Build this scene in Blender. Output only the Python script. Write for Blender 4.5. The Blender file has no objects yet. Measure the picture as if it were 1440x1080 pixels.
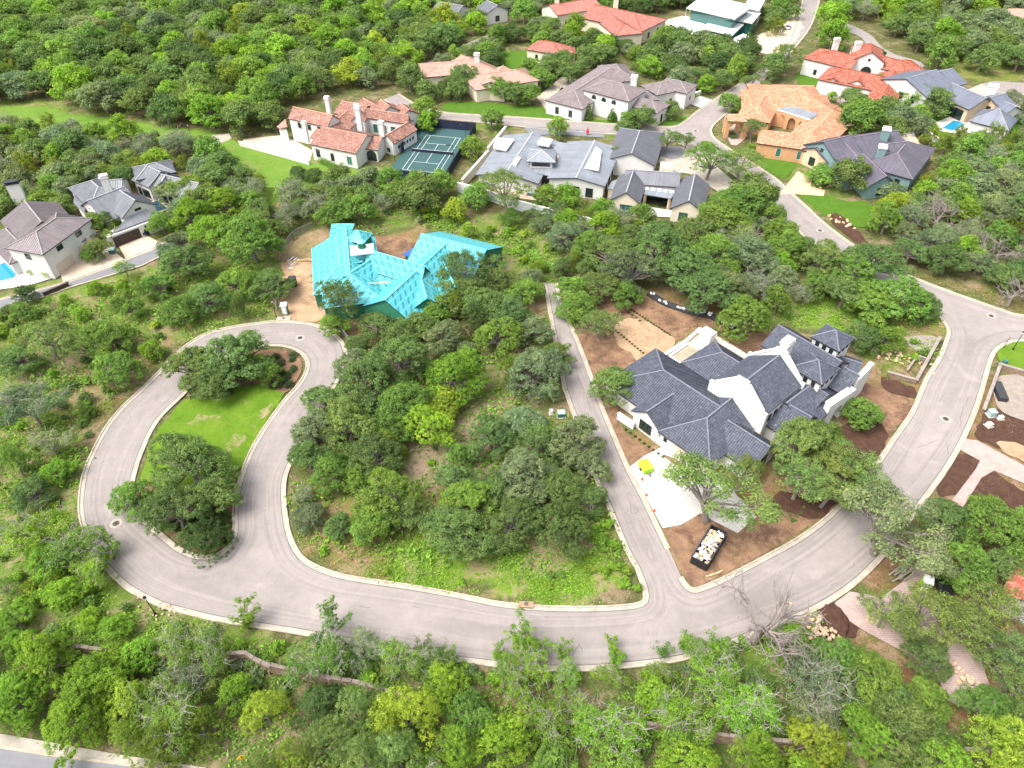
import bpy, bmesh, math, random
import numpy as np
from mathutils import Vector, Matrix
from mathutils.geometry import tessellate_polygon, delaunay_2d_cdt

S = bpy.context.scene
COL = S.collection
rnd = random.Random(7)
nrg = np.random.default_rng(7)
PI = math.pi
# ---------------------------------------------------------------- camera, light, exposure
CAM_H, FPX, PITCH = 95.0, 1000.0, math.radians(43)
cam_d = bpy.data.cameras.new('camera'); cam = bpy.data.objects.new('camera', cam_d); COL.objects.link(cam)
cam.location = (0, 0, CAM_H); cam.rotation_euler = (math.radians(90) - PITCH, 0, 0)
cam_d.sensor_width = 36; cam_d.lens = 25.0; cam_d.clip_start = 1; cam_d.clip_end = 6000
S.camera = cam
SUN_EL, SUN_AZ = 60, -115        # azimuth from +Y (away from camera) towards +X
W = bpy.data.worlds.new('World'); S.world = W; W.use_nodes = True
wn = W.node_tree; bgn = wn.nodes['Background']
sky = wn.nodes.new('ShaderNodeTexSky'); sky.sky_type = 'NISHITA'; sky.sun_disc = False
sky.sun_elevation = math.radians(SUN_EL); sky.sun_rotation = math.radians(SUN_AZ)
sky.air_density = 1.0; sky.dust_density = 6.0; sky.ozone_density = 0.6
hs = wn.nodes.new('ShaderNodeHueSaturation'); hs.inputs['Saturation'].default_value = .35   # thin high cloud
wn.links.new(sky.outputs[0], hs.inputs['Color']); wn.links.new(hs.outputs[0], bgn.inputs[0]); bgn.inputs[1].default_value = 0.15
sd = bpy.data.lights.new('sun', 'SUN'); sd.energy = 1.25; sd.angle = math.radians(38); sd.color = (1, .94, .85)
sun = bpy.data.objects.new('sun', sd); COL.objects.link(sun)
_d = Vector((math.sin(math.radians(SUN_AZ)) * math.cos(math.radians(SUN_EL)), math.cos(math.radians(SUN_AZ)) * math.cos(math.radians(SUN_EL)), math.sin(math.radians(SUN_EL))))
sun.rotation_euler = _d.to_track_quat('Z', 'Y').to_euler(); sun.location = (0, 0, 200)
S.view_settings.view_transform = 'Standard'; S.view_settings.look = 'None'
S.view_settings.gamma = 1; S.view_settings.use_curve_mapping = False
S.view_settings.exposure = 1.27
S.cycles.max_bounces = 5; S.cycles.diffuse_bounces = 3; S.cycles.transparent_max_bounces = 4
S.cycles.use_denoising = True

# ---------------------------------------------------------------- surveying: a sight line of the drone meets height z
def P(px, py, z=0.0):
    x = (px - 720) / FPX; y = (py - 540) / FPX
    dy = math.cos(PITCH) - y * math.sin(PITCH); dz = math.sin(PITCH) + y * math.cos(PITCH)
    t = (CAM_H - z) / dz
    return Vector((x * t, dy * t, z))
def PP(pts, z=0.0): return [P(a, b, z) for a, b in pts]
def px_of(x, y, z=0.0):
    f = np.cos(PITCH) * y + np.sin(PITCH) * (CAM_H - z)
    u = np.sin(PITCH) * y - np.cos(PITCH) * (CAM_H - z)
    return 720 + FPX * x / f, 540 - FPX * u / f

# ---------------------------------------------------------------- materials
MATS = {}
def nodes(name):
    m = bpy.data.materials.new(name); m.use_nodes = True; nt = m.node_tree
    MATS[name] = m
    return m, nt, nt.nodes['Principled BSDF']
def N(nt, t, **kw):
    n = nt.nodes.new(t)
    for k, v in kw.items():
        if k[:2] == 'i_': n.inputs[k[2:].replace('_', ' ')].default_value = v
        elif k[0] == 'i' and k[1:].isdigit(): n.inputs[int(k[1:])].default_value = v
        else: setattr(n, k, v)
    return n
def mixc(nt, fac, a, b, mode='MIX'):
    n = N(nt, 'ShaderNodeMix', data_type='RGBA', blend_type=mode)
    for i, v in ((0, fac), (6, a), (7, b)):
        if hasattr(v, 'links'): nt.links.new(v, n.inputs[i])
        elif isinstance(v, (int, float)): n.inputs[i].default_value = v if i == 0 else (v, v, v, 1)
        else: n.inputs[i].default_value = tuple(v)[:3] + (1,)
    return n.outputs[2]
def math_(nt, op, a, b=None, c=None):
    n = N(nt, 'ShaderNodeMath', operation=op)
    for i, v in enumerate((a, b, c)):
        if v is None: continue
        if hasattr(v, 'links'): nt.links.new(v, n.inputs[i])
        else: n.inputs[i].default_value = v
    return n.outputs[0]
def ramp(nt, src, stops):
    r = N(nt, 'ShaderNodeValToRGB'); nt.links.new(src, r.inputs[0])
    e = r.color_ramp.elements
    while len(e) < len(stops): e.new(0.5)
    for k, (p_, c) in enumerate(stops):
        e[k].position = p_; e[k].color = (c, c, c, 1) if isinstance(c, (int, float)) else tuple(c)[:3] + (1,)
    return r.outputs[0]
def noise(nt, scale, detail=4, rough=.6, vec=None, dist=0.0):
    n = N(nt, 'ShaderNodeTexNoise'); n.inputs['Scale'].default_value = scale; n.inputs['Detail'].default_value = detail
    n.inputs['Roughness'].default_value = rough; n.inputs['Distortion'].default_value = dist
    if vec is None: vec = N(nt, 'ShaderNodeNewGeometry').outputs['Position']
    nt.links.new(vec, n.inputs['Vector'])
    return n.outputs[0]
def sc(c, k): return tuple(min(1, x * k) for x in c)
def plain(name, c, rough=.8, var=.18, scale=1.2, bump=.0, bscale=6, metal=0.0, c2=None, spec=.3):
    m, nt, b = nodes(name)
    f = ramp(nt, noise(nt, scale, 6, .65), [(.3, 0), (.7, 1)])
    col = mixc(nt, f, sc(c, 1 - var), c2 if c2 else sc(c, 1 + var))
    f2 = ramp(nt, noise(nt, scale * 9, 3, .6), [(.25, 1 - var * .7), (.75, 1 + var * .4)])
    col = mixc(nt, 1.0, col, f2, 'MULTIPLY')
    nt.links.new(col, b.inputs['Base Color']); b.inputs['Roughness'].default_value = rough
    b.inputs['Metallic'].default_value = metal; b.inputs['Specular IOR Level'].default_value = spec
    if bump:
        bp = N(nt, 'ShaderNodeBump'); bp.inputs['Strength'].default_value = bump; bp.inputs['Distance'].default_value = .1
        nt.links.new(noise(nt, bscale, 5, .7), bp.inputs['Height']); nt.links.new(bp.outputs[0], b.inputs['Normal'])
    return m
def tile_mat(name, cols, tu=.33, tv=.42, rough=.75, bump=.5):
    """roof tiles: each tile of the course has its own tone"""
    m, nt, b = nodes(name)
    uv = N(nt, 'ShaderNodeUVMap').outputs[0]
    sp = N(nt, 'ShaderNodeSeparateXYZ'); nt.links.new(uv, sp.inputs[0])
    u = math_(nt, 'DIVIDE', sp.outputs[0], tu); v = math_(nt, 'DIVIDE', sp.outputs[1], tv)
    cb = N(nt, 'ShaderNodeCombineXYZ'); nt.links.new(math_(nt, 'FLOOR', u), cb.inputs[0]); nt.links.new(math_(nt, 'FLOOR', v), cb.inputs[1])
    w = N(nt, 'ShaderNodeTexWhiteNoise', noise_dimensions='2D'); nt.links.new(cb.outputs[0], w.inputs['Vector'])
    n = len(cols)
    col = ramp(nt, w.outputs[0], [(k / n, c) for k, c in enumerate(cols)])
    for e in nt.nodes:
        if e.type == 'VALTORGB': e.color_ramp.interpolation = 'LINEAR'
    col = mixc(nt, 1.0, col, ramp(nt, noise(nt, .5, 5, .7), [(.3, .78), (.7, 1.15)]), 'MULTIPLY')
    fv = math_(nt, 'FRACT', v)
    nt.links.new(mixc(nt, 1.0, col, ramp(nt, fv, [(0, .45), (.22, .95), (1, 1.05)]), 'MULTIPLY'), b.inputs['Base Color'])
    bp = N(nt, 'ShaderNodeBump'); bp.inputs['Strength'].default_value = bump; bp.inputs['Distance'].default_value = .12
    nt.links.new(math_(nt, 'SUBTRACT', 1.0, fv), bp.inputs['Height']); nt.links.new(bp.outputs[0], b.inputs['Normal'])
    b.inputs['Roughness'].default_value = rough
    return m
def metal_mat(name, c, rough=.45, pan=.5):
    m, nt, b = nodes(name)
    uv = N(nt, 'ShaderNodeUVMap').outputs[0]
    sp = N(nt, 'ShaderNodeSeparateXYZ'); nt.links.new(uv, sp.inputs[0])
    w = N(nt, 'ShaderNodeTexWhiteNoise', noise_dimensions='1D'); nt.links.new(math_(nt, 'FLOOR', math_(nt, 'DIVIDE', sp.outputs[0], pan)), w.inputs['W'])
    col = mixc(nt, w.outputs[0], sc(c, .9), sc(c, 1.1))
    col = mixc(nt, 1.0, col, ramp(nt, noise(nt, .35, 5, .7), [(.3, .82), (.7, 1.12)]), 'MULTIPLY')
    nt.links.new(col, b.inputs['Base Color']); b.inputs['Roughness'].default_value = rough; b.inputs['Metallic'].default_value = .25
    return m
# ---------------------------------------------------------------- mesh tools
class MB:
    def __init__(s): s.v = []; s.f = []; s.m = []; s.uv = {}
    def add(s, vs, fs, mi=0, uvs=None):
        o = len(s.v); s.v += [tuple(x) for x in vs]
        for k, f in enumerate(fs):
            if uvs and k < len(uvs) and uvs[k]: s.uv[len(s.f)] = uvs[k]
            s.f.append([o + i for i in f]); s.m.append(mi)
    def box(s, c, size, rz=0.0, mi=0, R=None):
        hx, hy, hz = size[0] / 2, size[1] / 2, size[2] / 2
        M = R if R is not None else Matrix.Rotation(rz, 3, 'Z')
        c = Vector(c)
        vs = [c + M @ Vector((x, y, z)) for x in (-hx, hx) for y in (-hy, hy) for z in (-hz, hz)]
        s.add(vs, [(0, 1, 3, 2), (4, 6, 7, 5), (0, 4, 5, 1), (2, 3, 7, 6), (0, 2, 6, 4), (1, 5, 7, 3)], mi)
    def bar(s, a, b, w, h, mi=0, up=Vector((0, 0, 1))):
        a = Vector(a); b = Vector(b); d = b - a
        if d.length < 1e-4: return
        d.normalize(); x = d.cross(up)
        if x.length < 1e-4: x = Vector((1, 0, 0))
        x.normalize(); u = x.cross(d)
        vs = [p + x * sx * w / 2 + u * sz * h / 2 for p in (a, b) for sx, sz in ((-1, -1), (1, -1), (1, 1), (-1, 1))]
        s.add(vs, [(0, 1, 2, 3), (7, 6, 5, 4), (0, 4, 5, 1), (1, 5, 6, 2), (2, 6, 7, 3), (3, 7, 4, 0)], mi)
    def prism(s, pts, z0, z1, mi=0, bottom=True):
        n = len(pts)
        a = sum(pts[i][0] * pts[(i + 1) % n][1] - pts[(i + 1) % n][0] * pts[i][1] for i in range(n))
        if a < 0: pts = pts[::-1]
        vs = [(p[0], p[1], z0) for p in pts] + [(p[0], p[1], z1) for p in pts]
        tri = tessellate_polygon([[Vector((p[0], p[1], 0)) for p in pts]])
        fs = [tuple(n + i for i in t) for t in tri]
        if bottom: fs += [tuple(reversed(t)) for t in tri]
        fs += [(i, (i + 1) % n, n + (i + 1) % n, n + i) for i in range(n)]
        s.add(vs, fs, mi)
    def tube(s, pts, rad, n=6, mi=0, cap=True):
        rings = []
        for i, p in enumerate(pts):
            p = Vector(p)
            d = Vector(pts[min(i + 1, len(pts) - 1)]) - Vector(pts[max(i - 1, 0)])
            if d.length < 1e-6: d = Vector((0, 0, 1))
            d.normalize(); x = d.orthogonal().normalized() if abs(d.z) < .999 else Vector((1, 0, 0)); y = d.cross(x)
            if abs(d.z) < .95:
                x = d.cross(Vector((0, 0, 1))).normalized(); y = d.cross(x)
            r = rad[i] if isinstance(rad, (list, tuple)) else rad
            rings.append([p + (x * math.cos(2 * PI * k / n) + y * math.sin(2 * PI * k / n)) * r for k in range(n)])
        vs = [v for r in rings for v in r]; fs = []
        for i in range(len(rings) - 1):
            for k in range(n):
                a = i * n + k; b = i * n + (k + 1) % n
                fs.append((a, b, b + n, a + n))
        if cap: fs += [tuple(range(n))[::-1], tuple((len(rings) - 1) * n + k for k in range(n))]
        s.add(vs, fs, mi)
    def mesh(s, name, mats):
        me = bpy.data.meshes.new(name); me.from_pydata(s.v, [], s.f)
        for m in (mats if isinstance(mats, (list, tuple)) else [mats]): me.materials.append(m)
        if any(s.m): me.polygons.foreach_set('material_index', s.m)
        if s.uv:
            l = me.uv_layers.new(name='UVMap'); d = np.zeros(len(me.loops) * 2, dtype=np.float32)
            ls = np.zeros(len(me.polygons), dtype=np.int32); me.polygons.foreach_get('loop_start', ls)
            for fi, uvs in s.uv.items():
                for k, (a, b) in enumerate(uvs): d[(ls[fi] + k) * 2] = a; d[(ls[fi] + k) * 2 + 1] = b
            l.data.foreach_set('uv', d)
        me.update()
        return me
    def build(s, name, mats, parent=None, loc=None):
        o = bpy.data.objects.new(name, s.mesh(name, mats)); COL.objects.link(o)
        if parent:
            o.parent = parent
            if parent.parent is None: o.matrix_parent_inverse = (Matrix.Translation(parent.location) @ parent.rotation_euler.to_matrix().to_4x4()).inverted()
        return o
def tag(o, label=None, cat=None, group=None, kind=None):
    if label: o['label'] = label
    if cat: o['category'] = cat
    if group: o['group'] = group
    if kind: o['kind'] = kind
    return o
def empty(name, loc, label, cat, group=None, rz=0):
    o = bpy.data.objects.new(name, None); COL.objects.link(o); o.location = loc; o.rotation_euler = (0, 0, rz)
    o.matrix_world = Matrix.Translation(Vector(loc)) @ Matrix.Rotation(rz, 4, 'Z')
    return tag(o, label, cat, group)
def copy_tree(o, parent=None):
    c = o.copy(); COL.objects.link(c)
    if parent: c.parent = parent
    for ch in o.children: copy_tree(ch, c)
    return c
def local(name, mb, mats, parent):
    """a part modelled in its thing's own coordinates"""
    o = bpy.data.objects.new(name, mb.mesh(name, mats)); COL.objects.link(o); o.parent = parent
    return o
def smooth(pts, closed=False, sub=6):
    n = len(pts); out = []
    rng_ = range(n) if closed else range(n - 1)
    for i in rng_:
        p0 = pts[(i - 1) % n] if closed or i > 0 else pts[0]
        p1 = pts[i]; p2 = pts[(i + 1) % n]
        p3 = pts[(i + 2) % n] if closed or i + 2 < n else pts[-1]
        for k in range(sub):
            t = k / sub
            out.append(tuple(.5 * ((2 * p1[j]) + (-p0[j] + p2[j]) * t + (2 * p0[j] - 5 * p1[j] + 4 * p2[j] - p3[j]) * t * t + (-p0[j] + 3 * p1[j] - 3 * p2[j] + p3[j]) * t ** 3) for j in range(2)))
    if not closed: out.append(tuple(pts[-1]))
    return out
def xy(pts_px, z=0.0): return [(v.x, v.y) for v in PP(pts_px, z)]
def inside(poly, X, Y):
    """vectorised point in polygon"""
    poly = np.asarray(poly); r = np.zeros(X.shape, dtype=bool); n = len(poly); j = n - 1
    bx = (X >= poly[:, 0].min()) & (X <= poly[:, 0].max()) & (Y >= poly[:, 1].min()) & (Y <= poly[:, 1].max())
    if not bx.any(): return r
    x = X[bx]; y = Y[bx]; q = np.zeros(x.shape, dtype=bool)
    for i in range(n):
        xi, yi = poly[i]; xj, yj = poly[j]
        if yi != yj:
            c = ((yi > y) != (yj > y)) & (x < (xj - xi) * (y - yi) / (yj - yi) + xi)
            q ^= c
        j = i
    r[bx] = q
    return r
def edge_dist(poly, X, Y, closed=True, big=1e9):
    poly = np.asarray(poly); d = np.full(X.shape, big); n = len(poly)
    for i in range(n if closed else n - 1):
        a = poly[i]; b = poly[(i + 1) % n]; ab = b - a; L = (ab ** 2).sum()
        if L < 1e-9: continue
        t = np.clip(((X - a[0]) * ab[0] + (Y - a[1]) * ab[1]) / L, 0, 1)
        d = np.minimum(d, (X - a[0] - t * ab[0]) ** 2 + (Y - a[1] - t * ab[1]) ** 2)
    return np.sqrt(d)
def rough_edge(pts, amp=.5, step=1.0, seed=1):
    """a ragged natural boundary from a clean one"""
    r = random.Random(seed); out = []; n = len(pts); w = 0
    for i in range(n):
        a = Vector(pts[i]); b = Vector(pts[(i + 1) % n]); L = (b - a).length; k = max(1, int(L / step))
        nn = Vector((-(b - a).y, (b - a).x)) / max(L, 1e-6)
        for j in range(k):
            w = w * .6 + r.uniform(-amp, amp) * .8
            q = a.lerp(b, j / k) + nn * w
            out.append((q.x, q.y))
    return out
def sheet(name, pts, z, mat, thick=0.0, **kw):
    mb = MB(); n = len(pts)
    a = sum(pts[i][0] * pts[(i + 1) % n][1] - pts[(i + 1) % n][0] * pts[i][1] for i in range(n))
    if a < 0: pts = pts[::-1]
    if thick: mb.prism(pts, z - thick, z)
    else: mb.add([(p[0], p[1], z) for p in pts], tessellate_polygon([[Vector((p[0], p[1], 0)) for p in pts]]))
    o = mb.build(name, mat); fixup(o, not thick)
    return tag(o, **kw)
def fixup(o, flat=False):
    me = o.data
    if flat:
        bm = bmesh.new(); bm.from_mesh(me)
        for f in bm.faces:
            if f.normal.z < 0: f.normal_flip()
        bm.to_mesh(me); bm.free()
def sweep(mb, line, prof, closed=False, mi=0):
    """profile (offset to the right, z) along a 2-D line, mitred"""
    n = len(line); L = [Vector(p) for p in line]; rows = []
    for i in range(n):
        a = L[i - 1] if (closed or i > 0) else L[0]; b = L[(i + 1) % n] if (closed or i < n - 1) else L[-1]
        d = (b - a).normalized() if (b - a).length > 1e-6 else Vector((1, 0)); r = Vector((d.y, -d.x))
        rows.append([(L[i].x + r.x * o, L[i].y + r.y * o, z) for o, z in prof])
    k = len(prof); vs = [v for r in rows for v in r]; fs = []
    for i in range(n if closed else n - 1):
        j = (i + 1) % n
        for m in range(k - 1): fs.append((i * k + m, j * k + m, j * k + m + 1, i * k + m + 1))
    mb.add(vs, fs, mi)
# ---------------------------------------------------------------- setting: traced road network
outer = ([(765, 398), (793, 547), (810, 593), (833, 663), (857, 717), (880, 773), (895, 800), (905, 826)],)[0]
edge_central = [(907, 838), (902, 848), (873, 853), (800, 855), (713, 850), (647, 837), (580, 825), (513, 815), (480, 809), (450, 799), (424, 783), (409, 755), (403, 727), (400, 690), (404, 665), (417, 637), (432, 606), (447, 580), (468, 548), (484, 520), (487, 497), (482, 482), (469, 469), (452, 460), (427, 454), (394, 452), (360, 455), (300, 466), (262, 486), (227, 520), (200, 547), (173, 572), (150, 600), (130, 637), (117, 670), (112, 713), (118, 745), (135, 783), (153, 803), (177, 826), (207, 843), (233, 854), (267, 863), (310, 873), (400, 887), (447, 895), (510, 907), (573, 918), (620, 926), (667, 932), (720, 938), (780, 942), (840, 941), (913, 934), (960, 927), (1007, 913), (1060, 893), (1127, 866), (1163, 848), (1200, 823), (1232, 793), (1256, 765), (1273, 741), (1304, 698), (1326, 668), (1348, 632), (1361, 605), (1373, 576), (1382, 548), (1391, 515), (1400, 494), (1418, 483), (1445, 479), (1600, 474)]
edge_north = [(1600, 458), (1445, 445), (1409, 436), (1368, 422), (1332, 409), (1298, 396), (1276, 387), (1240, 368), (1207, 349), (1187, 336), (1159, 314), (1132, 289), (1112, 271), (1089, 250), (1058, 230), (1030, 212), (1006, 196), (1000, 182), (1012, 168), (1030, 153), (1060, 126), (1103, 83), (1128, 55), (1141, 35), (1150, 10), (1158, -25)]
edge_nw = [(1132, -25), (1127, 8), (1118, 38), (1108, 60), (1093, 83), (1051, 111), (1006, 139), (980, 157), (961, 172), (948, 178), (920, 178), (836, 173), (772, 168), (711, 164), (642, 160), (617, 157), (590, 150), (560, 132)]
edge_mid = [(540, 140), (572, 160), (600, 166), (660, 171), (720, 177), (780, 183), (850, 188), (915, 194), (950, 200), (975, 212), (1003, 228), (1040, 252), (1082, 286), (1132, 334), (1158, 360), (1200, 386), (1250, 410), (1296, 428), (1318, 443), (1332, 461), (1330, 479), (1318, 507), (1301, 534), (1282, 579), (1257, 615), (1246, 632), (1225, 662), (1207, 687), (1179, 712), (1157, 732), (1123, 757), (1084, 779), (1040, 802), (1010, 817), (988, 826), (975, 829), (966, 824), (958, 812)]
edge_side = [(940, 772), (907, 703), (883, 657), (847, 572), (833, 533), (813, 480), (790, 427), (783, 398)]
island = [(257, 557), (230, 583), (213, 607), (200, 637), (192, 660), (187, 690), (197, 722), (215, 742), (230, 754), (253, 772), (278, 782), (303, 781), (320, 769), (329, 749), (329, 720), (334, 687), (350, 640), (373, 600), (400, 563), (423, 537), (432, 513), (423, 497), (402, 488), (373, 487), (335, 495), (295, 518)]
EC, EN, EW, EM, ES_ = (xy(smooth(e, False, 3)) for e in (edge_central, edge_north, edge_nw, edge_mid, edge_side))
EO = xy(outer)
ROAD = EO + EC + EN + EW + EM + ES_
ISL = xy(smooth(island, True, 3))
street_left = xy([(-80, 440), (0, 421), (57, 407), (113, 391), (177, 365), (215, 350), (260, 322), (272, 330), (232, 358), (200, 374), (100, 404), (57, 419), (0, 437), (-80, 462)])
street_corner = xy([(-60, 1046), (0, 1052), (60, 1062), (280, 1090), (330, 1110), (-60, 1160)])
street_back = xy([(585, 95), (611, 82), (655, 62), (690, 47), (716, 35), (724, 42), (700, 55), (668, 72), (640, 86), (610, 97)])
street_court = xy(smooth([(1170, 30), (1190, 33), (1212, 42), (1228, 52), (1240, 66), (1262, 78), (1285, 84), (1300, 92), (1288, 100), (1262, 92), (1240, 84), (1224, 70), (1212, 54), (1196, 46), (1172, 42)], True, 2))
street_east = xy([(1378, 118), (1398, 114), (1440, 117), (1520, 120), (1520, 140), (1440, 138), (1432, 160), (1415, 150), (1400, 130)])
ROADS = [ROAD, street_left, street_corner, street_back, street_court, street_east]

def asphalt(name, c, c2, streak=.5):
    m, nt, b = nodes(name)
    at = N(nt, 'ShaderNodeAttribute'); at.attribute_name = 'edge'
    pos = N(nt, 'ShaderNodeNewGeometry').outputs['Position']
    cb = N(nt, 'ShaderNodeCombineXYZ'); nt.links.new(math_(nt, 'MULTIPLY', math_(nt, 'SMOOTH_MIN', at.outputs['Fac'], 3.3, 1.2), 2.4), cb.inputs[0])
    s2 = N(nt, 'ShaderNodeVectorMath', operation='SCALE'); nt.links.new(pos, s2.inputs[0]); s2.inputs['Scale'].default_value = .05
    ad = N(nt, 'ShaderNodeVectorMath', operation='ADD'); nt.links.new(cb.outputs[0], ad.inputs[0]); nt.links.new(s2.outputs[0], ad.inputs[1])
    st = noise(nt, 1.0, 4, .65, ad.outputs[0])
    big = noise(nt, .045, 5, .65); med = noise(nt, .5, 6, .7); fine = noise(nt, 9, 3, .7)
    col = mixc(nt, ramp(nt, big, [(.3, 0), (.7, 1)]), c, c2)
    col = mixc(nt, 1.0, col, ramp(nt, st, [(.3, 1 - .16 * streak), (.5, 1), (.72, 1 + .14 * streak)]), 'MULTIPLY')
    col = mixc(nt, 1.0, col, ramp(nt, med, [(.25, .86), (.75, 1.09)]), 'MULTIPLY')
    col = mixc(nt, 1.0, col, ramp(nt, fine, [(.25, .9), (.75, 1.08)]), 'MULTIPLY')
    pale = ramp(nt, noise(nt, .16, 6, .7, None, .8), [(.58, 0), (.72, .6)])
    col = mixc(nt, pale, col, sc(c2, 1.25))
    nt.links.new(col, b.inputs['Base Color']); b.inputs['Roughness'].default_value = .92
    bp = N(nt, 'ShaderNodeBump'); bp.inputs['Strength'].default_value = .25; bp.inputs['Distance'].default_value = .03
    nt.links.new(fine, bp.inputs['Height']); nt.links.new(bp.outputs[0], b.inputs['Normal'])
    return m
M_road = asphalt('weathered_asphalt', (.222, .197, .186), (.272, .243, .229), 1.1)
M_road2 = asphalt('grey_asphalt', (.15, .155, .17), (.18, .18, .19))
M_curb = plain('kerb_concrete', (.40, .35, .28), .9, .28, .45)
M_gutter = plain('gutter_concrete', (.36, .325, .275), .9, .2, .5)
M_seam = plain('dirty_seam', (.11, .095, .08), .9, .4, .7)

def paved(name, poly, holes, z, mat, step=1.3, kind='structure', parent=None):
    """a paved sheet with inner points, each knowing its distance to the edge"""
    loops = [poly] + holes; pts = []; edges = []
    for lp in loops:
        o = len(pts); pts += [Vector(p) for p in lp]; edges += [(o + i, o + (i + 1) % len(lp)) for i in range(len(lp))]
    A = np.array(poly); gx, gy = np.meshgrid(np.arange(A[:, 0].min(), A[:, 0].max(), step), np.arange(A[:, 1].min(), A[:, 1].max(), step))
    gx = gx.ravel(); gy = gy.ravel(); m = inside(poly, gx, gy)
    for h in holes: m &= ~inside(h, gx, gy)
    gx = gx[m]; gy = gy[m]; d = edge_dist(poly, gx, gy)
    for h in holes: d = np.minimum(d, edge_dist(h, gx, gy))
    m = d > step * .45
    n0 = len(pts); pts += [Vector((a, b)) for a, b in zip(gx[m], gy[m])]
    r = delaunay_2d_cdt(pts, edges, [], 0, 1e-4)
    V = np.array([tuple(v) for v in r[0]]); F = r[2]
    C = np.array([V[list(f)].mean(0) for f in F]); keep = inside(poly, C[:, 0], C[:, 1])
    for h in holes: keep &= ~inside(h, C[:, 0], C[:, 1])
    D = edge_dist(poly, V[:, 0], V[:, 1])
    for h in holes: D = np.minimum(D, edge_dist(h, V[:, 0], V[:, 1]))
    me = bpy.data.meshes.new(name); me.from_pydata([(a, b, z) for a, b in V], [], [f for f, k in zip(F, keep) if k])
    at = me.attributes.new('edge', 'FLOAT', 'POINT'); at.data.foreach_set('value', D.astype(np.float32))
    me.materials.append(mat); me.update()
    o = bpy.data.objects.new(name, me); COL.objects.link(o); fixup(o, True)
    return tag(o, kind=kind)
paved('road', ROAD, [ISL], .06, M_road)
paved('road', street_left, [], .06, M_road2, 2.5)
paved('road', street_corner, [], .06, M_road2, 2.0)
for s_ in (street_back, street_court, street_east): paved('road', s_, [], .06, M_road, 3)

def kerb(line, closed=False, flip=False, w=1.0):
    if flip: line = line[::-1]
    g = MB(); sweep(g, line, [(-.58 * w, .066), (-.0, .074)], closed)
    o = g.build('gutter', M_gutter); fixup(o, True); tag(o, kind='structure')
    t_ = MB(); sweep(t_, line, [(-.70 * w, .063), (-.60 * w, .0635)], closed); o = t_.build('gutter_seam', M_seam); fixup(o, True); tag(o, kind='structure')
    k = MB(); sweep(k, line, [(0, .04), (.02, .2), (.26 * w, .205), (.30 * w, .02)], closed)
    tag(k.build('kerb', M_curb), kind='structure')
# offset to the right of travel = away from the road
area2 = lambda p: sum(p[i][0] * p[(i + 1) % len(p)][1] - p[(i + 1) % len(p)][0] * p[i][1] for i in range(len(p)))
CCW = area2(ROAD) > 0            # travelling CCW the road lies to the left, so right = outside
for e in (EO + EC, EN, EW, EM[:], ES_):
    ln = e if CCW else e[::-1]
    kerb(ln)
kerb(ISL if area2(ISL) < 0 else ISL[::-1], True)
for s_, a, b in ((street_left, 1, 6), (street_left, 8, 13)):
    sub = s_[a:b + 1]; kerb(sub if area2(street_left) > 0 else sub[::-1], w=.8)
kerb(xy([(330, 1108), (280, 1087), (60, 1059), (0, 1049), (-60, 1043)]) if area2(street_corner) > 0 else xy([(-60, 1043), (0, 1049), (60, 1059), (280, 1087), (330, 1108)]))

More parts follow.
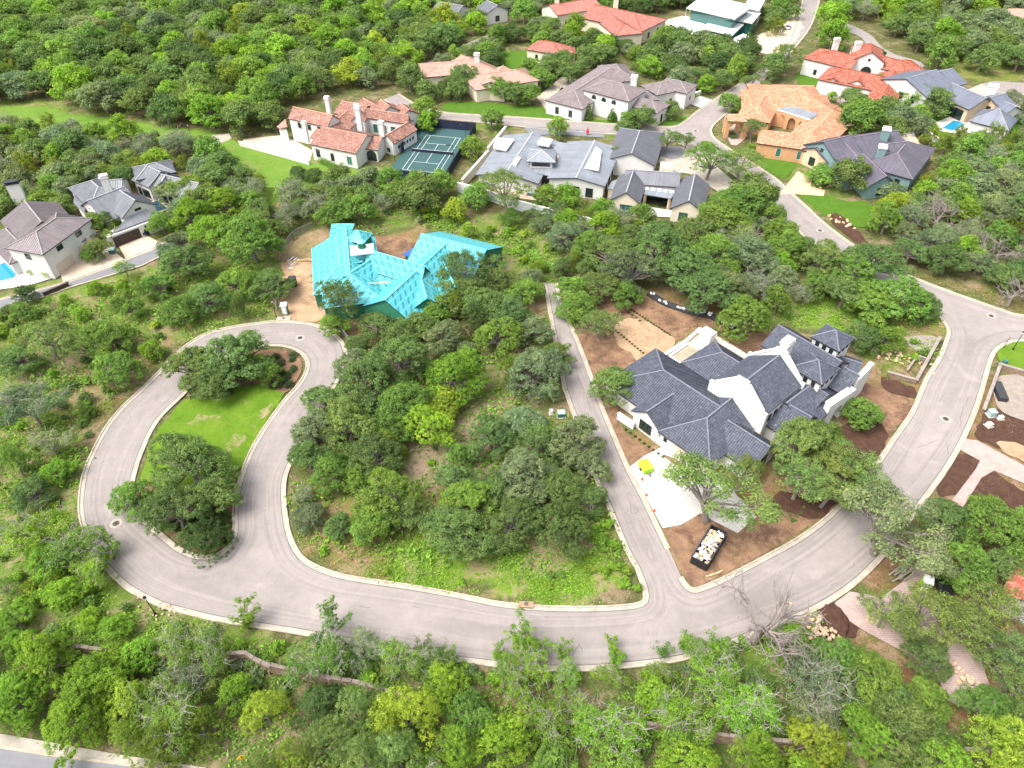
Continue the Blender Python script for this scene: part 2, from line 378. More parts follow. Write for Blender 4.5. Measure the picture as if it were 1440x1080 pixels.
# ---------------------------------------------------------------- ground with its own colours
# (polygon in the photograph, colour, weight)
GREEN = (.085, .15, .018); LUSH = (.12, .23, .015); LAWN = (.075, .16, .012); DIRT = (.20, .115, .062); RED = (.17, .085, .05)
TANS = (.36, .25, .155); PINK = (.30, .205, .165); SCRUB = (.115, .17, .03); FLOOR = (.075, .075, .03); MULCH = (.06, .033, .022)
ZONES = [
    ([(-400, -60), (1800, -60), (1800, 1300), (-400, 1300)], FLOOR, 1),
    ([(-60, 140), (60, 140), (190, 170), (300, 185), (310, 200), (250, 215), (160, 190), (90, 190), (-60, 160)], (.12, .17, .03), 1),
    ([(285, 200), (340, 195), (560, 240), (600, 270), (470, 285), (360, 280), (330, 240)], (.10, .18, .02), 1),
    ([(-60, 430), (180, 372), (370, 350), (470, 480), (250, 470), (120, 590), (100, 700), (160, 830), (420, 900), (680, 955), (940, 950), (1130, 880), (1100, 940), (700, 1000), (0, 900), (-80, 900)], SCRUB, 1),
    ([(30, 480), (120, 475), (205, 480), (190, 540), (130, 570), (60, 530)], PINK, .6),
    ([(90, 520), (200, 500), (210, 470), (240, 480), (225, 515), (150, 585), (120, 620), (80, 600)], DIRT, .5),
    ([(0, 560), (120, 560), (110, 700), (0, 700)], GREEN, .35),
    ([(0, 780), (140, 800), (240, 870), (400, 900), (400, 960), (0, 900)], GREEN, .7),
    ([(400, 280), (780, 310), (790, 400), (690, 420), (590, 320), (520, 310), (450, 320), (430, 300)], (.11, .16, .03), .9),
    ([(530, 330), (590, 325), (575, 350), (560, 372), (520, 350)], DIRT, 1),
    ([(400, 330), (455, 315), (450, 400), (480, 460), (420, 455), (375, 440)], (.27, .18, .11), .9),
    ([(480, 400), (620, 430), (760, 420), (770, 470), (640, 480), (480, 475)], RED, .7),
    ([(650, 500), (790, 500), (805, 600), (740, 640), (640, 640)], (.12, .12, .05), 1),
    ([(560, 620), (700, 560), (730, 620), (640, 700), (570, 690)], PINK, .8),
    ([(405, 690), (560, 690), (860, 690), (900, 830), (860, 850), (700, 845), (480, 808), (415, 770)], (.13, .13, .035), 1),
    ([(520, 750), (700, 770), (860, 790), (895, 840), (700, 848), (520, 815)], LUSH, .9),
    ([(405, 690), (470, 690), (560, 740), (540, 800), (440, 795), (408, 755)], DIRT, .5),
    ([(720, 700), (800, 700), (850, 780), (760, 790)], PINK, .6),
    ([(860, 400), (1000, 420), (1090, 470), (1110, 520), (960, 520), (870, 650), (905, 700), (960, 830), (1050, 795), (1150, 735), (1245, 632), (1285, 570), (1290, 530), (1230, 510), (1200, 600), (1060, 640), (800, 430)], DIRT, 1),
    ([(870, 430), (950, 440), (960, 500), (900, 510), (830, 470)], TANS, .8),
    ([(785, 400), (860, 400), (900, 520), (870, 640), (905, 700), (880, 650), (830, 520)], RED, .8),
    ([(1050, 400), (1330, 440), (1320, 500), (1240, 520), (1180, 470), (1090, 455)], (.12, .19, .03), 1),
    ([(1110, 410), (1240, 430), (1200, 470), (1120, 450)], LUSH, .5),
    ([(1060, 290), (1130, 330), (1120, 400), (1050, 340)], DIRT, .4),
    ([(1230, 440), (1330, 450), (1320, 500), (1260, 540), (1215, 530)], DIRT, .6),
    ([(1350, 400), (1440, 420), (1440, 440), (1340, 410), (1280, 385), (1300, 380)], (.14, .10, .05), 1),
    ([(1385, 530), (1500, 520), (1500, 760), (1330, 800), (1200, 860), (1100, 920), (1160, 850), (1310, 690)], RED, 1),
    ([(1120, 880), (1500, 800), (1500, 1000), (1250, 1000), (1180, 900)], RED, .7),
    ([(-60, 900), (700, 950), (1100, 940), (1250, 1000), (1500, 1010), (1500, 1200), (-60, 1200)], (.05, .075, .02), 1),
    ([(650, 960), (860, 950), (880, 1060), (740, 1060)], DIRT, .4),
    ([(0, 1030), (330, 1060), (330, 1100), (-60, 1050)], (.14, .13, .06), 1),
    ([(590, 150), (1000, 180), (960, 200), (590, 180)], GREEN, .8),
    ([(640, 150), (960, 160), (960, 178), (640, 162)], (.09, .2, .015), 1),
    ([(690, 70), (760, 70), (760, 110), (700, 110)], (.09, .18, .015), 1),
    ([(1300, 80), (1500, 60), (1500, 120), (1340, 110)], (.13, .16, .03), 1),
    ([(1060, 200), (1180, 240), (1230, 320), (1140, 290)], GREEN, .7),
    ([(930, 110), (1000, 60), (1100, 60), (1000, 130)], (.13, .14, .05), .8),
]
gs = 1.25
gx = np.arange(-300, 300.1, gs); gy = np.arange(-5, 470.1, gs)
GX, GY = np.meshgrid(gx, gy)
# warp so that borders between kinds of ground are never straight
wx = GX + 1.6 * np.sin(GY * .31 + 2 * np.sin(GX * .13)) + 1.1 * np.sin(GX * .9 + GY * .7)
wy = GY + 1.6 * np.sin(GX * .27 + 2 * np.sin(GY * .11)) + 1.1 * np.sin(GY * .8 - GX * .6)
C = np.zeros(GX.shape + (3,))
for poly, c, w in ZONES:
    q = xy(poly); m = inside(q, wx, wy)[..., None].astype(float)
    if w < 1 or True:
        n_ = nrg.random(GX.shape)[..., None]
        m = m * np.clip(w + (n_ - .5) * (.0 if w >= 1 else .5), 0, 1)
    C = C * (1 - m) + np.array(c) * m
Hh = .10 * np.sin(GX * .21 + 1.3 * np.sin(GY * .17)) + .08 * np.sin(GY * .37 + GX * .11)
Hh = -np.abs(Hh) - .01
def plane_obj(name, GX, GY, Z, C, mat):
    ny, nx = GX.shape; me = bpy.data.meshes.new(name)
    v = np.stack([GX.ravel(), GY.ravel(), Z.ravel()], 1)
    i = (np.arange(ny - 1)[:, None] * nx + np.arange(nx - 1)[None]).ravel()
    f = np.stack([i, i + 1, i + nx + 1, i + nx], 1)
    me.vertices.add(len(v)); me.vertices.foreach_set('co', v.ravel().astype(np.float32))
    me.loops.add(f.size); me.loops.foreach_set('vertex_index', f.ravel().astype(np.int32))
    me.polygons.add(len(f)); me.polygons.foreach_set('loop_start', (np.arange(len(f)) * 4).astype(np.int32))
    a = me.color_attributes.new('tint', 'FLOAT_COLOR', 'POINT')
    a.data.foreach_set('color', np.concatenate([C.reshape(-1, 3), np.ones((len(v), 1))], 1).ravel().astype(np.float32))
    me.materials.append(mat); me.update(); me.validate()
    o = bpy.data.objects.new(name, me); COL.objects.link(o); return o
m, nt, b = nodes('ground_soil')
at = N(nt, 'ShaderNodeAttribute'); at.attribute_name = 'tint'
c0 = at.outputs['Color']
n1 = noise(nt, .35, 7, .72, None, .4); n2 = noise(nt, 1.7, 6, .75, None, .3); n3 = noise(nt, 7, 4, .7)
gr = mixc(nt, ramp(nt, n1, [(.42, 0), (.54, .7)]), c0, mixc(nt, .6, c0, (.095, .15, .025)))
gr = mixc(nt, ramp(nt, noise(nt, .22, 7, .78, None, .8), [(.50, 0), (.58, .85)]), gr, mixc(nt, .75, c0, (.27, .19, .13)))
gr = mixc(nt, ramp(nt, n2, [(.54, 0), (.64, .6)]), gr, mixc(nt, .6, c0, (.26, .20, .14)))
gr = mixc(nt, ramp(nt, noise(nt, .9, 7, .8), [(.54, 0), (.62, .75)]), gr, (.05, .075, .02))
gr = mixc(nt, ramp(nt, noise(nt, 3.1, 6, .8), [(.60, 0), (.68, .7)]), gr, (.34, .29, .24))
gr = mixc(nt, 1.0, gr, ramp(nt, n3, [(.25, .5), (.75, 1.5)]), 'MULTIPLY')
nt.links.new(gr, b.inputs['Base Color']); b.inputs['Roughness'].default_value = 1; b.inputs['Specular IOR Level'].default_value = .1
bp = N(nt, 'ShaderNodeBump'); bp.inputs['Strength'].default_value = .6; bp.inputs['Distance'].default_value = .25
nt.links.new(n2, bp.inputs['Height']); nt.links.new(bp.outputs[0], b.inputs['Normal'])
M_ground = m
tag(plane_obj('ground', GX, GY, Hh, C, M_ground), kind='structure')
# far country round it
FX, FY = np.meshgrid(np.linspace(-2600, 2600, 27), np.linspace(-2200, 3000, 27))
tag(plane_obj('terrain', FX, FY, np.full(FX.shape, -.6), np.ones(FX.shape + (3,)) * np.array([.05, .075, .02]), M_ground), kind='structure')

# ---------------------------------------------------------------- lawns, earth, drives
def soil(name, a, b_, scale=.6, c3=None, f3=(.58, .68)):
    m, nt, b = nodes(name)
    col = mixc(nt, ramp(nt, noise(nt, scale, 7, .72, None, .5), [(.35, 0), (.65, 1)]), a, b_)
    if c3: col = mixc(nt, ramp(nt, noise(nt, scale * .45, 6, .75, None, .6), [(f3[0], 0), (f3[1], .8)]), col, c3)
    col = mixc(nt, 1.0, col, ramp(nt, noise(nt, scale * 12, 4, .7), [(.25, .75), (.75, 1.2)]), 'MULTIPLY')
    nt.links.new(col, b.inputs['Base Color']); b.inputs['Roughness'].default_value = 1; b.inputs['Specular IOR Level'].default_value = .1
    bp = N(nt, 'ShaderNodeBump'); bp.inputs['Strength'].default_value = .5; bp.inputs['Distance'].default_value = .15
    nt.links.new(noise(nt, scale * 4, 5, .7), bp.inputs['Height']); nt.links.new(bp.outputs[0], b.inputs['Normal'])
    return m
M_lawn = soil('lawn_grass', (.075, .155, .012), (.12, .20, .02), .35, (.22, .19, .08), (.56, .72))
M_lawn2 = soil('watered_grass', (.055, .125, .014), (.08, .155, .018), .5)
M_lawn3 = soil('mown_meadow', (.095, .18, .025), (.13, .215, .035), .2, (.24, .19, .10), (.56, .72))
M_earth = soil('bare_earth', (.15, .088, .056), (.27, .17, .105), .42, (.095, .056, .04), (.50, .62))
M_earth2 = soil('pale_earth', (.33, .22, .135), (.42, .29, .185), .5, (.22, .135, .085), (.54, .68))
M_worn = soil('worn_grass', (.08, .16, .014), (.11, .19, .02), .5, (.30, .23, .14), (.44, .58))
M_mulch = soil('dark_mulch', (.055, .03, .022), (.09, .05, .035), .8)
M_drive = plain('pale_concrete', (.46, .445, .42), .85, .07, .35)
M_drive2 = plain('buff_concrete', (.52, .42, .32), .85, .12, .5)
M_gravel = plain('grey_gravel', (.17, .175, .19), .95, .15, 2)
M_paver = None
def paver_mat(name, cs, w=.6, h=.3, mort=(.2, .17, .15), ms=.02):
    m, nt, b = nodes(name)
    br = N(nt, 'ShaderNodeTexBrick'); br.inputs['Scale'].default_value = 1; br.inputs['Brick Width'].default_value = w; br.inputs['Row Height'].default_value = h
    br.inputs['Mortar Size'].default_value = ms; br.inputs['Color1'].default_value = cs[0] + (1,); br.inputs['Color2'].default_value = cs[1] + (1,); br.inputs['Mortar'].default_value = mort + (1,)
    nt.links.new(N(nt, 'ShaderNodeNewGeometry').outputs['Position'], br.inputs['Vector'])
    col = mixc(nt, 1.0, br.outputs[0], ramp(nt, noise(nt, .4, 6, .7), [(.3, .85), (.7, 1.15)]), 'MULTIPLY')
    nt.links.new(col, b.inputs['Base Color']); b.inputs['Roughness'].default_value = .9
    return m
M_paver = paver_mat('rose_pavers', ((.36, .265, .24), (.41, .31, .285)))
M_flag = paver_mat('tan_flagstones', ((.50, .36, .23), (.58, .44, .29)), 1.1, .8, (.3, .2, .12), .04)
ZI = [0]
def patch(name, px, mat, z=.02, rough=0.0, seed=1, smoothd=True, kind='structure'):
    pts = xy(smooth(px, True, 4) if smoothd else px)
    if rough: pts = rough_edge(pts, rough, .8, seed)
    ZI[0] += 1
    return sheet(name, pts, z + ZI[0] * .0004, mat, kind=kind)
patch('lawn', [(262, 562), (236, 590), (218, 615), (205, 645), (202, 680), (260, 690), (318, 700), (332, 672), (352, 632), (376, 594), (400, 558), (408, 545), (360, 540), (310, 552)], M_lawn, .05, .4, 3)
patch('lawn', [(1190, 283), (1140, 268), (1122, 272), (1150, 296), (1180, 314), (1216, 320), (1240, 316), (1236, 296), (1215, 283)], M_lawn2, .05, .2)
patch('lawn', [(1055, 214), (1088, 219), (1118, 224), (1112, 243), (1096, 250), (1062, 228)], M_lawn2, .05)
patch('lawn', [(0, 152), (60, 150), (110, 160), (190, 172), (262, 182), (300, 190), (250, 205), (215, 196), (140, 190), (70, 186), (20, 170)], M_lawn3, .03, 1.0)
patch('lawn', [(298, 203), (330, 197), (345, 207), (430, 228), (520, 240), (575, 250), (600, 262), (520, 270), (440, 274), (370, 262), (330, 232)], M_lawn3, .03, .6)
patch('lawn', [(629, 158), (700, 158), (780, 164), (900, 172), (952, 172), (985, 160), (968, 176), (900, 176), (780, 168), (700, 163), (640, 159)], M_lawn2, .05, .1, 1, False)
patch('lawn', [(620, 150), (640, 143), (700, 146), (770, 152), (770, 166), (700, 162), (640, 158)], M_lawn2, .04)
patch('lawn', [(-30, 340), (12, 345), (22, 366), (0, 372), (-40, 368)], M_lawn2, .05, 0, 1, False)
patch('lawn', [(1410, 482), (1500, 480), (1500, 515), (1440, 520), (1408, 512)], M_lawn, .05)
patch('lawn', [(700, 80), (740, 72), (748, 96), (712, 100)], M_lawn2, .04)
patch('lawn', [(1125, 100), (1160, 110), (1175, 122), (1150, 130), (1122, 116)], M_lawn2, .04)
patch('lawn', [(1330, 150), (1360, 160), (1330, 190), (1300, 180)], M_lawn2, .04)
patch('lawn', [(1410, 170), (1480, 160), (1480, 210), (1420, 205)], M_lawn2, .04)
patch('lawn', [(950, 170), (985, 158), (968, 175), (946, 186)], M_lawn2, .05, 0, 1, False)
patch('lawn', [(430, 262), (545, 254), (560, 262), (470, 276)], M_lawn, .05)
patch('lawn', [(985, 200), (1000, 200), (1006, 212), (994, 214)], M_lawn2, .08)
patch('worn_grass', [(262, 592), (285, 578), (312, 584), (300, 592), (282, 596), (268, 604)], M_worn, .062, 1.1, 31)
patch('worn_grass', [(368, 572), (382, 568), (378, 580), (366, 584)], M_worn, .062, .9, 32)
patch('worn_grass', [(322, 616), (340, 612), (336, 626), (322, 630)], M_worn, .062, .9, 33)
patch('earth', [(862, 408), (935, 425), (1010, 448), (1075, 472), (1100, 490), (1060, 510), (985, 460), (925, 505), (880, 540), (868, 580), (880, 610), (925, 640), (885, 655), (850, 580), (826, 520), (795, 432), (810, 415)], M_earth, .03, .6, 5)
patch('earth', [(868, 458), (893, 446), (925, 462), (948, 482), (928, 500), (905, 508), (880, 492), (862, 475)], M_earth2, .04, .8, 6)
patch('earth', [(935, 740), (958, 700), (1000, 690), (1064, 727), (1100, 690), (1170, 690), (1200, 690), (1150, 730), (1080, 775), (1000, 815), (970, 820)], M_earth, .03, .1, 7)
patch('earth', [(1210, 540), (1250, 550), (1285, 570), (1256, 612), (1245, 630), (1190, 600), (1180, 570)], M_earth, .035, .5, 8)
patch('mulch', [(1205, 585), (1245, 600), (1244, 630), (1220, 660), (1180, 650), (1160, 620)], M_mulch, .045, .5, 9)
patch('mulch', [(1240, 530), (1285, 545), (1284, 560), (1245, 548)], M_mulch, .045, .3, 9)
patch('mulch', [(1105, 690), (1150, 700), (1190, 694), (1160, 725), (1110, 722), (1085, 706)], M_mulch, .045, .5, 4)
patch('earth', [(395, 370), (440, 375), (452, 400), (470, 440), (448, 452), (400, 448), (392, 425), (402, 400)], M_earth2, .035, .6, 10)
patch('earth', [(520, 335), (555, 333), (585, 345), (560, 372), (540, 366), (520, 352)], M_earth, .03, .6, 11)
patch('earth', [(1340, 645), (1378, 635), (1392, 645), (1370, 680), (1330, 700), (1318, 690)], M_mulch, .03, .3, 12)
patch('earth', [(1372, 660), (1392, 658), (1440, 690), (1500, 720), (1480, 780), (1400, 760), (1345, 720)], M_mulch, .03, .5, 13)
patch('earth', [(1378, 590), (1400, 575), (1500, 590), (1500, 665), (1430, 640), (1370, 615)], M_mulch, .03, .5, 14)
patch('earth', [(1400, 620), (1440, 628), (1480, 640), (1470, 660), (1420, 640)], M_earth2, .045, .6, 14)
patch('earth', [(1150, 860), (1165, 850), (1200, 870), (1202, 895), (1170, 900), (1150, 890)], M_mulch, .04, .6, 15)
patch('driveway', [(1356, 617), (1375, 620), (1440, 655), (1500, 690), (1500, 720), (1440, 680), (1398, 662), (1380, 672), (1350, 720), (1318, 780), (1302, 830), (1320, 880), (1380, 930), (1400, 990), (1370, 1000), (1330, 985), (1315, 940), (1220, 890), (1165, 855), (1195, 832), (1240, 840), (1280, 810), (1296, 770), (1330, 715), (1372, 660), (1378, 648), (1349, 632)], M_paver, .055, 0, 1, False)
patch('driveway', [(885, 657), (905, 642), (945, 621), (1010, 668), (1064, 727), (1037, 750), (1000, 731), (985, 722), (958, 738), (932, 743)], M_drive, .06, 0, 1, False)
patch('driveway', [(1095, 274), (1122, 241), (1142, 252), (1140, 262), (1160, 268), (1158, 276), (1132, 274), (1112, 273)], M_flag, .07, 0, 1, False)
patch('driveway', [(78, 372), (150, 345), (178, 368), (113, 391), (90, 398)], M_drive2, .07, 0, 1, False)
patch('driveway', [(165, 342), (200, 328), (222, 340), (215, 352), (178, 366)], M_drive2, .07, 0, 1, False)
patch('driveway', [(342, 196), (400, 190), (440, 212), (436, 226), (342, 203)], M_drive2, .05, 0, 1, False)
patch('driveway', [(277, 206), (300, 190), (322, 188), (326, 195), (290, 211)], M_gutter, .05, 0, 1, False)
patch('driveway', [(755, 137), (790, 108), (812, 112), (790, 135), (778, 150), (768, 155)], M_curb, .05, 0, 1, False)
patch('driveway', [(925, 228), (935, 205), (975, 208), (1000, 228), (1040, 262), (1010, 270), (970, 245), (940, 240)], M_gutter, .07, 0, 1, False)
patch('driveway', [(958, 142), (978, 133), (1002, 141), (985, 152)], M_drive, .08, 0, 1, False)
patch('gravel_bed', [(927, 218), (930, 207), (950, 206), (962, 212), (958, 221), (944, 224)], M_gravel, .10)
patch('driveway', [(735, 178), (790, 180), (850, 186), (850, 194), (790, 190), (745, 190)], M_gravel, .08, 0, 1, False)
patch('driveway', [(1150, 128), (1175, 120), (1200, 132), (1225, 145), (1200, 150), (1165, 140)], M_paver, .05)
patch('driveway', [(1018, 185), (1040, 170), (1052, 192), (1036, 205), (1028, 204)], M_paver, .07, 0, 1, False)
patch('driveway', [(1230, 150), (1280, 170), (1290, 200), (1310, 215), (1285, 205), (1240, 178)], M_drive, .05, 0, 1, False)
patch('driveway', [(1262, 182), (1290, 196), (1300, 215), (1290, 218), (1275, 198)], M_drive2, .06, 0, 1, False)
patch('driveway', [(1356, 128), (1380, 118), (1400, 128), (1375, 140)], M_gutter, .05, 0, 1, False)
patch('driveway', [(890, 45), (905, 36), (960, 22), (965, 28), (930, 40), (905, 48)], M_gutter, .05, 0, 1, False)
patch('driveway', [(1045, 60), (1090, 40), (1120, 20), (1126, 45), (1095, 75), (1060, 72)], M_drive2, .04, .8, 3)
patch('pavement', [(-60, 1028), (0, 1032), (60, 1042), (160, 1060), (290, 1080), (330, 1098), (280, 1087), (60, 1059), (-60, 1043)], M_gutter, .07, 0, 1, False)
patch('planting_bed', [(373, 492), (404, 492), (420, 502), (426, 515), (418, 535), (400, 552), (360, 540), (300, 552), (262, 556), (300, 522), (335, 500)], M_earth, .06, .2, 21)
patch('planting_bed', [(205, 680), (255, 700), (325, 700), (325, 745), (318, 765), (300, 776), (280, 778), (255, 768), (232, 750), (205, 725), (192, 700)], M_earth, .06, .2, 22)
patch('gravel_bed', [(1175, 300), (1205, 322), (1222, 345), (1208, 345), (1185, 326), (1168, 312)], M_mulch, .06, .2, 23)
# ---------------------------------------------------------------- building kit
M_white = plain('white_stucco', (.64, .63, .61), .9, .05, .5, .15, 8)
M_cream = plain('cream_stucco', (.70, .62, .50), .9, .05, .5, .15, 8)
M_peach = plain('peach_stucco', (.55, .30, .16), .9, .08, .5, .15, 8)
M_stone = paver_mat('limestone_blocks', ((.55, .42, .28), (.64, .52, .37)), .7, .35, (.35, .26, .17), .03)
M_teal = plain('teal_boards', (.17, .27, .28), .7, .06, 1)
M_fasc = plain('dark_trim', (.03, .03, .035), .5, .1, 2)
M_brown = plain('dark_garage_door', (.06, .042, .038), .6, .12, 2)
M_beigedoor = plain('beige_garage_door', (.56, .47, .38), .7, .06, 1)
M_whitedoor = plain('white_garage_door', (.74, .70, .66), .7, .06, 1)
M_frame = plain('black_window_frame', (.02, .022, .025), .4, .1, 2)
M_wframe = plain('pale_window_frame', (.55, .58, .55), .5, .1, 2)
m, nt, b = nodes('window_glass'); b.inputs['Base Color'].default_value = (.015, .03, .03, 1); b.inputs['Roughness'].default_value = .06; b.inputs['Specular IOR Level'].default_value = .9; M_glass = m
m, nt, b = nodes('green_glass'); b.inputs['Base Color'].default_value = (.03, .13, .11, 1); b.inputs['Roughness'].default_value = .08; b.inputs['Specular IOR Level'].default_value = .9; M_gglass = m
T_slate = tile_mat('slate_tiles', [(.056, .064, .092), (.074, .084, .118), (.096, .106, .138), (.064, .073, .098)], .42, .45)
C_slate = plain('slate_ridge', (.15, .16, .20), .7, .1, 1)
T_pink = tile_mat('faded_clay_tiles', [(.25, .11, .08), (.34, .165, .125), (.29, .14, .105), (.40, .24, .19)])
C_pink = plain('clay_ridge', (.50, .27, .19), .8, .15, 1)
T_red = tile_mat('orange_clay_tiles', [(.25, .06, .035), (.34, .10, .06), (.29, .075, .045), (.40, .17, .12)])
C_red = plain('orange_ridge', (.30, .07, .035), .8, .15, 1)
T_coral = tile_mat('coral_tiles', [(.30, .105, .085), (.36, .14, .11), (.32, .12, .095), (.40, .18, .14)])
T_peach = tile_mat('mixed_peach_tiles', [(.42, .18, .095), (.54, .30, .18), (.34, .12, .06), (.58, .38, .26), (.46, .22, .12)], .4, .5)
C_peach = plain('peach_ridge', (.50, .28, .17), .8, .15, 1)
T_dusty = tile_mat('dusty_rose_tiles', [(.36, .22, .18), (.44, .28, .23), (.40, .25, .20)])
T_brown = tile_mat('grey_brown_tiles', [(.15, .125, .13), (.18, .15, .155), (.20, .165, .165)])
C_brown = plain('grey_brown_ridge', (.27, .25, .25), .8, .1, 1)
T_purple = metal_mat('plum_metal', (.125, .118, .15))
C_purple = plain('plum_ridge', (.20, .17, .20), .5, .1, 1)
T_mauve = metal_mat('mauve_metal', (.20, .172, .18))
T_light = metal_mat('pale_zinc', (.235, .26, .295), .5)
C_light = plain('zinc_ridge', (.42, .44, .47), .5, .1, 1)
T_blue = metal_mat('blue_grey_metal', (.16, .18, .225))
T_dark = metal_mat('charcoal_metal', (.145, .15, .175))
T_grey = metal_mat('mid_grey_metal', (.17, .18, .20))
C_grey = plain('grey_ridge', (.30, .31, .33), .5, .1, 1)
T_flat = plain('flat_white_roof', (.62, .62, .63), .8, .08, .3)
T_cap = plain('white_coping', (.76, .75, .73), .85, .03, .5)
def wrap_mat():
    """roofing underlay printed in slanted staggered marks"""
    m, nt, b = nodes('turquoise_underlay')
    uv = N(nt, 'ShaderNodeUVMap').outputs[0]; sp = N(nt, 'ShaderNodeSeparateXYZ'); nt.links.new(uv, sp.inputs[0])
    v = math_(nt, 'DIVIDE', sp.outputs[1], 1.6); row = math_(nt, 'FLOOR', v); fv = math_(nt, 'FRACT', v)
    u = math_(nt, 'ADD', math_(nt, 'DIVIDE', sp.outputs[0], 1.9), math_(nt, 'MULTIPLY', row, .61))
    u = math_(nt, 'ADD', u, math_(nt, 'MULTIPLY', fv, .85)); fu = math_(nt, 'FRACT', u)
    a = math_(nt, 'LESS_THAN', math_(nt, 'ABSOLUTE', math_(nt, 'SUBTRACT', fu, .5)), .17)
    c = math_(nt, 'LESS_THAN', math_(nt, 'ABSOLUTE', math_(nt, 'SUBTRACT', fv, .5)), .34)
    k = math_(nt, 'MULTIPLY', math_(nt, 'MULTIPLY', a, c), ramp(nt, noise(nt, 2.5, 4, .7), [(.25, .2), (.6, .85)]))
    base = mixc(nt, ramp(nt, noise(nt, .5, 5, .7), [(.3, 0), (.7, 1)]), (.04, .30, .345), (.09, .40, .43))
    col = mixc(nt, k, base, (.008, .10, .15))
    col = mixc(nt, ramp(nt, fv, [(0, .6), (.09, 0), (1, 0)]), col, (.20, .52, .55)); col = mixc(nt, ramp(nt, noise(nt, .9, 6, .75), [(.54, 0), (.68, .35)]), col, (.16, .44, .46))
    nt.links.new(col, b.inputs['Base Color']); b.inputs['Roughness'].default_value = .55
    bp = N(nt, 'ShaderNodeBump'); bp.inputs['Strength'].default_value = .4; bp.inputs['Distance'].default_value = .1
    nt.links.new(noise(nt, 1.4, 5, .7), bp.inputs['Height']); nt.links.new(bp.outputs[0], b.inputs['Normal'])
    return m
T_wrap = wrap_mat()
C_wrap = plain('pale_turquoise_tape', (.16, .66, .70), .5, .1, 1)
M_sheath = plain('green_sheathing', (.03, .17, .10), .8, .2, 1.5)
M_bluetape = plain('blue_membrane', (.04, .11, .45), .5, .15, 1)
M_wood = plain('raw_timber', (.50, .35, .20), .9, .15, 2)

#            top material, ridge cap, rib spacing, rib width, rib height
STYLE = dict(slate=(T_slate, C_slate, .42, .2, .12), pink=(T_pink, C_pink, .42, .2, .09), red=(T_red, C_red, .42, .2, .09), coral=(T_coral, C_red, .5, .25, .09),
             peach=(T_peach, C_peach, .5, .25, .12), dusty=(T_dusty, C_pink, .5, .22, .07), brown=(T_brown, C_brown, .5, .2, .05), purple=(T_purple, C_purple, .55, .07, .09),
             mauve=(T_mauve, C_brown, .55, .06, .08), light=(T_light, C_light, .6, .05, .06), blue=(T_blue, C_grey, .55, .05, .07), dark=(T_dark, C_grey, .55, .06, .08),
             grey=(T_grey, C_grey, .6, .06, .08), wrap=(T_wrap, C_wrap, 0, 0, 0), white=(T_flat, T_cap, 0, 0, 0))
FOOT = []          # footprints, kept clear of trees
def clip_len(poly, o, d):
    """span of the line o + t d inside a convex planar polygon (3-D)"""
    n = (poly[1] - poly[0]).cross(poly[2] - poly[0]).normalized(); t0, t1 = -1e9, 1e9
    c = sum(poly, Vector()) / len(poly)
    for i in range(len(poly)):
        a = poly[i]; e = poly[(i + 1) % len(poly)] - a; inn = n.cross(e)
        if inn.dot(c - a) < 0: inn = -inn
        den = inn.dot(d); num = inn.dot(a - o)
        if abs(den) < 1e-9:
            if num > 1e-6: return None
            continue
        t = num / den
        if den > 0: t0 = max(t0, t)
        else: t1 = min(t1, t)
    return (t0, t1) if t1 - t0 > .15 else None
def roof_face(mb, poly, style, eave_dir):
    """one roof slope with its seams or tile rows standing on it"""
    tm, cm, spc, rw, rh = STYLE[style]
    n = (poly[1] - poly[0]).cross(poly[2] - poly[0]).normalized()
    if n.z < 0: poly = poly[::-1]; n = -n
    e = (eave_dir - n * eave_dir.dot(n)).normalized(); u = n.cross(e)
    if u.z < 0: u = -u
    o = poly[0]
    lo = min((p - o).dot(u) for p in poly)
    uvs = [((p - o).dot(e), (p - o).dot(u) - lo) for p in poly]
    mb.add(poly, [tuple(range(len(poly)))], 0, [uvs])
    if spc:
        a = min((p - o).dot(e) for p in poly); b_ = max((p - o).dot(e) for p in poly)
        k = a + spc * .5
        while k < b_:
            org = o + e * k; r = clip_len(poly, org, u)
            if r:
                p0 = org + u * r[0] + n * rh * .5; p1 = org + u * r[1] + n * rh * .5
                x = e * rw / 2; z = n * rh / 2
                vs = [p0 - x - z, p0 + x - z, p0 + x * .6 + z, p0 - x * .6 + z, p1 - x - z, p1 + x - z, p1 + x * .6 + z, p1 - x * .6 + z]
                q0, q1 = r[0] - lo, r[1] - lo; m_ = k
                uq = [(m_, q0), (m_, q1), (m_, q1), (m_, q0)]
                mb.add(vs, [(3, 2, 6, 7), (0, 3, 7, 4), (1, 5, 6, 2), (0, 1, 2, 3)], 0, [[(m_, q0), (m_, q0), (m_, q1), (m_, q1)], [(m_, q0), (m_, q0), (m_, q1), (m_, q1)], [(m_, q0), (m_, q1), (m_, q1), (m_, q0)], [(m_, q0)] * 4])
            k += spc
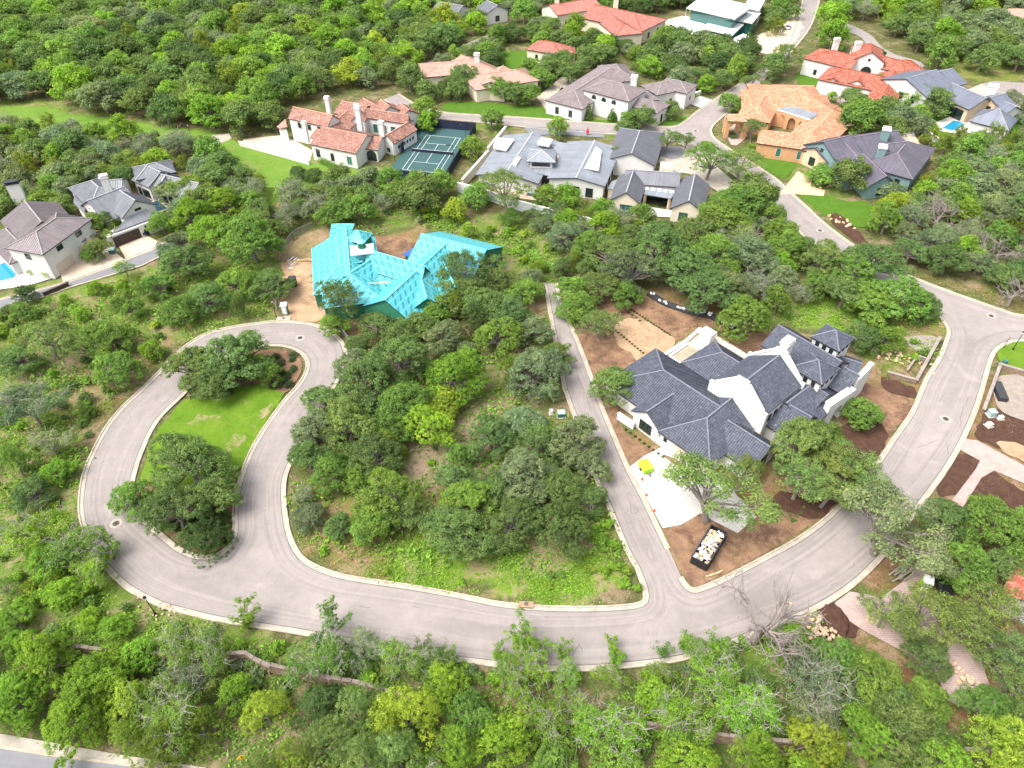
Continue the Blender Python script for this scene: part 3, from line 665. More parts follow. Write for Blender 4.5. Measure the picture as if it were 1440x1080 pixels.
class House:
    def __init__(s, name, label, at, wall=None, style='slate', cat='house', over=.45, group=None):
        s.root = empty(name, P(*at), label, cat, group); s.wall = wall or M_white; s.style = style; s.over = over; s.walls = []
    def wing(s, A, B, zr, Epx, ze, ends='gg', style=None, over=None, wall=None, wins=(), z0=0.0, hw=None, hipf=1.0, cap=True, Ln=None):
        """a wing seen by its ridge A-B at height zr and one eave point at height ze"""
        style = style or s.style; over = s.over if over is None else over; wall = wall or s.wall
        a = P(*A, zr); b = P(*B, zr); d = (b - a); d.z = 0; d.normalize(); r = Vector((d.y, -d.x, 0))
        if hw is None:
            q = P(*Epx, ze); hw = abs((q - a).dot(r))
        slope = (zr - ze) / hw
        ea = a - d * (hw * hipf if ends[0] == 'h' else 0); eb = b + d * (hw * hipf if ends[1] == 'h' else 0)
        dz = Vector((0, 0, zr - ze))
        c = [ea + r * hw - dz, eb + r * hw - dz, eb - r * hw - dz, ea - r * hw - dz]   # right-front, right-back, left-back, left-front
        mb = MB()
        roof_face(mb, [c[0], c[1], b, a], style, d); roof_face(mb, [c[2], c[3], a, b], style, d)
        if ends[0] == 'h': roof_face(mb, [c[3], c[0], a], style, r)
        if ends[1] == 'h': roof_face(mb, [c[1], c[2], b], style, r)
        # thickness: fascia all round and a soffit
        th = Vector((0, 0, -.22)); loop = [c[0], c[1]] + ([b] if ends[1] != 'h' else []) + [c[2], c[3]] + ([a] if ends[0] != 'h' else [])
        n = len(loop)
        mb.add(loop + [p + th for p in loop], [(i, i + n, (i + 1) % n + n, (i + 1) % n) for i in range(n)], 2)
        mb.add([p + th for p in (c[0], c[1], b, a, c[2], c[3])], [(3, 2, 1, 0), (5, 4, 2, 3)], 2)
        if cap:
            up = Vector((0, 0, .06)); mb.bar(a + up, b + up, .3, .16, 1)
            for k_, e_, cc in ((0, a, (c[0], c[3])), (1, b, (c[1], c[2]))):
                if ends[k_] == 'h':
                    for q in cc: mb.bar(e_ + up, q + up, .26, .12, 1)
        tm, cm = STYLE[style][:2]
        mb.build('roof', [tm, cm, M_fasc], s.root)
        # walls under the eaves
        ia = ea + d * over * (1 if ends[0] != 'o' else 0); ib = eb - d * over * (1 if ends[1] != 'o' else 0); w = hw - over
        wt = ze + slope * over - .16
        wm = MB(); rz = math.atan2(d.y, d.x); mid = (ia + ib) / 2; L = (ib - ia).length
        wm.box((mid.x, mid.y, (wt + z0) / 2), (L, w * 2, wt - z0), rz)
        for k_, e_, sg in ((0, ia, 1), (1, ib, -1)):
            if ends[k_] == 'g':
                pts = [e_ + r * w, e_ - r * w, Vector((e_.x, e_.y, 0))]
                top = zr - .18
                vs = []
                for off in (0, .3):
                    o_ = d * sg * off
                    vs += [Vector((pts[0].x, pts[0].y, wt - .01)) + o_, Vector((pts[1].x, pts[1].y, wt - .01)) + o_, Vector((pts[2].x, pts[2].y, top)) + o_]
                wm.add(vs, [(0, 1, 2), (5, 4, 3), (0, 2, 5, 3), (1, 4, 5, 2)])
        wm.build('wall', wall, s.root)
        FOOT.append([(p.x, p.y) for p in c])
        faces = dict(R=(ia + r * w, ib + r * w, r), L=(ib - r * w, ia - r * w, -r), A=(ia - r * w, ia + r * w, -d), B=(ib + r * w, ib - r * w, d))
        for wdef in wins: s.windows(faces[wdef[0]], *wdef[1:])
        return dict(c=c, a=a, b=b, d=d, r=r, hw=hw, w=w, wt=wt, ia=ia, ib=ib, faces=faces)
    def windows(s, face, n, z, w, h, span=(.12, .88), kind='window', arch=False, mats=None):
        p, q, nrm = face; p = Vector((p.x, p.y, 0)); q = Vector((q.x, q.y, 0)); L = (q - p); dd = L.normalized()
        for i in range(n):
            t = span[0] + (span[1] - span[0]) * ((i + .5) / n); s.window(p + L * t, dd, nrm, z, w, h, kind, arch, mats)
    def window(s, c, dd, nrm, z, w, h, kind='window', arch=False, mats=None):
        rz = math.atan2(dd.y, dd.x); c = Vector((c.x, c.y, 0)); fm, gm = mats or (M_frame, M_glass)
        if kind == 'garage_door':
            mb = MB(); mb.box((c.x + nrm.x * .02, c.y + nrm.y * .02, z + h / 2), (w, .12, h), rz)
            for k in range(1, 4): mb.box((c.x + nrm.x * .06, c.y + nrm.y * .06, z + h * k / 4), (w * .98, .1, .04), rz, 1)
            mb.build('garage_door', [gm, fm], s.root); return
        fr = MB()
        if arch:
            n = 10; pr = [(-w / 2, 0), (w / 2, 0)] + [(w / 2 * math.cos(a), h - w / 2 + w / 2 * math.sin(a)) for a in [PI * k / n for k in range(n + 1)]]
            f2 = lambda off, sc_: [c + dd * x * sc_ + nrm * off + Vector((0, 0, z + h * .04 + y * sc_)) for x, y in pr]
            A_ = f2(.06, 1); B_ = f2(-.05, 1); k = len(pr)
            fr.add(A_ + B_, [tuple(range(k))] + [(i, i + k, (i + 1) % k + k, (i + 1) % k) for i in range(k)])
            f = fr.build('window', fm, s.root)
            g = MB(); g.add(f2(.075, .88), [tuple(range(k))]); g.build('pane', gm, f); return
        t = .09
        for sx in (-1, 1): fr.box(c + dd * sx * (w / 2 - t / 2) + nrm * .03 + Vector((0, 0, z + h / 2)), (t, .14, h), rz)
        for sz in (0, 1): fr.box(c + nrm * .03 + Vector((0, 0, z + t / 2 + sz * (h - t))), (w - 2 * t, .14, t), rz)
        nv = max(1, round(w / 1.1)); 
        for k in range(1, nv): fr.box(c + dd * (-w / 2 + w * k / nv) + nrm * .03 + Vector((0, 0, z + h / 2)), (.06, .12, h - 2 * t), rz)
        f = fr.build('window', fm, s.root)
        g = MB(); g.box(c + nrm * .0 + Vector((0, 0, z + h / 2)), (w - 2 * t, .09, h - 2 * t), rz); g.build('pane', gm, f)
    def hip(s, cpx, zr, corner, ze, ang=None, hw=None, style=None, wall=None, wins=(), z0=0.0, over=None):
        """a pyramid roof: apex, one eave corner"""
        a = P(*cpx, zr); q = P(*corner, ze); v = Vector((q.x - a.x, q.y - a.y, 0))
        m45 = Matrix.Rotation(math.radians(45), 3, 'Z'); d = (m45 @ v).normalized() if ang is None else Vector((math.cos(ang), math.sin(ang), 0)); h_ = hw or v.length / math.sqrt(2)
        o = Vector((0, 0, 0)); style = style or s.style
        e = .01
        # ridge of nearly no length
        A = a - d * e; B = a + d * e
        pa = px_of(A.x, A.y, zr); pb = px_of(B.x, B.y, zr)
        return s.wing((float(pa[0]), float(pa[1])), (float(pb[0]), float(pb[1])), zr, None, ze, 'hh', style, over, wall, wins, z0, hw=h_)
    def slab(s, px, z, thick=.3, mat=None, name='roof', wallh=None, wall=None, inset=.5, z0=0.0, zs=None, parapet=0):
        zs = zs or [z] * len(px); pts = [P(a, b, zz) for (a, b), zz in zip(px, zs)]; n = len(pts)
        ar = sum(pts[i].x * pts[(i + 1) % n].y - pts[(i + 1) % n].x * pts[i].y for i in range(n))
        if ar < 0: pts = pts[::-1]
        mb = MB(); dn = Vector((0, 0, -thick))
        base = pts[0]; e = (pts[1] - pts[0]).normalized()
        uv = [((p - base).dot(e), (p - base - e * (p - base).dot(e)).length) for p in pts]
        mb.add(pts + [p + dn for p in pts], [tuple(range(n)), tuple(range(n, 2 * n))[::-1]] + [(i, i + n, (i + 1) % n + n, (i + 1) % n) for i in range(n)], 0, [uv])
        if parapet:
            for i in range(n): mb.bar(pts[i] + Vector((0, 0, parapet / 2)), pts[(i + 1) % n] + Vector((0, 0, parapet / 2)), .3, parapet, 1)
        o = mb.build(name, [mat or STYLE[s.style][0], T_cap], s.root); FOOT.append([(p.x, p.y) for p in pts])
        if wallh is not None:
            c = sum(pts, Vector()) / n; q = [p + (c - p).normalized() * inset * 1.3 for p in pts]
            w = MB(); zt = min(zs) - thick - .02
            w.prism([(p.x, p.y) for p in q], z0, zt); w.build('wall', wall or s.wall, s.root)
            return [(q[i], q[(i + 1) % n]) for i in range(n)]
        return pts
    def chimney(s, px, zb, zt, w=1.2, l=None, rz=0.0, mat=None, cap=None, capm=None, arch=False):
        p = P(*px, zb); l = l or w; mb = MB(); mb.box((p.x, p.y, zt / 2 + zb / 2 - 1), (w, l, zt - zb + 2), rz)
        o = mb.build('chimney', mat or s.wall, s.root)
        c = MB(); c.box((p.x, p.y, zt + .06), (w + .35, l + .35, .22), rz); c.box((p.x, p.y, zt + .33), (w * .75, l * .75, .32), rz); c.box((p.x, p.y, zt + .58), (w + .15, l + .15, .18), rz)
        c.build('chimney_cap', capm or mat or s.wall, o); return o
    def block(s, name, px, z, size, rz, mat, z0=0.0):
        p = P(*px, z); mb = MB(); mb.box((p.x, p.y, (z + z0) / 2), (size[0], size[1], z - z0), rz); return mb.build(name, mat, s.root)
def top_wall(name, px, h, t, mat, label, cat='wall', z0=0.0, capm=None, zt=None):
    """a free wall known by its top line; px at height h"""
    pts = [P(a, b, h) for a, b in px]; r = empty(name, (pts[0].x, pts[0].y, 0), label, cat)
    mb = MB(); cp = MB()
    for i in range(len(pts) - 1):
        a, b = pts[i], pts[i + 1]; ex = (b - a).normalized() * t * .5
        mb.bar(Vector((a.x, a.y, (h + z0) / 2)) - ex * (i > 0), Vector((b.x, b.y, (h + z0) / 2)), t, h - z0)
        cp.bar(Vector((a.x, a.y, h + .05)) - ex, Vector((b.x, b.y, h + .05)) + ex * .98, t + .12, .1)
    mb.build('wall_face', mat, r); cp.build('coping', capm or T_cap, r); return r
def ground_px_angle(a, b):
    p, q = P(*a), P(*b); return math.atan2(q.y - p.y, q.x - p.x)
# ================================================================ the large white house with slate tiled roofs
H = House('courtyard_house', 'large white stucco house under dark slate tiles with parapet gables, at the driveway corner', (1010, 610), M_white, 'slate')
U = ground_px_angle((931.5, 520), (1011, 571)); V = U + PI / 2
H.wing((933, 521), (1012, 572), 7.2, (953, 520), 3.5, 'ho', hw=7.6)
H.wing((1015.6, 495.6), (1062, 524), 6.8, (1042, 512), 3.6, 'ho', hw=5.2)
g = H.wing((994, 588), (1040, 551), 7.2, (999, 637), 3.5, 'ho', hw=5.6, wins=())
fa, fb, fn = g['faces']['A']; L_ = fb - fa
H.windows((fa, fb, fn), 1, .1, 6.6, 2.6, (.3, .95), 'garage_door', mats=(M_wframe, M_beigedoor))
H.windows((fa, fb, fn), 1, 1.8, .7, .9, (.02, .2))
H.wing((1023, 591), (1083, 629), 6.3, (1066, 650), 3.2, 'og', hw=4.2, wins=[('B', 1, .6, 2.6, 2.8, (.2, .8))])
H.wing((950, 552), (909.5, 579), 6.0, (923, 602.5), 3.5, 'og', hw=3.5, wins=[('B', 1, .6, 2.8, 2.3, (.15, .85)), ('L', 1, 1, .9, .9, (.3, .7)), ('R', 1, 1, .9, .9, (.3, .7))])
hall = H.wing((1044, 539), (1098, 498), 11.2, (1090, 550), 7.4, 'oo', hw=5.6, over=.1, wins=[('R', 5, 4.6, 1.0, 1.6)])
def parapet(house, e, d, r, hw, ze, zr, t=.55, rise=.55, ped=True):
    """white stepped gable parapet standing through the roof"""
    w = hw + .35; prof = [(-w, 0), (w, 0), (w, ze + rise), (w - .9, ze + rise + .15), (1.3, zr + rise * .7), (1.2, zr + rise + .5), (-1.2, zr + rise + .5), (-1.3, zr + rise * .7), (-w + .9, ze + rise + .15), (-w, ze + rise)]
    vs = [Vector((e.x, e.y, 0)) + r * x + d * o + Vector((0, 0, z)) for o in (-t / 2, t / 2) for x, z in prof]; k = len(prof)
    mb = MB(); mb.add(vs, [tuple(range(k))[::-1], tuple(range(k, 2 * k))] + [(i, (i + 1) % k, (i + 1) % k + k, i + k) for i in range(k)])
    o = mb.build('gable_parapet', M_white, house.root)
    for i, (x0, z0), (x1, z1) in ((0, prof[3], prof[4]), (1, prof[8], prof[7])):
        c = MB(); a_ = Vector((e.x, e.y, z0 + .08)) + r * x0; b_ = Vector((e.x, e.y, z1 + .08)) + r * x1; c.bar(a_, b_, t + .3, .16); c.build('coping', T_cap, o)
    return o
parapet(H, hall['ia'], hall['d'], hall['r'], hall['hw'], 7.4, 11.2)
parapet(H, hall['ib'], hall['d'], hall['r'], hall['hw'], 7.4, 11.2)
H.chimney((1104, 492), 11.2, 13.0, 2.2, 1.5, V)
H.wing((1094, 457), (1184, 509), 9.8, (1172, 516), 7.0, 'go', hw=4.4, wins=[('A', 2, 4.2, 1.1, 1.9), ('R', 4, 4.3, 1.2, 2.0, (.02, .7)), ('L', 4, 3.2, 1.2, 1.8)])
H.hip((1175.4, 464.3), 12.4, (1176.8, 488), 10.6, ang=U, hw=2.9, over=.4, wins=[(k, 3, 9.0, .75, 1.15, (.08, .92)) for k in 'ABLR'])
H.wing((1160, 494), (1213, 512), 7.6, (1200, 505), 5.2, 'oo', hw=4.2, wins=[('L', 2, 1.2, 1.2, 2.0)])
H.hip((1151, 506), 10.6, (1153, 539), 8.6, ang=U, hw=3.2, over=.4, wins=[(k, 3, 6.9, .75, 1.15, (.08, .92)) for k in 'ABLR'])
H.wing((1168, 506), (1208, 528), 8.0, (1194, 540), 5.0, 'og', hw=3.4, wins=[('B', 1, 1.0, 1.8, 3.0, (.2, .8))])
H.wing((1088, 557), (1142, 587), 6.6, (1120, 600), 3.5, 'og', hw=4.3, wins=[('B', 1, .8, 1.6, 2.0, (.2, .8))])
H.wing((1106, 567), (1141, 541), 7.0, (1143, 587), 3.8, 'oo', hw=5.0)
H.wing((1140, 540), (1165, 556), 6.6, None, 4.2, 'og', hw=4.5)
def thick_wall(house, a, b, zt, t, z0=0.0, name='parapet_wall', arch=None):
    A = P(*a, zt); B = P(*b, zt); d = (B - A).normalized(); L = (B - A).length; n = Vector((d.y, -d.x, 0))
    prof = [(0, z0), (0, zt), (L, zt), (L, z0)]
    if arch:
        c, w, h = arch; q = [(c * L + w / 2 * math.cos(k), z0 + h - w / 2 + w / 2 * math.sin(k)) for k in [PI * j / 12 for j in range(13)]]
        prof += [(c * L + w / 2, z0)] + q + [(c * L - w / 2, z0)]
    tri = tessellate_polygon([[Vector((x, z, 0)) for x, z in prof]]); k = len(prof)
    vs = [Vector((A.x, A.y, 0)) + d * x + n * o + Vector((0, 0, z)) for o in (0, t) for x, z in prof]
    mb = MB(); mb.add(vs, [t_ for t_ in tri] + [tuple(k + i for i in reversed(t_)) for t_ in tri] + [(i, i + k, (i + 1) % k + k, (i + 1) % k) for i in range(k)])
    o = mb.build(name, house.wall, house.root)
    c_ = MB(); c_.bar(A + n * t / 2 + Vector((0, 0, .07)), B + n * t / 2 + Vector((0, 0, .07)), t + .2, .14); c_.build('coping', T_cap, o)
    return o
for a_ in ((967, 560), (985, 575), (1060, 605), (1020, 560), (955, 535), (1010, 530), (1090, 600), (1120, 560), (1150, 480)):
    p_ = P(*a_, 6.0); k_ = MB(); k_.tube([(p_.x, p_.y, 4.6), (p_.x, p_.y, 6.3)], .13, 8); k_.tube([(p_.x, p_.y, 6.3), (p_.x, p_.y, 6.4)], .22, 8); k_.build('roof_vent', C_slate, H.root)
thick_wall(H, (1161, 566), (1196, 543), 6.0, 1.1, arch=(.5, 2.6, 3.8))
thick_wall(H, (1203, 531), (1224, 509), 7.2, .7)
thick_wall(H, (993, 679), (1001, 674), 4.2, .8, name='buttress')
# terrace, plunge pool and retaining walls on the uphill side
tr = MB(); tpx = [(925, 505), (963, 482), (985, 463), (992, 463), (1028, 483), (1062, 506), (1050, 530), (1020, 540), (953, 524)]
tr.prism(xy(tpx, 1.0), 0, 1.0); tr.build('terrace', M_drive2, H.root)
for a_, b_, h_ in (((924, 504), (963, 479), 1.5), ((963, 479), (984, 461), 1.6), ((984, 461), (1058, 505), 1.3), ((898, 511), (921, 499), 1.5)): thick_wall(H, a_, b_, h_, .45, name='terrace_wall')
pw = MB(); pw.prism(xy([(943, 501), (967, 485), (988, 493), (962, 514)], 1.05), .9, 1.06); pw.build('pool_shell', plain('unfinished_pool', (.30, .27, .20), .9, .2, .8), H.root)
pr_ = MB(); q = PP([(941, 501), (967, 483), (991, 492), (964, 516)], 1.2)
for i in range(4): pr_.bar(q[i], q[(i + 1) % 4], .5, .3)
pr_.build('pool_edge', M_white, H.root)
fp = H.chimney((993, 480), 1, 3.0, 2.0, 2.6, V)
thick_wall(H, (870, 580), (893, 595), 1.5, .4, name='garden_wall'); thick_wall(H, (919, 609), (933, 619), 1.4, .4, name='garden_wall')


# ================================================================ the house wrapped in turquoise underlay
H = House('unfinished_house', 'house under construction with bright turquoise roof underlay and green sheathed walls', (540, 420), M_sheath, 'wrap', over=.3)
H.wing((486, 320), (492, 386), 7.2, (455, 385), 3.8, 'gh', hw=6.5, wins=[('R', 2, 1, 1.4, 1.6)])
H.wing((474, 330), (478, 372), 6.2, (455, 385), 3.4, 'gh', hw=6.5)
H.hip((503, 324), 8.6, (485, 338), 6.8)
H.slab([(466, 314), (499, 314), (492, 330), (462, 343)], 5, .25, wallh=1, zs=[6, 6, 5, 4.6])
H.wing((517, 351), (598, 375), 8.6, (549, 390), 5.0, 'og', wins=[('R', 3, 1, 1.8, 2.2)])
H.wing((526, 362), (484, 389), 7.0, (505, 396), 4.6, 'og', hw=3.2, wins=[('B', 1, .5, 1.8, 2.6)])
H.slab([(487, 352), (522, 352), (510, 368), (484, 372)], 6.6, .2, wallh=1)
H.slab([(524, 378), (574, 398), (540, 422), (500, 409)], 5, .25, zs=[4.9, 4.9, 3.2, 3.2], wallh=1)
H.slab([(503, 407), (540, 421), (530, 424), (499, 412)], 3.4, .2, mat=M_bluetape, wallh=1)
H.wing((627, 343), (541, 422), 7.4, (556, 432), 3.6, 'og', hw=6.4, wins=[('B', 1, .3, 2.2, 2.6, (.1, .7)), ('R', 3, 1, 1.6, 1.8)])
H.wing((592, 329), (684, 352), 7.8, (579, 347), 3.6, 'gg', hw=9.0, wins=[('R', 3, 1, 1.6, 1.8)])
H.slab([(566, 357), (582, 348), (596, 350), (580, 364)], 3.4, .2, mat=M_bluetape, wallh=1)
H.wing((590, 385), (600, 420), 6.6, (620, 410), 3.8, 'og', hw=4.2, wins=[('B', 1, .6, 1.8, 2)])
H.wing((622, 365), (640, 404), 6.4, (650, 395), 3.8, 'og', hw=4.0, wins=[('B', 1, .6, 1.8, 2)])
pz = P(509, 349, 8.4)
H.block('lantern_deck', (509, 350), 8.6, (5.2, 3.6, 0), math.radians(12), T_cap, 8.2)
lm = MB()
for k in range(6):
    a_ = k * PI / 3; lm.box((pz.x + .75 * math.cos(a_), pz.y + .75 * math.sin(a_), 9.4), (.2, .2, 1.5), a_)
lm.tube([(pz.x, pz.y, 8.6), (pz.x, pz.y, 8.95)], [.95, .95], 6)
lm.tube([(pz.x, pz.y, 10.1), (pz.x, pz.y, 10.15), (pz.x, pz.y, 10.8)], [1.15, 1.1, .1], 6, 1)
lm.build('roof_lantern', [M_sheath, C_wrap], H.root)
for pts in (((515, 399), (546, 397)), ((560, 404), (590, 372))):
    k = MB(); k.bar(P(*pts[0], 5.2), P(*pts[1], 5.2), .3, .06); k.build('roof_batten', M_wood, H.root)

# ================================================================ white villa with faded clay roofs beside the tennis court
H = House('tiled_villa', 'sprawling white villa with faded pink clay roofs and tall chimneys, left of the tennis court', (470, 210), M_white, 'pink', over=.3)
H.wing((411.7, 150.3), (468, 162), 9.4, (425, 171), 7.0, 'gg', wins=[('R', 3, 4.6, 1.2, 1.7), ('R', 3, .1, 2.9, 2.5, (.02, .98), 'garage_door', False, (M_wframe, M_whitedoor))])
H.slab([(401, 167), (404, 178), (393, 181), (389, 178)], 4, .25, zs=[5.6, 4.8, 3.8, 4.0], wallh=1)
H.wing((451.7, 178.3), (516, 190.8), 7.4, (480, 212), 4.8, 'gg', wins=[('R', 1, 1.2, 1.3, 2.4, (.0, .25)), ('R', 1, .8, 1.2, 2.4, (.3, .6), 'window', True), ('R', 1, .8, 1.7, 2.6, (.72, .95), 'window', False, (M_wframe, M_gglass)), ('B', 1, .8, 1.8, 2.6, (.1, .9), 'window', False, (M_wframe, M_gglass))])
H.wing((445, 181), (459, 187), 6.2, (440, 196), 4.6, 'gg', hw=3, wins=[('A', 1, 1, 1.0, 2.0)])
H.wing((517, 191.5), (537, 193.5), 5.8, (520, 210), 3.9, 'gg', wins=[('R', 1, .1, 3.0, 3.2, (.1, .9), 'window', True)])
H.wing((487, 157), (463, 178), 6.6, None, 4.6, 'oo', hw=4.5)
H.wing((513, 153), (575, 161.7), 8.0, (540, 169.5), 5.6, 'gg', wins=[('R', 4, 1.2, 1.6, 2.8, (.1, .95), 'window', False, (M_wframe, M_gglass))])
H.wing((576.7, 170), (543.3, 190), 6.0, (575, 190), 3.8, 'gg', wins=[('L', 6, 1.6, .7, .9), ('B', 1, .8, 1.0, 1.2)])
H.wing((480, 142), (517, 149), 7.0, None, 5, 'gg', hw=5)
H.wing((535, 140), (548, 150), 8.2, None, 5.6, 'gg', hw=4.5)
H.wing((510, 138), (528, 148), 6.8, None, 5, 'gg', hw=4)
H.wing((562, 145), (575, 155), 7.0, None, 5, 'gg', hw=4)
H.wing((502, 162), (508, 155), 7.4, None, 5.6, 'gg', hw=2.2)
for px_, zb, zt, w_ in (((463, 158), 8, 12.2, 1.3), ((507, 181), 5, 11.2, 1.5), ((539, 198), 3, 8.4, 1.5), ((431, 192), 4, 8.0, 1.2), ((503, 160), 7, 9.4, 1.4)): H.chimney(px_, zb, zt, w_, w_ * .8, math.radians(-15), capm=M_white)
top_wall('court_wall', [(336, 199), (358, 205), (395, 215), (434, 226)], 1.3, .35, M_white, 'low white wall edging the motor court of the pink roofed villa')

# ================================================================ modern house with pale zinc roofs
H = House('zinc_house', 'modern white house with pale zinc hip roofs beside the tennis court', (755, 240), M_white, 'light')
H.wing((748.9, 186.4), (712, 243), 5.6, (675, 236), 3.7, 'gg', over=.8)
H.hip((762, 211.4), 8.2, (780.8, 228.8), 6.6, over=.8, wins=[('A', 5, 5.0, 1.2, .9), ('B', 5, 5.0, 1.2, .9), ('L', 5, 5.0, 1.2, .9), ('R', 5, 5, 1.2, .9)])
H.wing((836.4, 197.5), (810, 250), 5.8, (781, 256), 4.5, 'gg', over=.6, hw=8.0, wins=[('B', 3, .4, 2.0, 2.6), ('L', 4, .4, 2.2, 2.6), ('R', 4, .4, 2.2, 2.6)])
H.slab([(739, 229), (781, 232), (777, 248), (734, 238)], 4.4, .25, zs=[4.8, 4.8, 4.2, 4.2])
lg = H.block('lounge', (758, 232), 4.1, (15, 6, 0), -.25, M_glass)
H.slab([(768, 198), (814, 203), (806, 225), (790, 222)], 4.3, .3, wallh=1)
H.slab([(700, 196), (722, 198), (712, 212), (694, 208)], 5.2, .3, parapet=.5, mat=T_flat)
H.slab([(761, 196), (776, 198), (772, 206), (756, 203)], 5.6, .3, parapet=.5, mat=T_flat)
H.slab([(838, 206), (846, 212), (842, 240), (822, 236)], 5.9, .2, mat=T_flat)
H.block('gable_wing_wall', (727, 226), 5.8, (1, 5, 0), -.3, M_white)
mbp = MB(); p_ = P(771, 262)
for a_ in ((738, 258), (772, 264), (800, 262)):
    q = P(*a_); mbp.box((q.x, q.y, 2), (.25, .25, 4))
mbp.build('patio_post', M_fasc, H.root)
patch('terrace', [(735, 245), (782, 252), (790, 262), (778, 285), (700, 276), (690, 262)], M_drive2, .08, 0, 1, False)
top_wall('garden_wall', [(644, 257), (680, 266), (724, 281), (774, 294), (818, 304), (836, 309)], 2.8, .4, plain('pale_blue_grey_render', (.60, .63, .66), .9, .05, .5), 'long pale grey render wall below the zinc roofed house')
top_wall('side_wall', [(711, 178), (686, 208)], 3.2, .5, M_cream, 'upper beige side wall between the tennis court and the zinc roofed house')
top_wall('side_wall', [(686, 212), (650, 252)], 2.8, .5, M_cream, 'lower beige side wall between the tennis court and the zinc roofed house')

# ================================================================ slate gabled house
H = House('gabled_house', 'cream house with charcoal metal gables and a skylit patio roof', (920, 270), M_cream, 'dark')
H.wing((899.7, 183.9), (887.9, 215.8), 7.2, (925, 222), 4.4, 'hg', wall=M_white, wins=[('R', 3, .5, 1.8, 2.4)])
H.wing((880, 238.5), (957, 243.6), 6.6, (930, 261.5), 4.2, 'gg')
H.wing((891.4, 238), (880.3, 270.7), 6.6, (860, 274), 4.0, 'og', wins=[('B', 1, .3, 3.2, 2.6, (.25, .85), 'window', False, (M_frame, M_gglass)), ('B', 1, 1.8, .4, .9, (.02, .2))])
H.wing((977.5, 243.6), (968.5, 282.5), 6.6, (944, 286), 3.9, 'gg', wins=[('B', 1, .5, 2.2, 2.4, (.1, .7), 'window', False, (M_frame, M_gglass)), ('R', 3, .5, 1.8, 2.2)])
pr = H.slab([(906.7, 261.7), (951, 267), (944, 279), (905, 272.8)], 3.6, .2, mat=T_light)
for k in range(5):
    q = P(909.5 + k * 8.8, 265.5 + k * 1.15, 3.6); s_ = MB(); s_.box((q.x, q.y, 3.72), (1.1, 1.2, .2), -.12); s_.build('skylight', T_cap, H.root)
for a_ in ((907.5, 272.5), (942, 278)): H.block('patio_pier', a_, 3.3, (.8, .8, 0), -.12, M_stone)
H.block('back_room', (928, 266), 3.2, (9, 1.0, 0), -.12, M_glass)
H.slab([(860, 255), (868, 252), (862, 266), (854, 265)], 3.2, .2, mat=T_light, wallh=1)
H.block('entry_tower', (938, 232), 6.5, (3.2, 3.6, 0), -.1, M_cream)
patch('patio', [(903, 290), (945, 296), (948, 306), (905, 304)], M_drive, .08, 0, 1, False)
q = P(932, 290); mb = MB(); mb.box((q.x, q.y, .76), (2.2, 1.1, .06), -.1)
for sx in (-.9, .9):
    for sy in (-.4, .4): mb.box((q.x + sx, q.y + sy, .36), (.08, .08, .72), -.1)
tag(mb.build('patio_table', M_fasc), 'dark patio table under the skylit roof of the gabled house', 'table')

# ================================================================ white villa with grey-brown hips
H = House('hipped_villa', 'long white villa with grey brown hip roofs and three arched windows', (860, 150), M_white, 'brown', over=.4)
H.wing((858, 96), (808, 128), 6.6, (782, 135), 4.4, 'hh', hw=7.0, wins=[('B', 2, .8, 1.3, 2.2), ('R', 4, .8, 1.3, 2.0), ('L', 4, .8, 1.3, 2.0)])
H.wing((866, 90), (872, 98), 6.8, None, 4.6, 'hh', hw=5.2)
H.wing((857, 113.5), (875, 118), 9.6, (834, 125.8), 7.2, 'hh', hw=6.2, wins=[('R', 3, 5.0, 1.7, 1.3, (.12, .8), 'window', True)])
H.wing((902, 138), (917, 142), 6.2, (920, 152.6), 4.6, 'hh', hw=4.4, wins=[('R', 1, 1.6, 1.2, 1.2, (.3, .7), 'window', True), ('B', 1, .4, 1.2, 2.6)])
H.wing((893, 131), (910, 130), 5.6, None, 4.2, 'gh', hw=3.4)
H.wing((930, 116), (940, 114), 7.0, (941.8, 127.4), 5.2, 'hh', hw=4.8, wins=[('R', 1, 1.4, 1.0, 1.6), ('B', 1, 1, 1.0, 1.6)])
H.wing((948, 112), (957, 114), 7.2, (960, 125.8), 5.4, 'hh', hw=4.6, wins=[('B', 1, 2, .9, 1.2), ('R', 1, 2, .9, 1.2)])
H.chimney((890, 128), 6, 10.4, 1.9, 1.6, -.3)
top_wall('yard_wall', [(970, 132), (985, 128)], 1.6, .4, M_white, 'short white wall right of the hip roofed villa')

# ================================================================ dusty rose roofs behind the oaks
H = House('rose_roofed_house', 'low cream house with dusty rose roofs half hidden behind oaks', (670, 120), M_cream, 'dusty')
H.wing((618, 88), (668, 84), 6.4, (640, 100), 4.2, 'hg', hw=7)
H.wing((648, 77), (690, 96), 6.8, None, 4.4, 'gh', hw=6.5)
H.wing((684, 104), (724, 98), 6.6, None, 4.2, 'hh', hw=6.5, wins=[('R', 3, .6, 1.4, 2.2)])
H.wing((708, 92), (690, 115), 6.4, None, 4.4, 'gg', hw=5.0)
H.chimney((671, 94), 5, 9, 1.8, 1.6, 0, mat=M_white)
H = House('coral_roofed_mansion', 'large cream mansion with coral tile roofs at the far edge of the estate', (840, 40), M_cream, 'coral')
H.wing((772, 7), (836, -3), 8.0, (775, 15), 5.6, 'gg', hw=7, wins=[('R', 4, 1, 1.6, 2.2)])
H.wing((836, 6), (892, 18), 8.0, (880.6, 41.6), 5.0, 'gh', hw=10, wins=[('B', 2, 1, 1.4, 2.2)])
H.wing((862, 22), (878, 34), 6.8, None, 4.6, 'oh', hw=6)
H.chimney((783, 8), 7, 11, 1.8); H.chimney((866, 6), 7, 11, 1.8)
H = House('guest_house', 'small cream guest house with a red hip roof among dark trees', (770, 75), M_cream, 'coral')
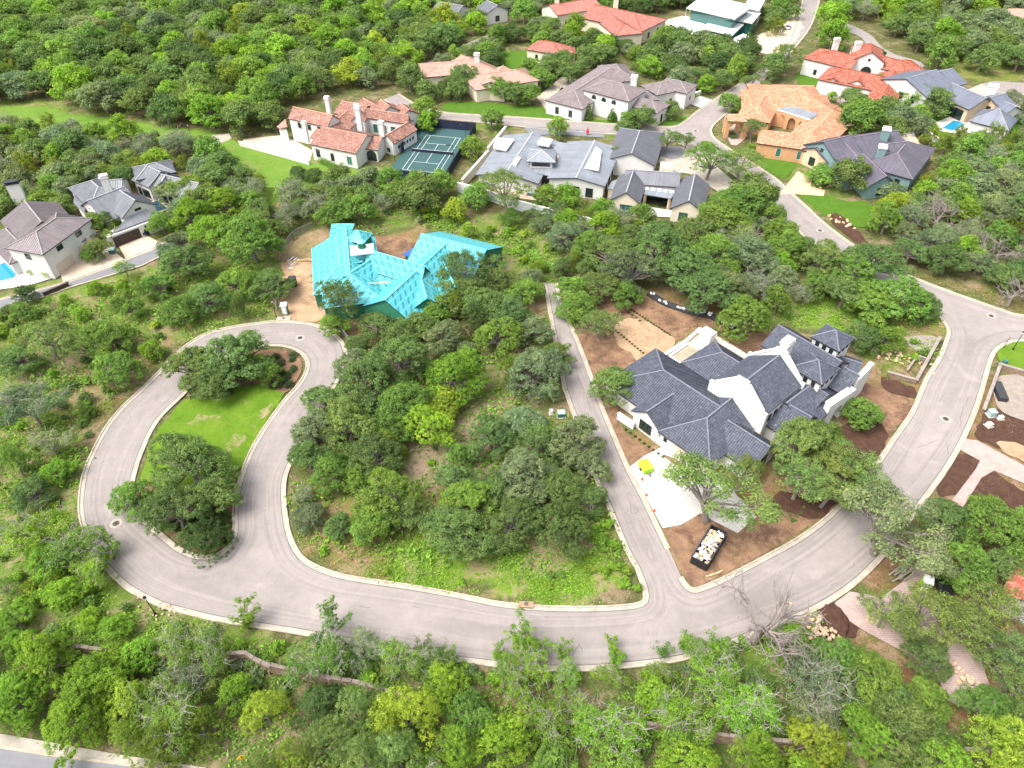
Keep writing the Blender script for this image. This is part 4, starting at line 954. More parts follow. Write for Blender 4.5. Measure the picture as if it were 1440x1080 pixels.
H.wing((766, 57), (778, 59), 6.6, (755, 67), 4.2, 'hh', hw=5.4, wins=[('R', 2, .8, 1.2, 2.0, (.1, .9), 'window', True), ('B', 1, .8, 1.2, 2.2), ('A', 1, .8, 1.2, 2)])
H.wing((783, 66), (797, 66), 4.6, None, 3.4, 'oh', hw=3.4)

# ================================================================ white flat roofed modern house, top
H = House('flat_roofed_house', 'white modern house with stacked flat roofs and a band of green glass', (1000, 45), M_white, 'white')
H.slab([(966, 10.4), (1033.7, 26), (1060, 8), (990, -8)], 9.5, .5, wallh=1, wall=M_gglass, inset=1.6)
H.slab([(938, 30), (975, 49), (1000, 38), (965, 22)], 4.6, .45, wallh=1, wall=M_gglass, inset=1.2)
H.slab([(985, 39), (1030, 49), (1046, 34), (1006, 26)], 5.2, .45, wallh=1, wall=M_gglass, inset=1.2)
H.slab([(1035, 28), (1058, 32), (1070, 18), (1050, 12)], 6.2, .45, wallh=1, wall=M_gglass, inset=1.2)
H.slab([(1046, 10), (1068, 14), (1078, -4), (1056, -8)], 7.6, .45, wallh=1, wall=M_white, inset=1.0)
H.slab([(1024, 57), (1044, 61), (1060, 53), (1045, 47)], 3.4, .35, wallh=1)
gm = MB()
for k in range(14):
    q = P(966 + k * 5, 14 + k * 1.2, 8.2); gm.box((q.x, q.y + 1.2, 6.6), (.12, .12, 4.6))
gm.build('mullion', M_wframe, H.root)

# ================================================================ peach courtyard villa
H = House('peach_villa', 'peach stucco courtyard villa with mottled peach tiles and an arched loggia', (1095, 190), M_peach, 'peach', over=.3)
H.wing((1080, 129), (1135, 133), 7.4, (1100, 146), 4.6, 'hh', hw=8.0)
H.wing((1086, 122), (1124, 123), 6.6, None, 4.8, 'hh', hw=7.0)
H.wing((1074, 136), (1066, 150), 6.8, None, 4.4, 'hh', hw=5.2)
H.wing((1150, 142), (1172, 156), 6.4, None, 4.4, 'oh', hw=7.2)
H.wing((1172, 156), (1140, 188), 6.6, None, 4.0, 'hh', hw=6.4, wins=[('L', 4, 1, .9, 1.8), ('R', 4, 1, .9, 1.8)])
H.wing((1093, 185), (1130, 190), 6.4, (1100, 200), 4.2, 'hh', hw=5.0, wins=[('R', 2, 1.0, 1.4, 2.6, (.2, .9), 'window', False, (M_wframe, M_gglass))])
H.slab([(1108, 147), (1152, 160), (1141, 167), (1096, 153)], 5.4, .3, mat=T_light)
ar = H.block('loggia_back', (1124, 160), 5.0, (20, .4, 0), math.radians(-24), M_peach)
for i in range(3):
    t0 = (1095 + 15 * i, 154.0 + 4.8 * i); t1 = (1110 + 15 * i, 158.8 + 4.8 * i); thick_wall(H, t0, t1, 5.0, .6, name='loggia_arch', arch=(.5, 2.5, 4.0))
rf = H.slab([(1021.5, 161.4), (1046, 162), (1051, 171.5), (1023, 170)], 5.6, .4, wallh=None)
for a_ in ((1024.5, 170.5), (1049, 171.5), (1023, 163.5), (1045, 164)): H.block('porch_pier', a_, 5.15, (1.2, 1.2, 0), 0, M_peach)
po = MB()
for a_, b_ in (((1024, 171), (1050, 172)), ((1022, 163), (1046, 163))):
    po.bar(P(*a_, 4.7), P(*b_, 4.7), .7, 1.0)
po.build('porch_beam', M_peach, H.root)


# ================================================================ plum metal roofs and teal chimneys
H = House('plum_roofed_house', 'stone and teal house with plum metal roofs and two teal chimneys', (1190, 250), M_teal, 'purple')
w1 = H.wing((1158, 199.6), (1198, 189.6), 8.6, (1183, 224), 4.4, 'gg', wins=[('A', 1, 5.6, 1.0, 1.0)], hw=8.0)
H.wing((1146, 208), (1160, 203), 6.2, None, 3.8, 'gg', wall=M_stone, hw=5.6, wins=[('A', 1, .8, 2.0, 2.4)])
H.wing((1200.7, 192.6), (1263, 183.5), 8.2, (1223.6, 217), 4.2, 'gg', hw=8.4)
H.wing((1276, 199), (1262, 216), 7.0, (1291.7, 219.7), 4.2, 'hh', hw=7.0, wins=[('B', 3, .8, 1.4, 2.2)])
H.wing((1246, 203), (1278, 199), 7.4, None, 4.4, 'og', hw=6.5)
H.slab([(1175, 223), (1200, 210), (1212, 217), (1187, 229.5)], 7, .25, wallh=1, zs=[6.6, 7.6, 7.0, 6.0])
H.wing((1188, 201), (1206, 222), 7.4, None, 4.4, 'oh', hw=4.5)
H.wing((1213, 216), (1247, 248), 6.6, None, 3.8, 'og', hw=4.4, wins=[('B', 1, .8, 1.8, 2.2), ('L', 3, .6, 1.6, 2.2)])
H.chimney((1241, 199), 6.5, 10, 2.0, 1.6, -.3, mat=M_teal, capm=T_cap); H.chimney((1235, 225), 4.5, 8.2, 2.0, 1.6, -.3, mat=M_teal, capm=T_cap)
H.block('patio_pier', (1243, 236), 3, (1.0, 1.0, 0), 0, M_stone); H.block('patio_pier', (1256, 243), 3, (1.0, 1.0, 0), 0, M_stone)
H.block('porch_room', (1250, 232), 3.0, (8, 4, 0), -.5, M_stone)

# ================================================================ white house with orange clay roofs
H = House('orange_roofed_house', 'white stucco house with bright orange clay roofs and sculpted white chimneys', (1210, 120), M_white, 'red', over=.3)
H.wing((1170, 70.6), (1210, 80), 8.2, (1163, 88), 5.6, 'hg', hw=7, wins=[('R', 2, 1, 1.2, 1.8), ('A', 2, 1, 1.2, 1.8)])
H.wing((1224, 61), (1226.4, 73), 10.6, (1238, 80), 7.4, 'hg', hw=5.4, wins=[('B', 1, 1.4, 3.6, 4.0, (.2, .8), 'window', True), ('B', 1, 7.4, .8, .8)])
H.wing((1237.5, 77.5), (1268, 85.8), 7.8, (1255, 92), 5.4, 'gh', hw=5.2, wins=[('R', 4, .8, 1.8, 2.8)])
H.wing((1276, 84), (1287, 92), 7.0, None, 4.8, 'hh', hw=5.2)
H.wing((1190, 97), (1236, 106), 7.2, (1226, 126), 4.4, 'hh', hw=7, wins=[('R', 1, .1, 2.8, 2.6, (.5, .8), 'garage_door', False, (M_frame, M_brown))])
H.wing((1212, 104), (1206.5, 113), 6.4, None, 4.6, 'og', hw=3.2, wins=[('B', 1, .1, 3.0, 2.8, (.1, .9), 'garage_door', False, (M_frame, M_brown))])
H.wing((1180, 101), (1172, 110), 5.6, None, 4.0, 'og', hw=4, wins=[('B', 2, 1, 1.0, 1.4)])
H.wing((1258, 100), (1244, 130), 6.0, None, 4.0, 'hh', hw=4.6, wins=[('L', 2, .1, 2.6, 2.6, (.1, .9), 'garage_door', False, (M_frame, M_brown))])
H.chimney((1173.6, 69), 7, 10.2, 1.9, 1.2); H.chimney((1202.8, 76), 7, 10.6, 2.1, 1.4)

# ================================================================ slate blue roofs with the swimming pool
H = House('blue_roofed_house', 'white house with slate blue metal roofs around a swimming pool', (1340, 150), M_white, 'blue')
H.wing((1274, 110.6), (1317.5, 98.2), 9.6, (1330, 122), 6.4, 'gg', hw=9.5, wins=[('A', 3, 3.2, 1.6, 2.0), ('A', 2, .3, 2.4, 2.4), ('B', 3, 4, 1.4, 2.2), ('R', 3, 3, 1.6, 2.2), ('L', 4, 3, 1.6, 2.2)])
H.wing((1322, 101), (1340, 96), 7.8, None, 5.0, 'gg', hw=7)
H.wing((1338, 116.5), (1388, 138), 7.4, (1360, 147), 4.6, 'gg', hw=6.0, wins=[('R', 4, .3, 3.0, 3.2)], wall=M_stone)
H.wing((1392, 137), (1414, 131), 7.2, None, 4.8, 'gg', hw=5.6, wins=[('A', 2, .5, 3.0, 2.6), ('A', 1, 3.6, 3, 1)], wall=M_stone)
H.hip((1405, 153), 7.2, (1418, 184), 3.6, wins=[('A', 2, .5, 1.6, 2)])
H.wing((1413, 143), (1430, 150), 6.6, None, 4.4, 'gg', hw=5.0, wins=[('B', 1, .8, 1.6, 2.0)])
H.chimney((1390, 137), 5, 8.6, 2.8, 1.2, -.4)
patch('terrace', [(1316, 172), (1352, 158), (1372, 166), (1368, 178), (1342, 188), (1320, 184)], M_drive, .06, 0, 1, False)

# ================================================================ left-hand row
H = House('mauve_roofed_house', 'two storey white house with mauve metal roofs at the left edge', (50, 340), M_white, 'mauve')
H.wing((34, 282), (58, 312), 8.0, (78, 296), 5.0, 'gg', hw=6.8, wins=[('L', 3, 1, 1.4, 1.8), ('A', 2, 1, 1.4, 1.6)])
H.wing((50.5, 326), (78, 307), 9.0, (100, 320), 6.9, 'hh', hw=5.2, wins=[('R', 2, 5.0, 1.8, 1.2, (.1, .9)), ('R', 2, .1, 5.2, 2.6, (.02, .98), 'garage_door', False, (M_wframe, M_beigedoor)), ('A', 1, 4.6, 1.4, 1.4)])
H.slab([(79, 333), (111, 318), (122, 337), (87, 351)], 4, .25, zs=[5.2, 5.2, 3.5, 3.5], wallh=1)
H.wing((8, 322), (26, 340), 5.4, None, 3.4, 'hh', hw=4.6)
H.chimney((25, 274), 6, 9.2, 3.0, 1.4, .4, capm=M_fasc)
H = House('grey_roofed_house', 'white house with mid grey metal roofs and brown double garage doors', (150, 310), M_white, 'grey')
H.wing((128, 254), (138, 263), 7.4, (100, 262), 5.2, 'hh', hw=5.0)
H.wing((122, 283), (176, 262), 8.0, (165, 295), 4.4, 'gg', hw=6.6)
H.wing((150, 254), (172, 252), 7.0, None, 4.8, 'gg', hw=5)
H.wing((168, 268), (190, 282), 8.2, None, 5.2, 'og', hw=4.6, wins=[('B', 1, 5.4, 1.6, .6)])
gp = H.slab([(180, 305), (206, 294), (216, 306), (157, 328)], 4, .25, zs=[5.0, 5.0, 3.6, 3.6])
H.block('garage_block', (187, 316), 3.2, (14.0, 3.0, 0), ground_px_angle((160, 344), (218, 322)), M_white)
A_, B_ = P(160, 343), P(218, 320); dd = (B_ - A_).normalized(); nn = Vector((dd.y, -dd.x, 0)); base_ = P(187, 316, 3.2); base_.z = 0
for t_, w_ in ((-2.8, 6.6), (4.2, 4.6)):
    H.window(base_ + dd * t_ + nn * 1.5, dd, nn, .1, w_, 2.6, 'garage_door', False, (M_frame, M_brown))
H.chimney((155, 272), 6, 10.5, 1.8, 1.4, .4)
H.slab([(105, 270), (122, 284), (118, 300), (103, 285)], 4.4, .2, wallh=1)
H = House('grey_hipped_house', 'grey metal roofed house mostly hidden by oaks behind the small dark pool', (235, 262), M_white, 'grey')
H.wing((208, 231), (218, 229), 7.2, (230, 230), 5.4, 'hh', hw=4.2)
H.wing((202, 232), (226, 242), 6.8, (208, 252), 4.4, 'gg', hw=4.8, wins=[('R', 3, .6, 1.6, 2.2)])
H.wing((226, 245), (280, 258), 6.4, (250, 265), 4.2, 'gg', hw=4.2, wins=[('R', 4, .6, 1.6, 2.2)])
H.wing((234, 245), (227, 256), 6.4, None, 4.4, 'gg', hw=2.6)
# ================================================================ top centre and right edge
H = House('back_house', 'white house with grey roofs at the very top, cut by the frame', (650, 10), M_white, 'grey')
H.wing((616, 2), (652, 8), 6.6, None, 4.4, 'gg', hw=6, wins=[('R', 4, .8, 1.6, 2)])
H.wing((684, 0), (700, 8), 7.0, (712, 14), 4.6, 'gg', hw=5.5, wins=[('B', 1, .8, 2, 2.2), ('L', 3, .8, 1.4, 2.2)])
H = House('edge_house', 'white outbuilding with an orange clay roof, cut by the frame edge', (1455, 830), M_white, 'red')
H.wing((1482, 800), (1458, 850), 5.2, (1445, 830), 3.4, 'gg', hw=4.0, wins=[('L', 2, .8, 1.2, 1.6)])
H = House('hilltop_house', 'tan roofed house deep in the woods near the upper right corner', (1435, 20), M_cream, 'dusty')
H.wing((1430, 12), (1465, 16), 7, None, 4.6, 'hh', hw=6)
# ================================================================ trees
def leaf_mat(name, transl=.48, var=1.0):
    m, nt, b = nodes(name); out = nt.nodes['Material Output']
    oi = N(nt, 'ShaderNodeObjectInfo'); at = N(nt, 'ShaderNodeAttribute'); at.attribute_name = 'tone'
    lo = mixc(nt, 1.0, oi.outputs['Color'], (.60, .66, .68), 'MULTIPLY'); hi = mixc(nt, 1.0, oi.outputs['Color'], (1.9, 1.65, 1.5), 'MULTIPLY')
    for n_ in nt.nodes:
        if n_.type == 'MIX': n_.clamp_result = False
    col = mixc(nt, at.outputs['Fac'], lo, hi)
    nt.links.new(col, b.inputs['Base Color']); b.inputs['Roughness'].default_value = .65; b.inputs['Specular IOR Level'].default_value = .25
    tr = N(nt, 'ShaderNodeBsdfTranslucent'); nt.links.new(mixc(nt, 1.0, col, (1.15, 1.2, .5), 'MULTIPLY'), tr.inputs[0])
    ms = N(nt, 'ShaderNodeMixShader'); ms.inputs[0].default_value = transl
    nt.links.new(b.outputs[0], ms.inputs[1]); nt.links.new(tr.outputs[0], ms.inputs[2]); nt.links.new(ms.outputs[0], out.inputs[0])
    return m
M_leaf = leaf_mat('foliage')
M_bark = plain('grey_bark', (.20, .175, .155), .95, .25, 1.5, .5, 8)
M_pale = plain('lichen_bark', (.33, .31, .28), .95, .15, 2)
M_dead = plain('dead_wood', (.22, .19, .17), .95, .2, 2)

def cards_mesh(name, cen, nrm, size, tone, mats, aspect=.62, rs=None):
    """quads scattered as leaf sprays; cen Nx3, nrm Nx3, size N"""
    n = len(cen); rs = rs or nrg
    a = rs.normal(size=(n, 3)); t = np.cross(nrm, a); t /= np.linalg.norm(t, axis=1, keepdims=True) + 1e-9
    b = np.cross(nrm, t); s = size[:, None]
    k = rs.uniform(-.25, .25, (n, 1))
    V = np.stack([cen - t * s * .5, cen + b * s * aspect * .5 + t * s * k, cen + t * s * .5 + nrm * s * .18, cen - b * s * aspect * .5 - t * s * k], 1).reshape(-1, 3)
    me = bpy.data.meshes.new(name); me.vertices.add(4 * n); me.vertices.foreach_set('co', V.ravel().astype(np.float32))
    me.loops.add(4 * n); me.loops.foreach_set('vertex_index', np.arange(4 * n, dtype=np.int32))
    me.polygons.add(n); me.polygons.foreach_set('loop_start', (np.arange(n) * 4).astype(np.int32))
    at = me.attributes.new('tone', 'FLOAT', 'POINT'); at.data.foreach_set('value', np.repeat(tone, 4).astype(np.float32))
    for m_ in (mats if isinstance(mats, list) else [mats]): me.materials.append(m_)
    me.update(); return me

def unit(v): return v / (np.linalg.norm(v, axis=-1, keepdims=True) + 1e-9)
def crown_pts(rs, lobes, per, spread, clump, size, low=-.25):
    """lobes: list of (centre, rx, rz). clumps on each lobe's skin, leaves in each clump"""
    C = []; NN = []; T = []
    tot = sum(r * r for _, r, _ in lobes)
    for c, rx, rz in lobes:
        n = max(3, int(per * rx * rx / tot)); d = unit(rs.normal(size=(n * 2, 3))); d = d[d[:, 2] > low][:n]
        r = rs.uniform(.72, 1.06, (len(d), 1)) ** .8
        p = np.array(c) + d * r * np.array([rx, rx, rz]); lt = rs.uniform(-.2, .2)
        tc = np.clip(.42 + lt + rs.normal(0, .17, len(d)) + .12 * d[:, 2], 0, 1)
        for q, dn, tt in zip(p, d, tc):
            m = clump; cr = size * spread * rs.uniform(.7, 1.25)
            o = unit(rs.normal(size=(m, 3))) * (rs.random((m, 1)) ** .45) * cr; o[:, 2] *= .6
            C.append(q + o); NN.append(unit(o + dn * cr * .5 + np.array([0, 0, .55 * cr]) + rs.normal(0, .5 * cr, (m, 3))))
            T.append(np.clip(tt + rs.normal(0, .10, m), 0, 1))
    return np.concatenate(C), np.concatenate(NN), np.concatenate(T)
def limbs(rs, lobes, th, r0, extra=0, mb=None, mi=0, lean=(0, 0), twig=None):
    """trunk then one crooked limb to each lobe, with twigs"""
    mb = mb or MB(); top = Vector((lean[0], lean[1], th))
    mid = Vector((lean[0] * .3 + rs.uniform(-.1, .1), lean[1] * .3, th * .5))
    mb.tube([(0, 0, -.3), (0, 0, .15), mid, top], [r0 * 1.5, r0 * 1.1, r0 * .9, r0 * .8], 7, mi)
    for c, rx, rz in lobes:
        e = Vector(c); m1 = top.lerp(e, .4) + Vector((rs.uniform(-.1, .1), rs.uniform(-.1, .1), rs.uniform(-.05, .1))) * e.length * .5
        m2 = top.lerp(e, .75) + Vector((rs.uniform(-.1, .1), rs.uniform(-.1, .1), 0)) * e.length * .3
        mb.tube([top, m1, m2, e + Vector((0, 0, rz * .5))], [r0 * .55, r0 * .42, r0 * .28, r0 * .1], 5, mi, False)
        for k in range(extra):
            d = unit(rs.normal(size=3)); d[2] = abs(d[2]) * .7
            s_ = m1.lerp(e, rs.uniform(.1, 1)); q1 = s_ + Vector(d) * rx * .5 + Vector(rs.normal(0, .12, 3)) * rx; q2 = s_ + Vector(d * np.array([rx, rx, rz])) * 1.05
            mb.tube([s_, q1, q2], [r0 * .2, r0 * .13, r0 * .04], 4, mi, False)
    return mb
def dome(rs, n, R, H, base=.45, rl=.42, rzf=.75, flat=1.0, drop=0.0):
    L = []; ang0 = rs.uniform(0, 6.28); ax = rs.uniform(.80, 1.22); th_ = rs.uniform(0, 3.14); lop = rs.uniform(0, .16) * R
    for i in range(n):
        a = ang0 + i * 2.39996; q = math.sqrt((i + .5) / n) * (1 - rl) * 1.04
        x, y = R * q * math.cos(a), R * q * math.sin(a); z = H * (base + (1 - base) * (.55 - .42 * (q / .62) ** 2 * flat) + rs.uniform(-.05, .05))
        x += rs.normal(0, .075) * R; y += rs.normal(0, .075) * R
        xr, yr = x * math.cos(th_) + y * math.sin(th_), -x * math.sin(th_) + y * math.cos(th_); x, y = xr * ax + lop, yr / ax; z += rs.uniform(-.06, .06) * H
        if i > 3 and rs.random() < drop: continue
        k_ = rs.choice((.62, .85, 1.0, 1.3)); L.append(((x, y, z), R * rl * k_ * rs.uniform(.85, 1.15), R * rl * rzf * (k_ * .5 + .5) * rs.uniform(.75, 1.1)))
    return L
PROTO = {}
def proto(kind, variants, fn):
    PROTO[kind] = []
    for v in range(variants):
        rs = np.random.default_rng(hash_(kind) + v * 17); PROTO[kind].append(fn(rs, v))
def hash_(s): return sum(ord(c) * (i + 3) for i, c in enumerate(s))
# each proto is a unit tree of crown radius 5 m: {part name: mesh}
def skirt(rs, R, H, n, z0=.2, z1=.45, r=.24):
    return [((R * .72 * math.cos(a), R * .72 * math.sin(a), H * rs.uniform(z0, z1)), R * r * rs.uniform(.8, 1.2), R * r * rs.uniform(.8, 1.2)) for a in rs.uniform(0, 6.28, n)]
def mk_oak(rs, v, n=22, per=800, cl=22, size=.235, drop=.14, extra=4, rl=.26, H=8.6):
    L = dome(rs, n, 5, H, .40, rl, .85, 1.0, drop) + skirt(rs, 5, H, 5 + 2 * (v % 3)); C_, N_, T_ = crown_pts(rs, L, per, 1.9, cl, size)
    return dict(crown=cards_mesh('oak_crown', C_, N_, rs.uniform(.7, 1.3, len(C_)) * size, T_, M_leaf, rs=rs), trunk=limbs(rs, L, H * .28, .34, extra, lean=(rs.uniform(-.5, .5), rs.uniform(-.5, .5))).mesh('oak_trunk', M_bark))
def mk_elm(rs, v, per=980, size=.225, cl=22):
    L = dome(rs, 17, 5, 10.0, .34, .30, .95, 1.15) + skirt(rs, 5, 10, 8, .15, .4); C_, N_, T_ = crown_pts(rs, L, per, 1.7, cl, size, -.5)
    T_ = np.clip(T_ + .08, 0, 1)
    return dict(crown=cards_mesh('elm_crown', C_, N_, rs.uniform(.7, 1.3, len(C_)) * size, T_, M_leaf, rs=rs), trunk=limbs(rs, L, 3.0, .28, 1).mesh('elm_trunk', M_bark))
def mk_juniper(rs, v, per=680, size=.25, cl=22):
    L = []
    for i in range(16):
        t = rs.random(); z = 1.4 + 8.2 * t; r = (1 - t) ** .7 * 3.4; a = rs.uniform(0, 6.28)
        L.append(((r * math.cos(a), r * math.sin(a), z), 1.5 + (1 - t) * .9, 1.6 + (1 - t) * .5))
    C_, N_, T_ = crown_pts(rs, L, per, 1.5, cl, size, -.6); N_ = unit(N_ + np.array([0, 0, .1]))
    C_[:, 2] += np.abs(rs.normal(0, .25, len(C_)))
    return dict(crown=cards_mesh('juniper_crown', C_, N_, rs.uniform(.6, 1.3, len(C_)) * size, T_, M_leaf, .45, rs=rs), trunk=limbs(rs, L[:5], 2.0, .25, 1).mesh('juniper_trunk', M_bark))
def mk_open(rs, v, pale=False, n=11, per=190):
    L = dome(rs, n, 5, 8.2, .5, .30, .6, .9); C_, N_, T_ = crown_pts(rs, L, per * 1.5, 2.3, 22, .25, -.1)
    tr = limbs(rs, L, 2.6, .3, 7, lean=(rs.uniform(-.8, .8), rs.uniform(-.8, .8)))
    return dict(crown=cards_mesh('open_crown', C_, N_, rs.uniform(.6, 1.25, len(C_)) * .25, T_, M_leaf, rs=rs), trunk=tr.mesh('open_trunk', M_pale if pale else M_bark))
def twist(rs, mb, p, d, L, r, depth, mi=0):
    pts = [p]; rad = [r]; q = Vector(p); dd = Vector(d)
    for k in range(3):
        dd = (dd + Vector(rs.normal(0, .28, 3))).normalized(); q = q + dd * L / 3; pts.append(tuple(q)); rad.append(r * (1 - .2 * (k + 1)))
        if depth > 0 and k >= 0:
            for _ in range(2 if depth > 1 else 1 + (rs.random() < .5)):
                nd = (dd + Vector(rs.normal(0, .75, 3))).normalized(); nd.z = nd.z * .7 + .12
                twist(rs, mb, tuple(q), nd, L * rs.uniform(.5, .75), r * .52, depth - 1, mi)
    mb.tube(pts, rad, 5 if r > .08 else 4, mi, False)
def mk_dead(rs, v, R=5):
    mb = MB(); mb.tube([(0, 0, -.3), (.1, 0, 1.2), (.3, .1, 2.6)], [.62, .45, .36], 8)
    for k in range(5):
        a = k * 1.25 + rs.uniform(-.3, .3); twist(rs, mb, (.3, .1, 2.3), (math.cos(a) * .8, math.sin(a) * .8, rs.uniform(.45, .9)), 4.6, .22, 2 + (k % 3 == 0))
    return dict(trunk=mb.mesh('dead_trunk', M_dead))
def mk_lichen(rs, v):
    """thin green-grey oak, twigs pale with lichen"""
    L = dome(rs, 12, 5, 8.0, .4, .30, .8, .8); C_, N_, T_ = crown_pts(rs, L, 430, 2.3, 20, .22, -.2)
    mb = limbs(rs, L, 2.3, .24, 2, mi=0)
    for c, rx, rz in L:
        for k in range(4): twist(rs, mb, c, unit(rs.normal(size=3)) * np.array([1, 1, .5]) + np.array([0, 0, .55]), rx * 1.5, .045, 1, 1)
    return dict(crown=cards_mesh('lichen_crown', C_, N_, rs.uniform(.6, 1.3, len(C_)) * .235, T_, M_leaf, rs=rs), trunk=mb.mesh('lichen_trunk', [M_bark, M_pale]))
def mk_sapling(rs, v):
    """tall thin young oak: a few rising stems set with tufts of leaves"""
    mb = MB(); L = []
    for k in range(4 + v % 2):
        a = k * 1.6 + rs.uniform(-.4, .4); p = Vector((0, 0, .2)); d = Vector((math.cos(a) * .35, math.sin(a) * .35, 1)).normalized(); pts = [p]; h = rs.uniform(5.5, 10.5)
        for j in range(6):
            d = (d + Vector(rs.normal(0, .13, 3))).normalized(); d.z = max(d.z, .6); p = p + d * h / 6; pts.append(p)
            if j > 0:
                for _ in range(3): L.append((tuple(p + Vector(rs.normal(0, .55, 3))), rs.uniform(.35, .75), rs.uniform(.35, .7)))
        mb.tube(pts, [.16, .14, .12, .1, .07, .05, .02], 5, 0, False)
    C_, N_, T_ = crown_pts(rs, L, 420, 1.7, 18, .22, -.5)
    return dict(crown=cards_mesh('sapling_crown', C_, N_, rs.uniform(.7, 1.3, len(C_)) * .22, T_, M_leaf, rs=rs), trunk=mb.mesh('sapling_trunk', M_bark))
def mk_cone(rs, v):
    L = [((rs.uniform(-.3, .3) * (1 - i / 9), rs.uniform(-.3, .3) * (1 - i / 9), 2.0 + i * 1.15), 3.3 * (1 - i / 9.5) + .5, 1.5) for i in range(9)]
    L += [((math.cos(a) * 2.4, math.sin(a) * 2.4, rs.uniform(2, 4.5)), 1.8, 1.5) for a in rs.uniform(0, 6.28, 6)]
    C_, N_, T_ = crown_pts(rs, L, 420, 1.7, 18, .36, -.6)
    return dict(crown=cards_mesh('cone_crown', C_, N_, rs.uniform(.7, 1.3, len(C_)) * .42, T_, M_leaf, rs=rs), trunk=limbs(rs, L[:3], 1.8, .2, 0).mesh('cone_trunk', M_bark))
def mk_shrub(rs, v, size=.2, n=5, per=80):
    L = [((rs.uniform(-.5, .5), rs.uniform(-.5, .5), rs.uniform(.25, .75)), rs.uniform(.4, .62), rs.uniform(.35, .6)) for _ in range(n)]
    C_, N_, T_ = crown_pts(rs, L, per, 1.2, 14, size, -.1); return dict(crown=cards_mesh('shrub_leaves', C_, N_, rs.uniform(.6, 1.3, len(C_)) * size, T_, M_leaf, rs=rs))
def mk_tuft(rs, v):
    n = 260; a = rs.uniform(0, 6.28, n); el = rs.uniform(.2, 1.2, n); L_ = rs.uniform(.5, 1.0, n)
    d = np.stack([np.cos(a) * np.cos(el), np.sin(a) * np.cos(el), np.sin(el)], 1); c = d * L_[:, None] * .6
    nn = unit(np.cross(d, rs.normal(size=(n, 3))))
    me = cards_mesh('tuft_leaves', c, nn, L_ * .9, np.clip(rs.normal(.5, .2, n), 0, 1), M_leaf, .14, rs=rs); return dict(crown=me)
proto('oak', 7, mk_oak); proto('elm', 4, mk_elm); proto('juniper', 3, mk_juniper)
proto('open', 3, mk_open); proto('lichen', 3, mk_lichen); proto('dead', 2, mk_dead); proto('cone', 2, mk_cone); proto('sapling', 4, mk_sapling); proto('shrub', 4, mk_shrub); proto('tuft', 2, mk_tuft)
proto('faroak', 4, lambda rs, v: mk_oak(rs, v, 18, 320, 15, .46, .1, 0, .30)); proto('farelm', 3, lambda rs, v: mk_elm(rs, v, 300, .5, 14)); proto('farjuniper', 2, lambda rs, v: mk_juniper(rs, v, 190, .55, 14))

SAGE = (.168, .240, .128); OAK = (.132, .218, .070); MID = (.145, .262, .055); DARK = (.082, .145, .044); CEDAR = (.150, .222, .030); OLIVE = (.165, .250, .075)
BRIGHT = (.175, .320, .040); LIME = (.230, .340, .045)
TONEWORD = {SAGE: 'grey-green', OAK: 'dull green', MID: 'mid green', BRIGHT: 'bright green', LIME: 'lime green', DARK: 'dark green', CEDAR: 'yellowish green', OLIVE: 'olive green'}
KINDS = {'oak': ('live_oak', 'live oak'), 'elm': ('cedar_elm', 'cedar elm'), 'juniper': ('ash_juniper', 'juniper'), 'open': ('live_oak', 'open-crowned oak'), 'lichen': ('lichened_oak', 'lichen-covered oak'),
         'dead': ('dead_tree', 'bare dead tree'), 'cone': ('magnolia_tree', 'conical tree'), 'sapling': ('young_oak', 'slender young oak')}
TREES = []      # (x, y, R)
TREE_OBJS = []
def height_of(kind, R): return {'oak': 1.0, 'open': 1.0, 'lichen': .95, 'elm': 1.15, 'juniper': 1.1, 'dead': 1.0, 'cone': 1.6, 'sapling': 1.25}[kind] * R
def put_tree(kind, x, y, R, tone, label=None, zs=None, far=False):
    pk = ('far' + kind) if far and ('far' + kind) in PROTO else kind
    pr = PROTO[pk][rnd.randrange(len(PROTO[pk]))]; s = R / 5.0
    r = bpy.data.objects.new(KINDS[kind][0], None); COL.objects.link(r); r.location = (x, y, -.05); r.rotation_euler = (0, 0, rnd.uniform(0, 6.28))
    u_ = rnd.uniform(.86, 1.16); r.scale = (s * u_, s / u_, s * (zs or rnd.uniform(.88, 1.12))); r['category'] = 'tree'
    for nm in ('trunk', 'crown'):
        if nm in pr:
            o = bpy.data.objects.new(nm, pr[nm]); COL.objects.link(o); o.parent = r
            j = rnd.uniform(.84, 1.18); h = rnd.uniform(-.10, .10)
            o.color = (tone[0] * j * (1 + h), tone[1] * j, tone[2] * j * (1 - h), 1)
    TREES.append((x, y, R)); TREE_OBJS.append([r, kind, tone, x, y, R, label])
    return r
def tree_px(kind, px, py, wpx, tone, label=None, zs=None):
    """crown seen at px,py with the given width"""
    z = 3.0
    for _ in range(4):
        p = P(px, py, z); depth = math.cos(PITCH) * p.y + math.sin(PITCH) * (CAM_H - z); R = wpx * depth / FPX / 2; z = .95 * height_of(kind, R)
    far = p.y > 165
    put_tree(kind, p.x, p.y, R, tone, label, zs, far)
T = tree_px
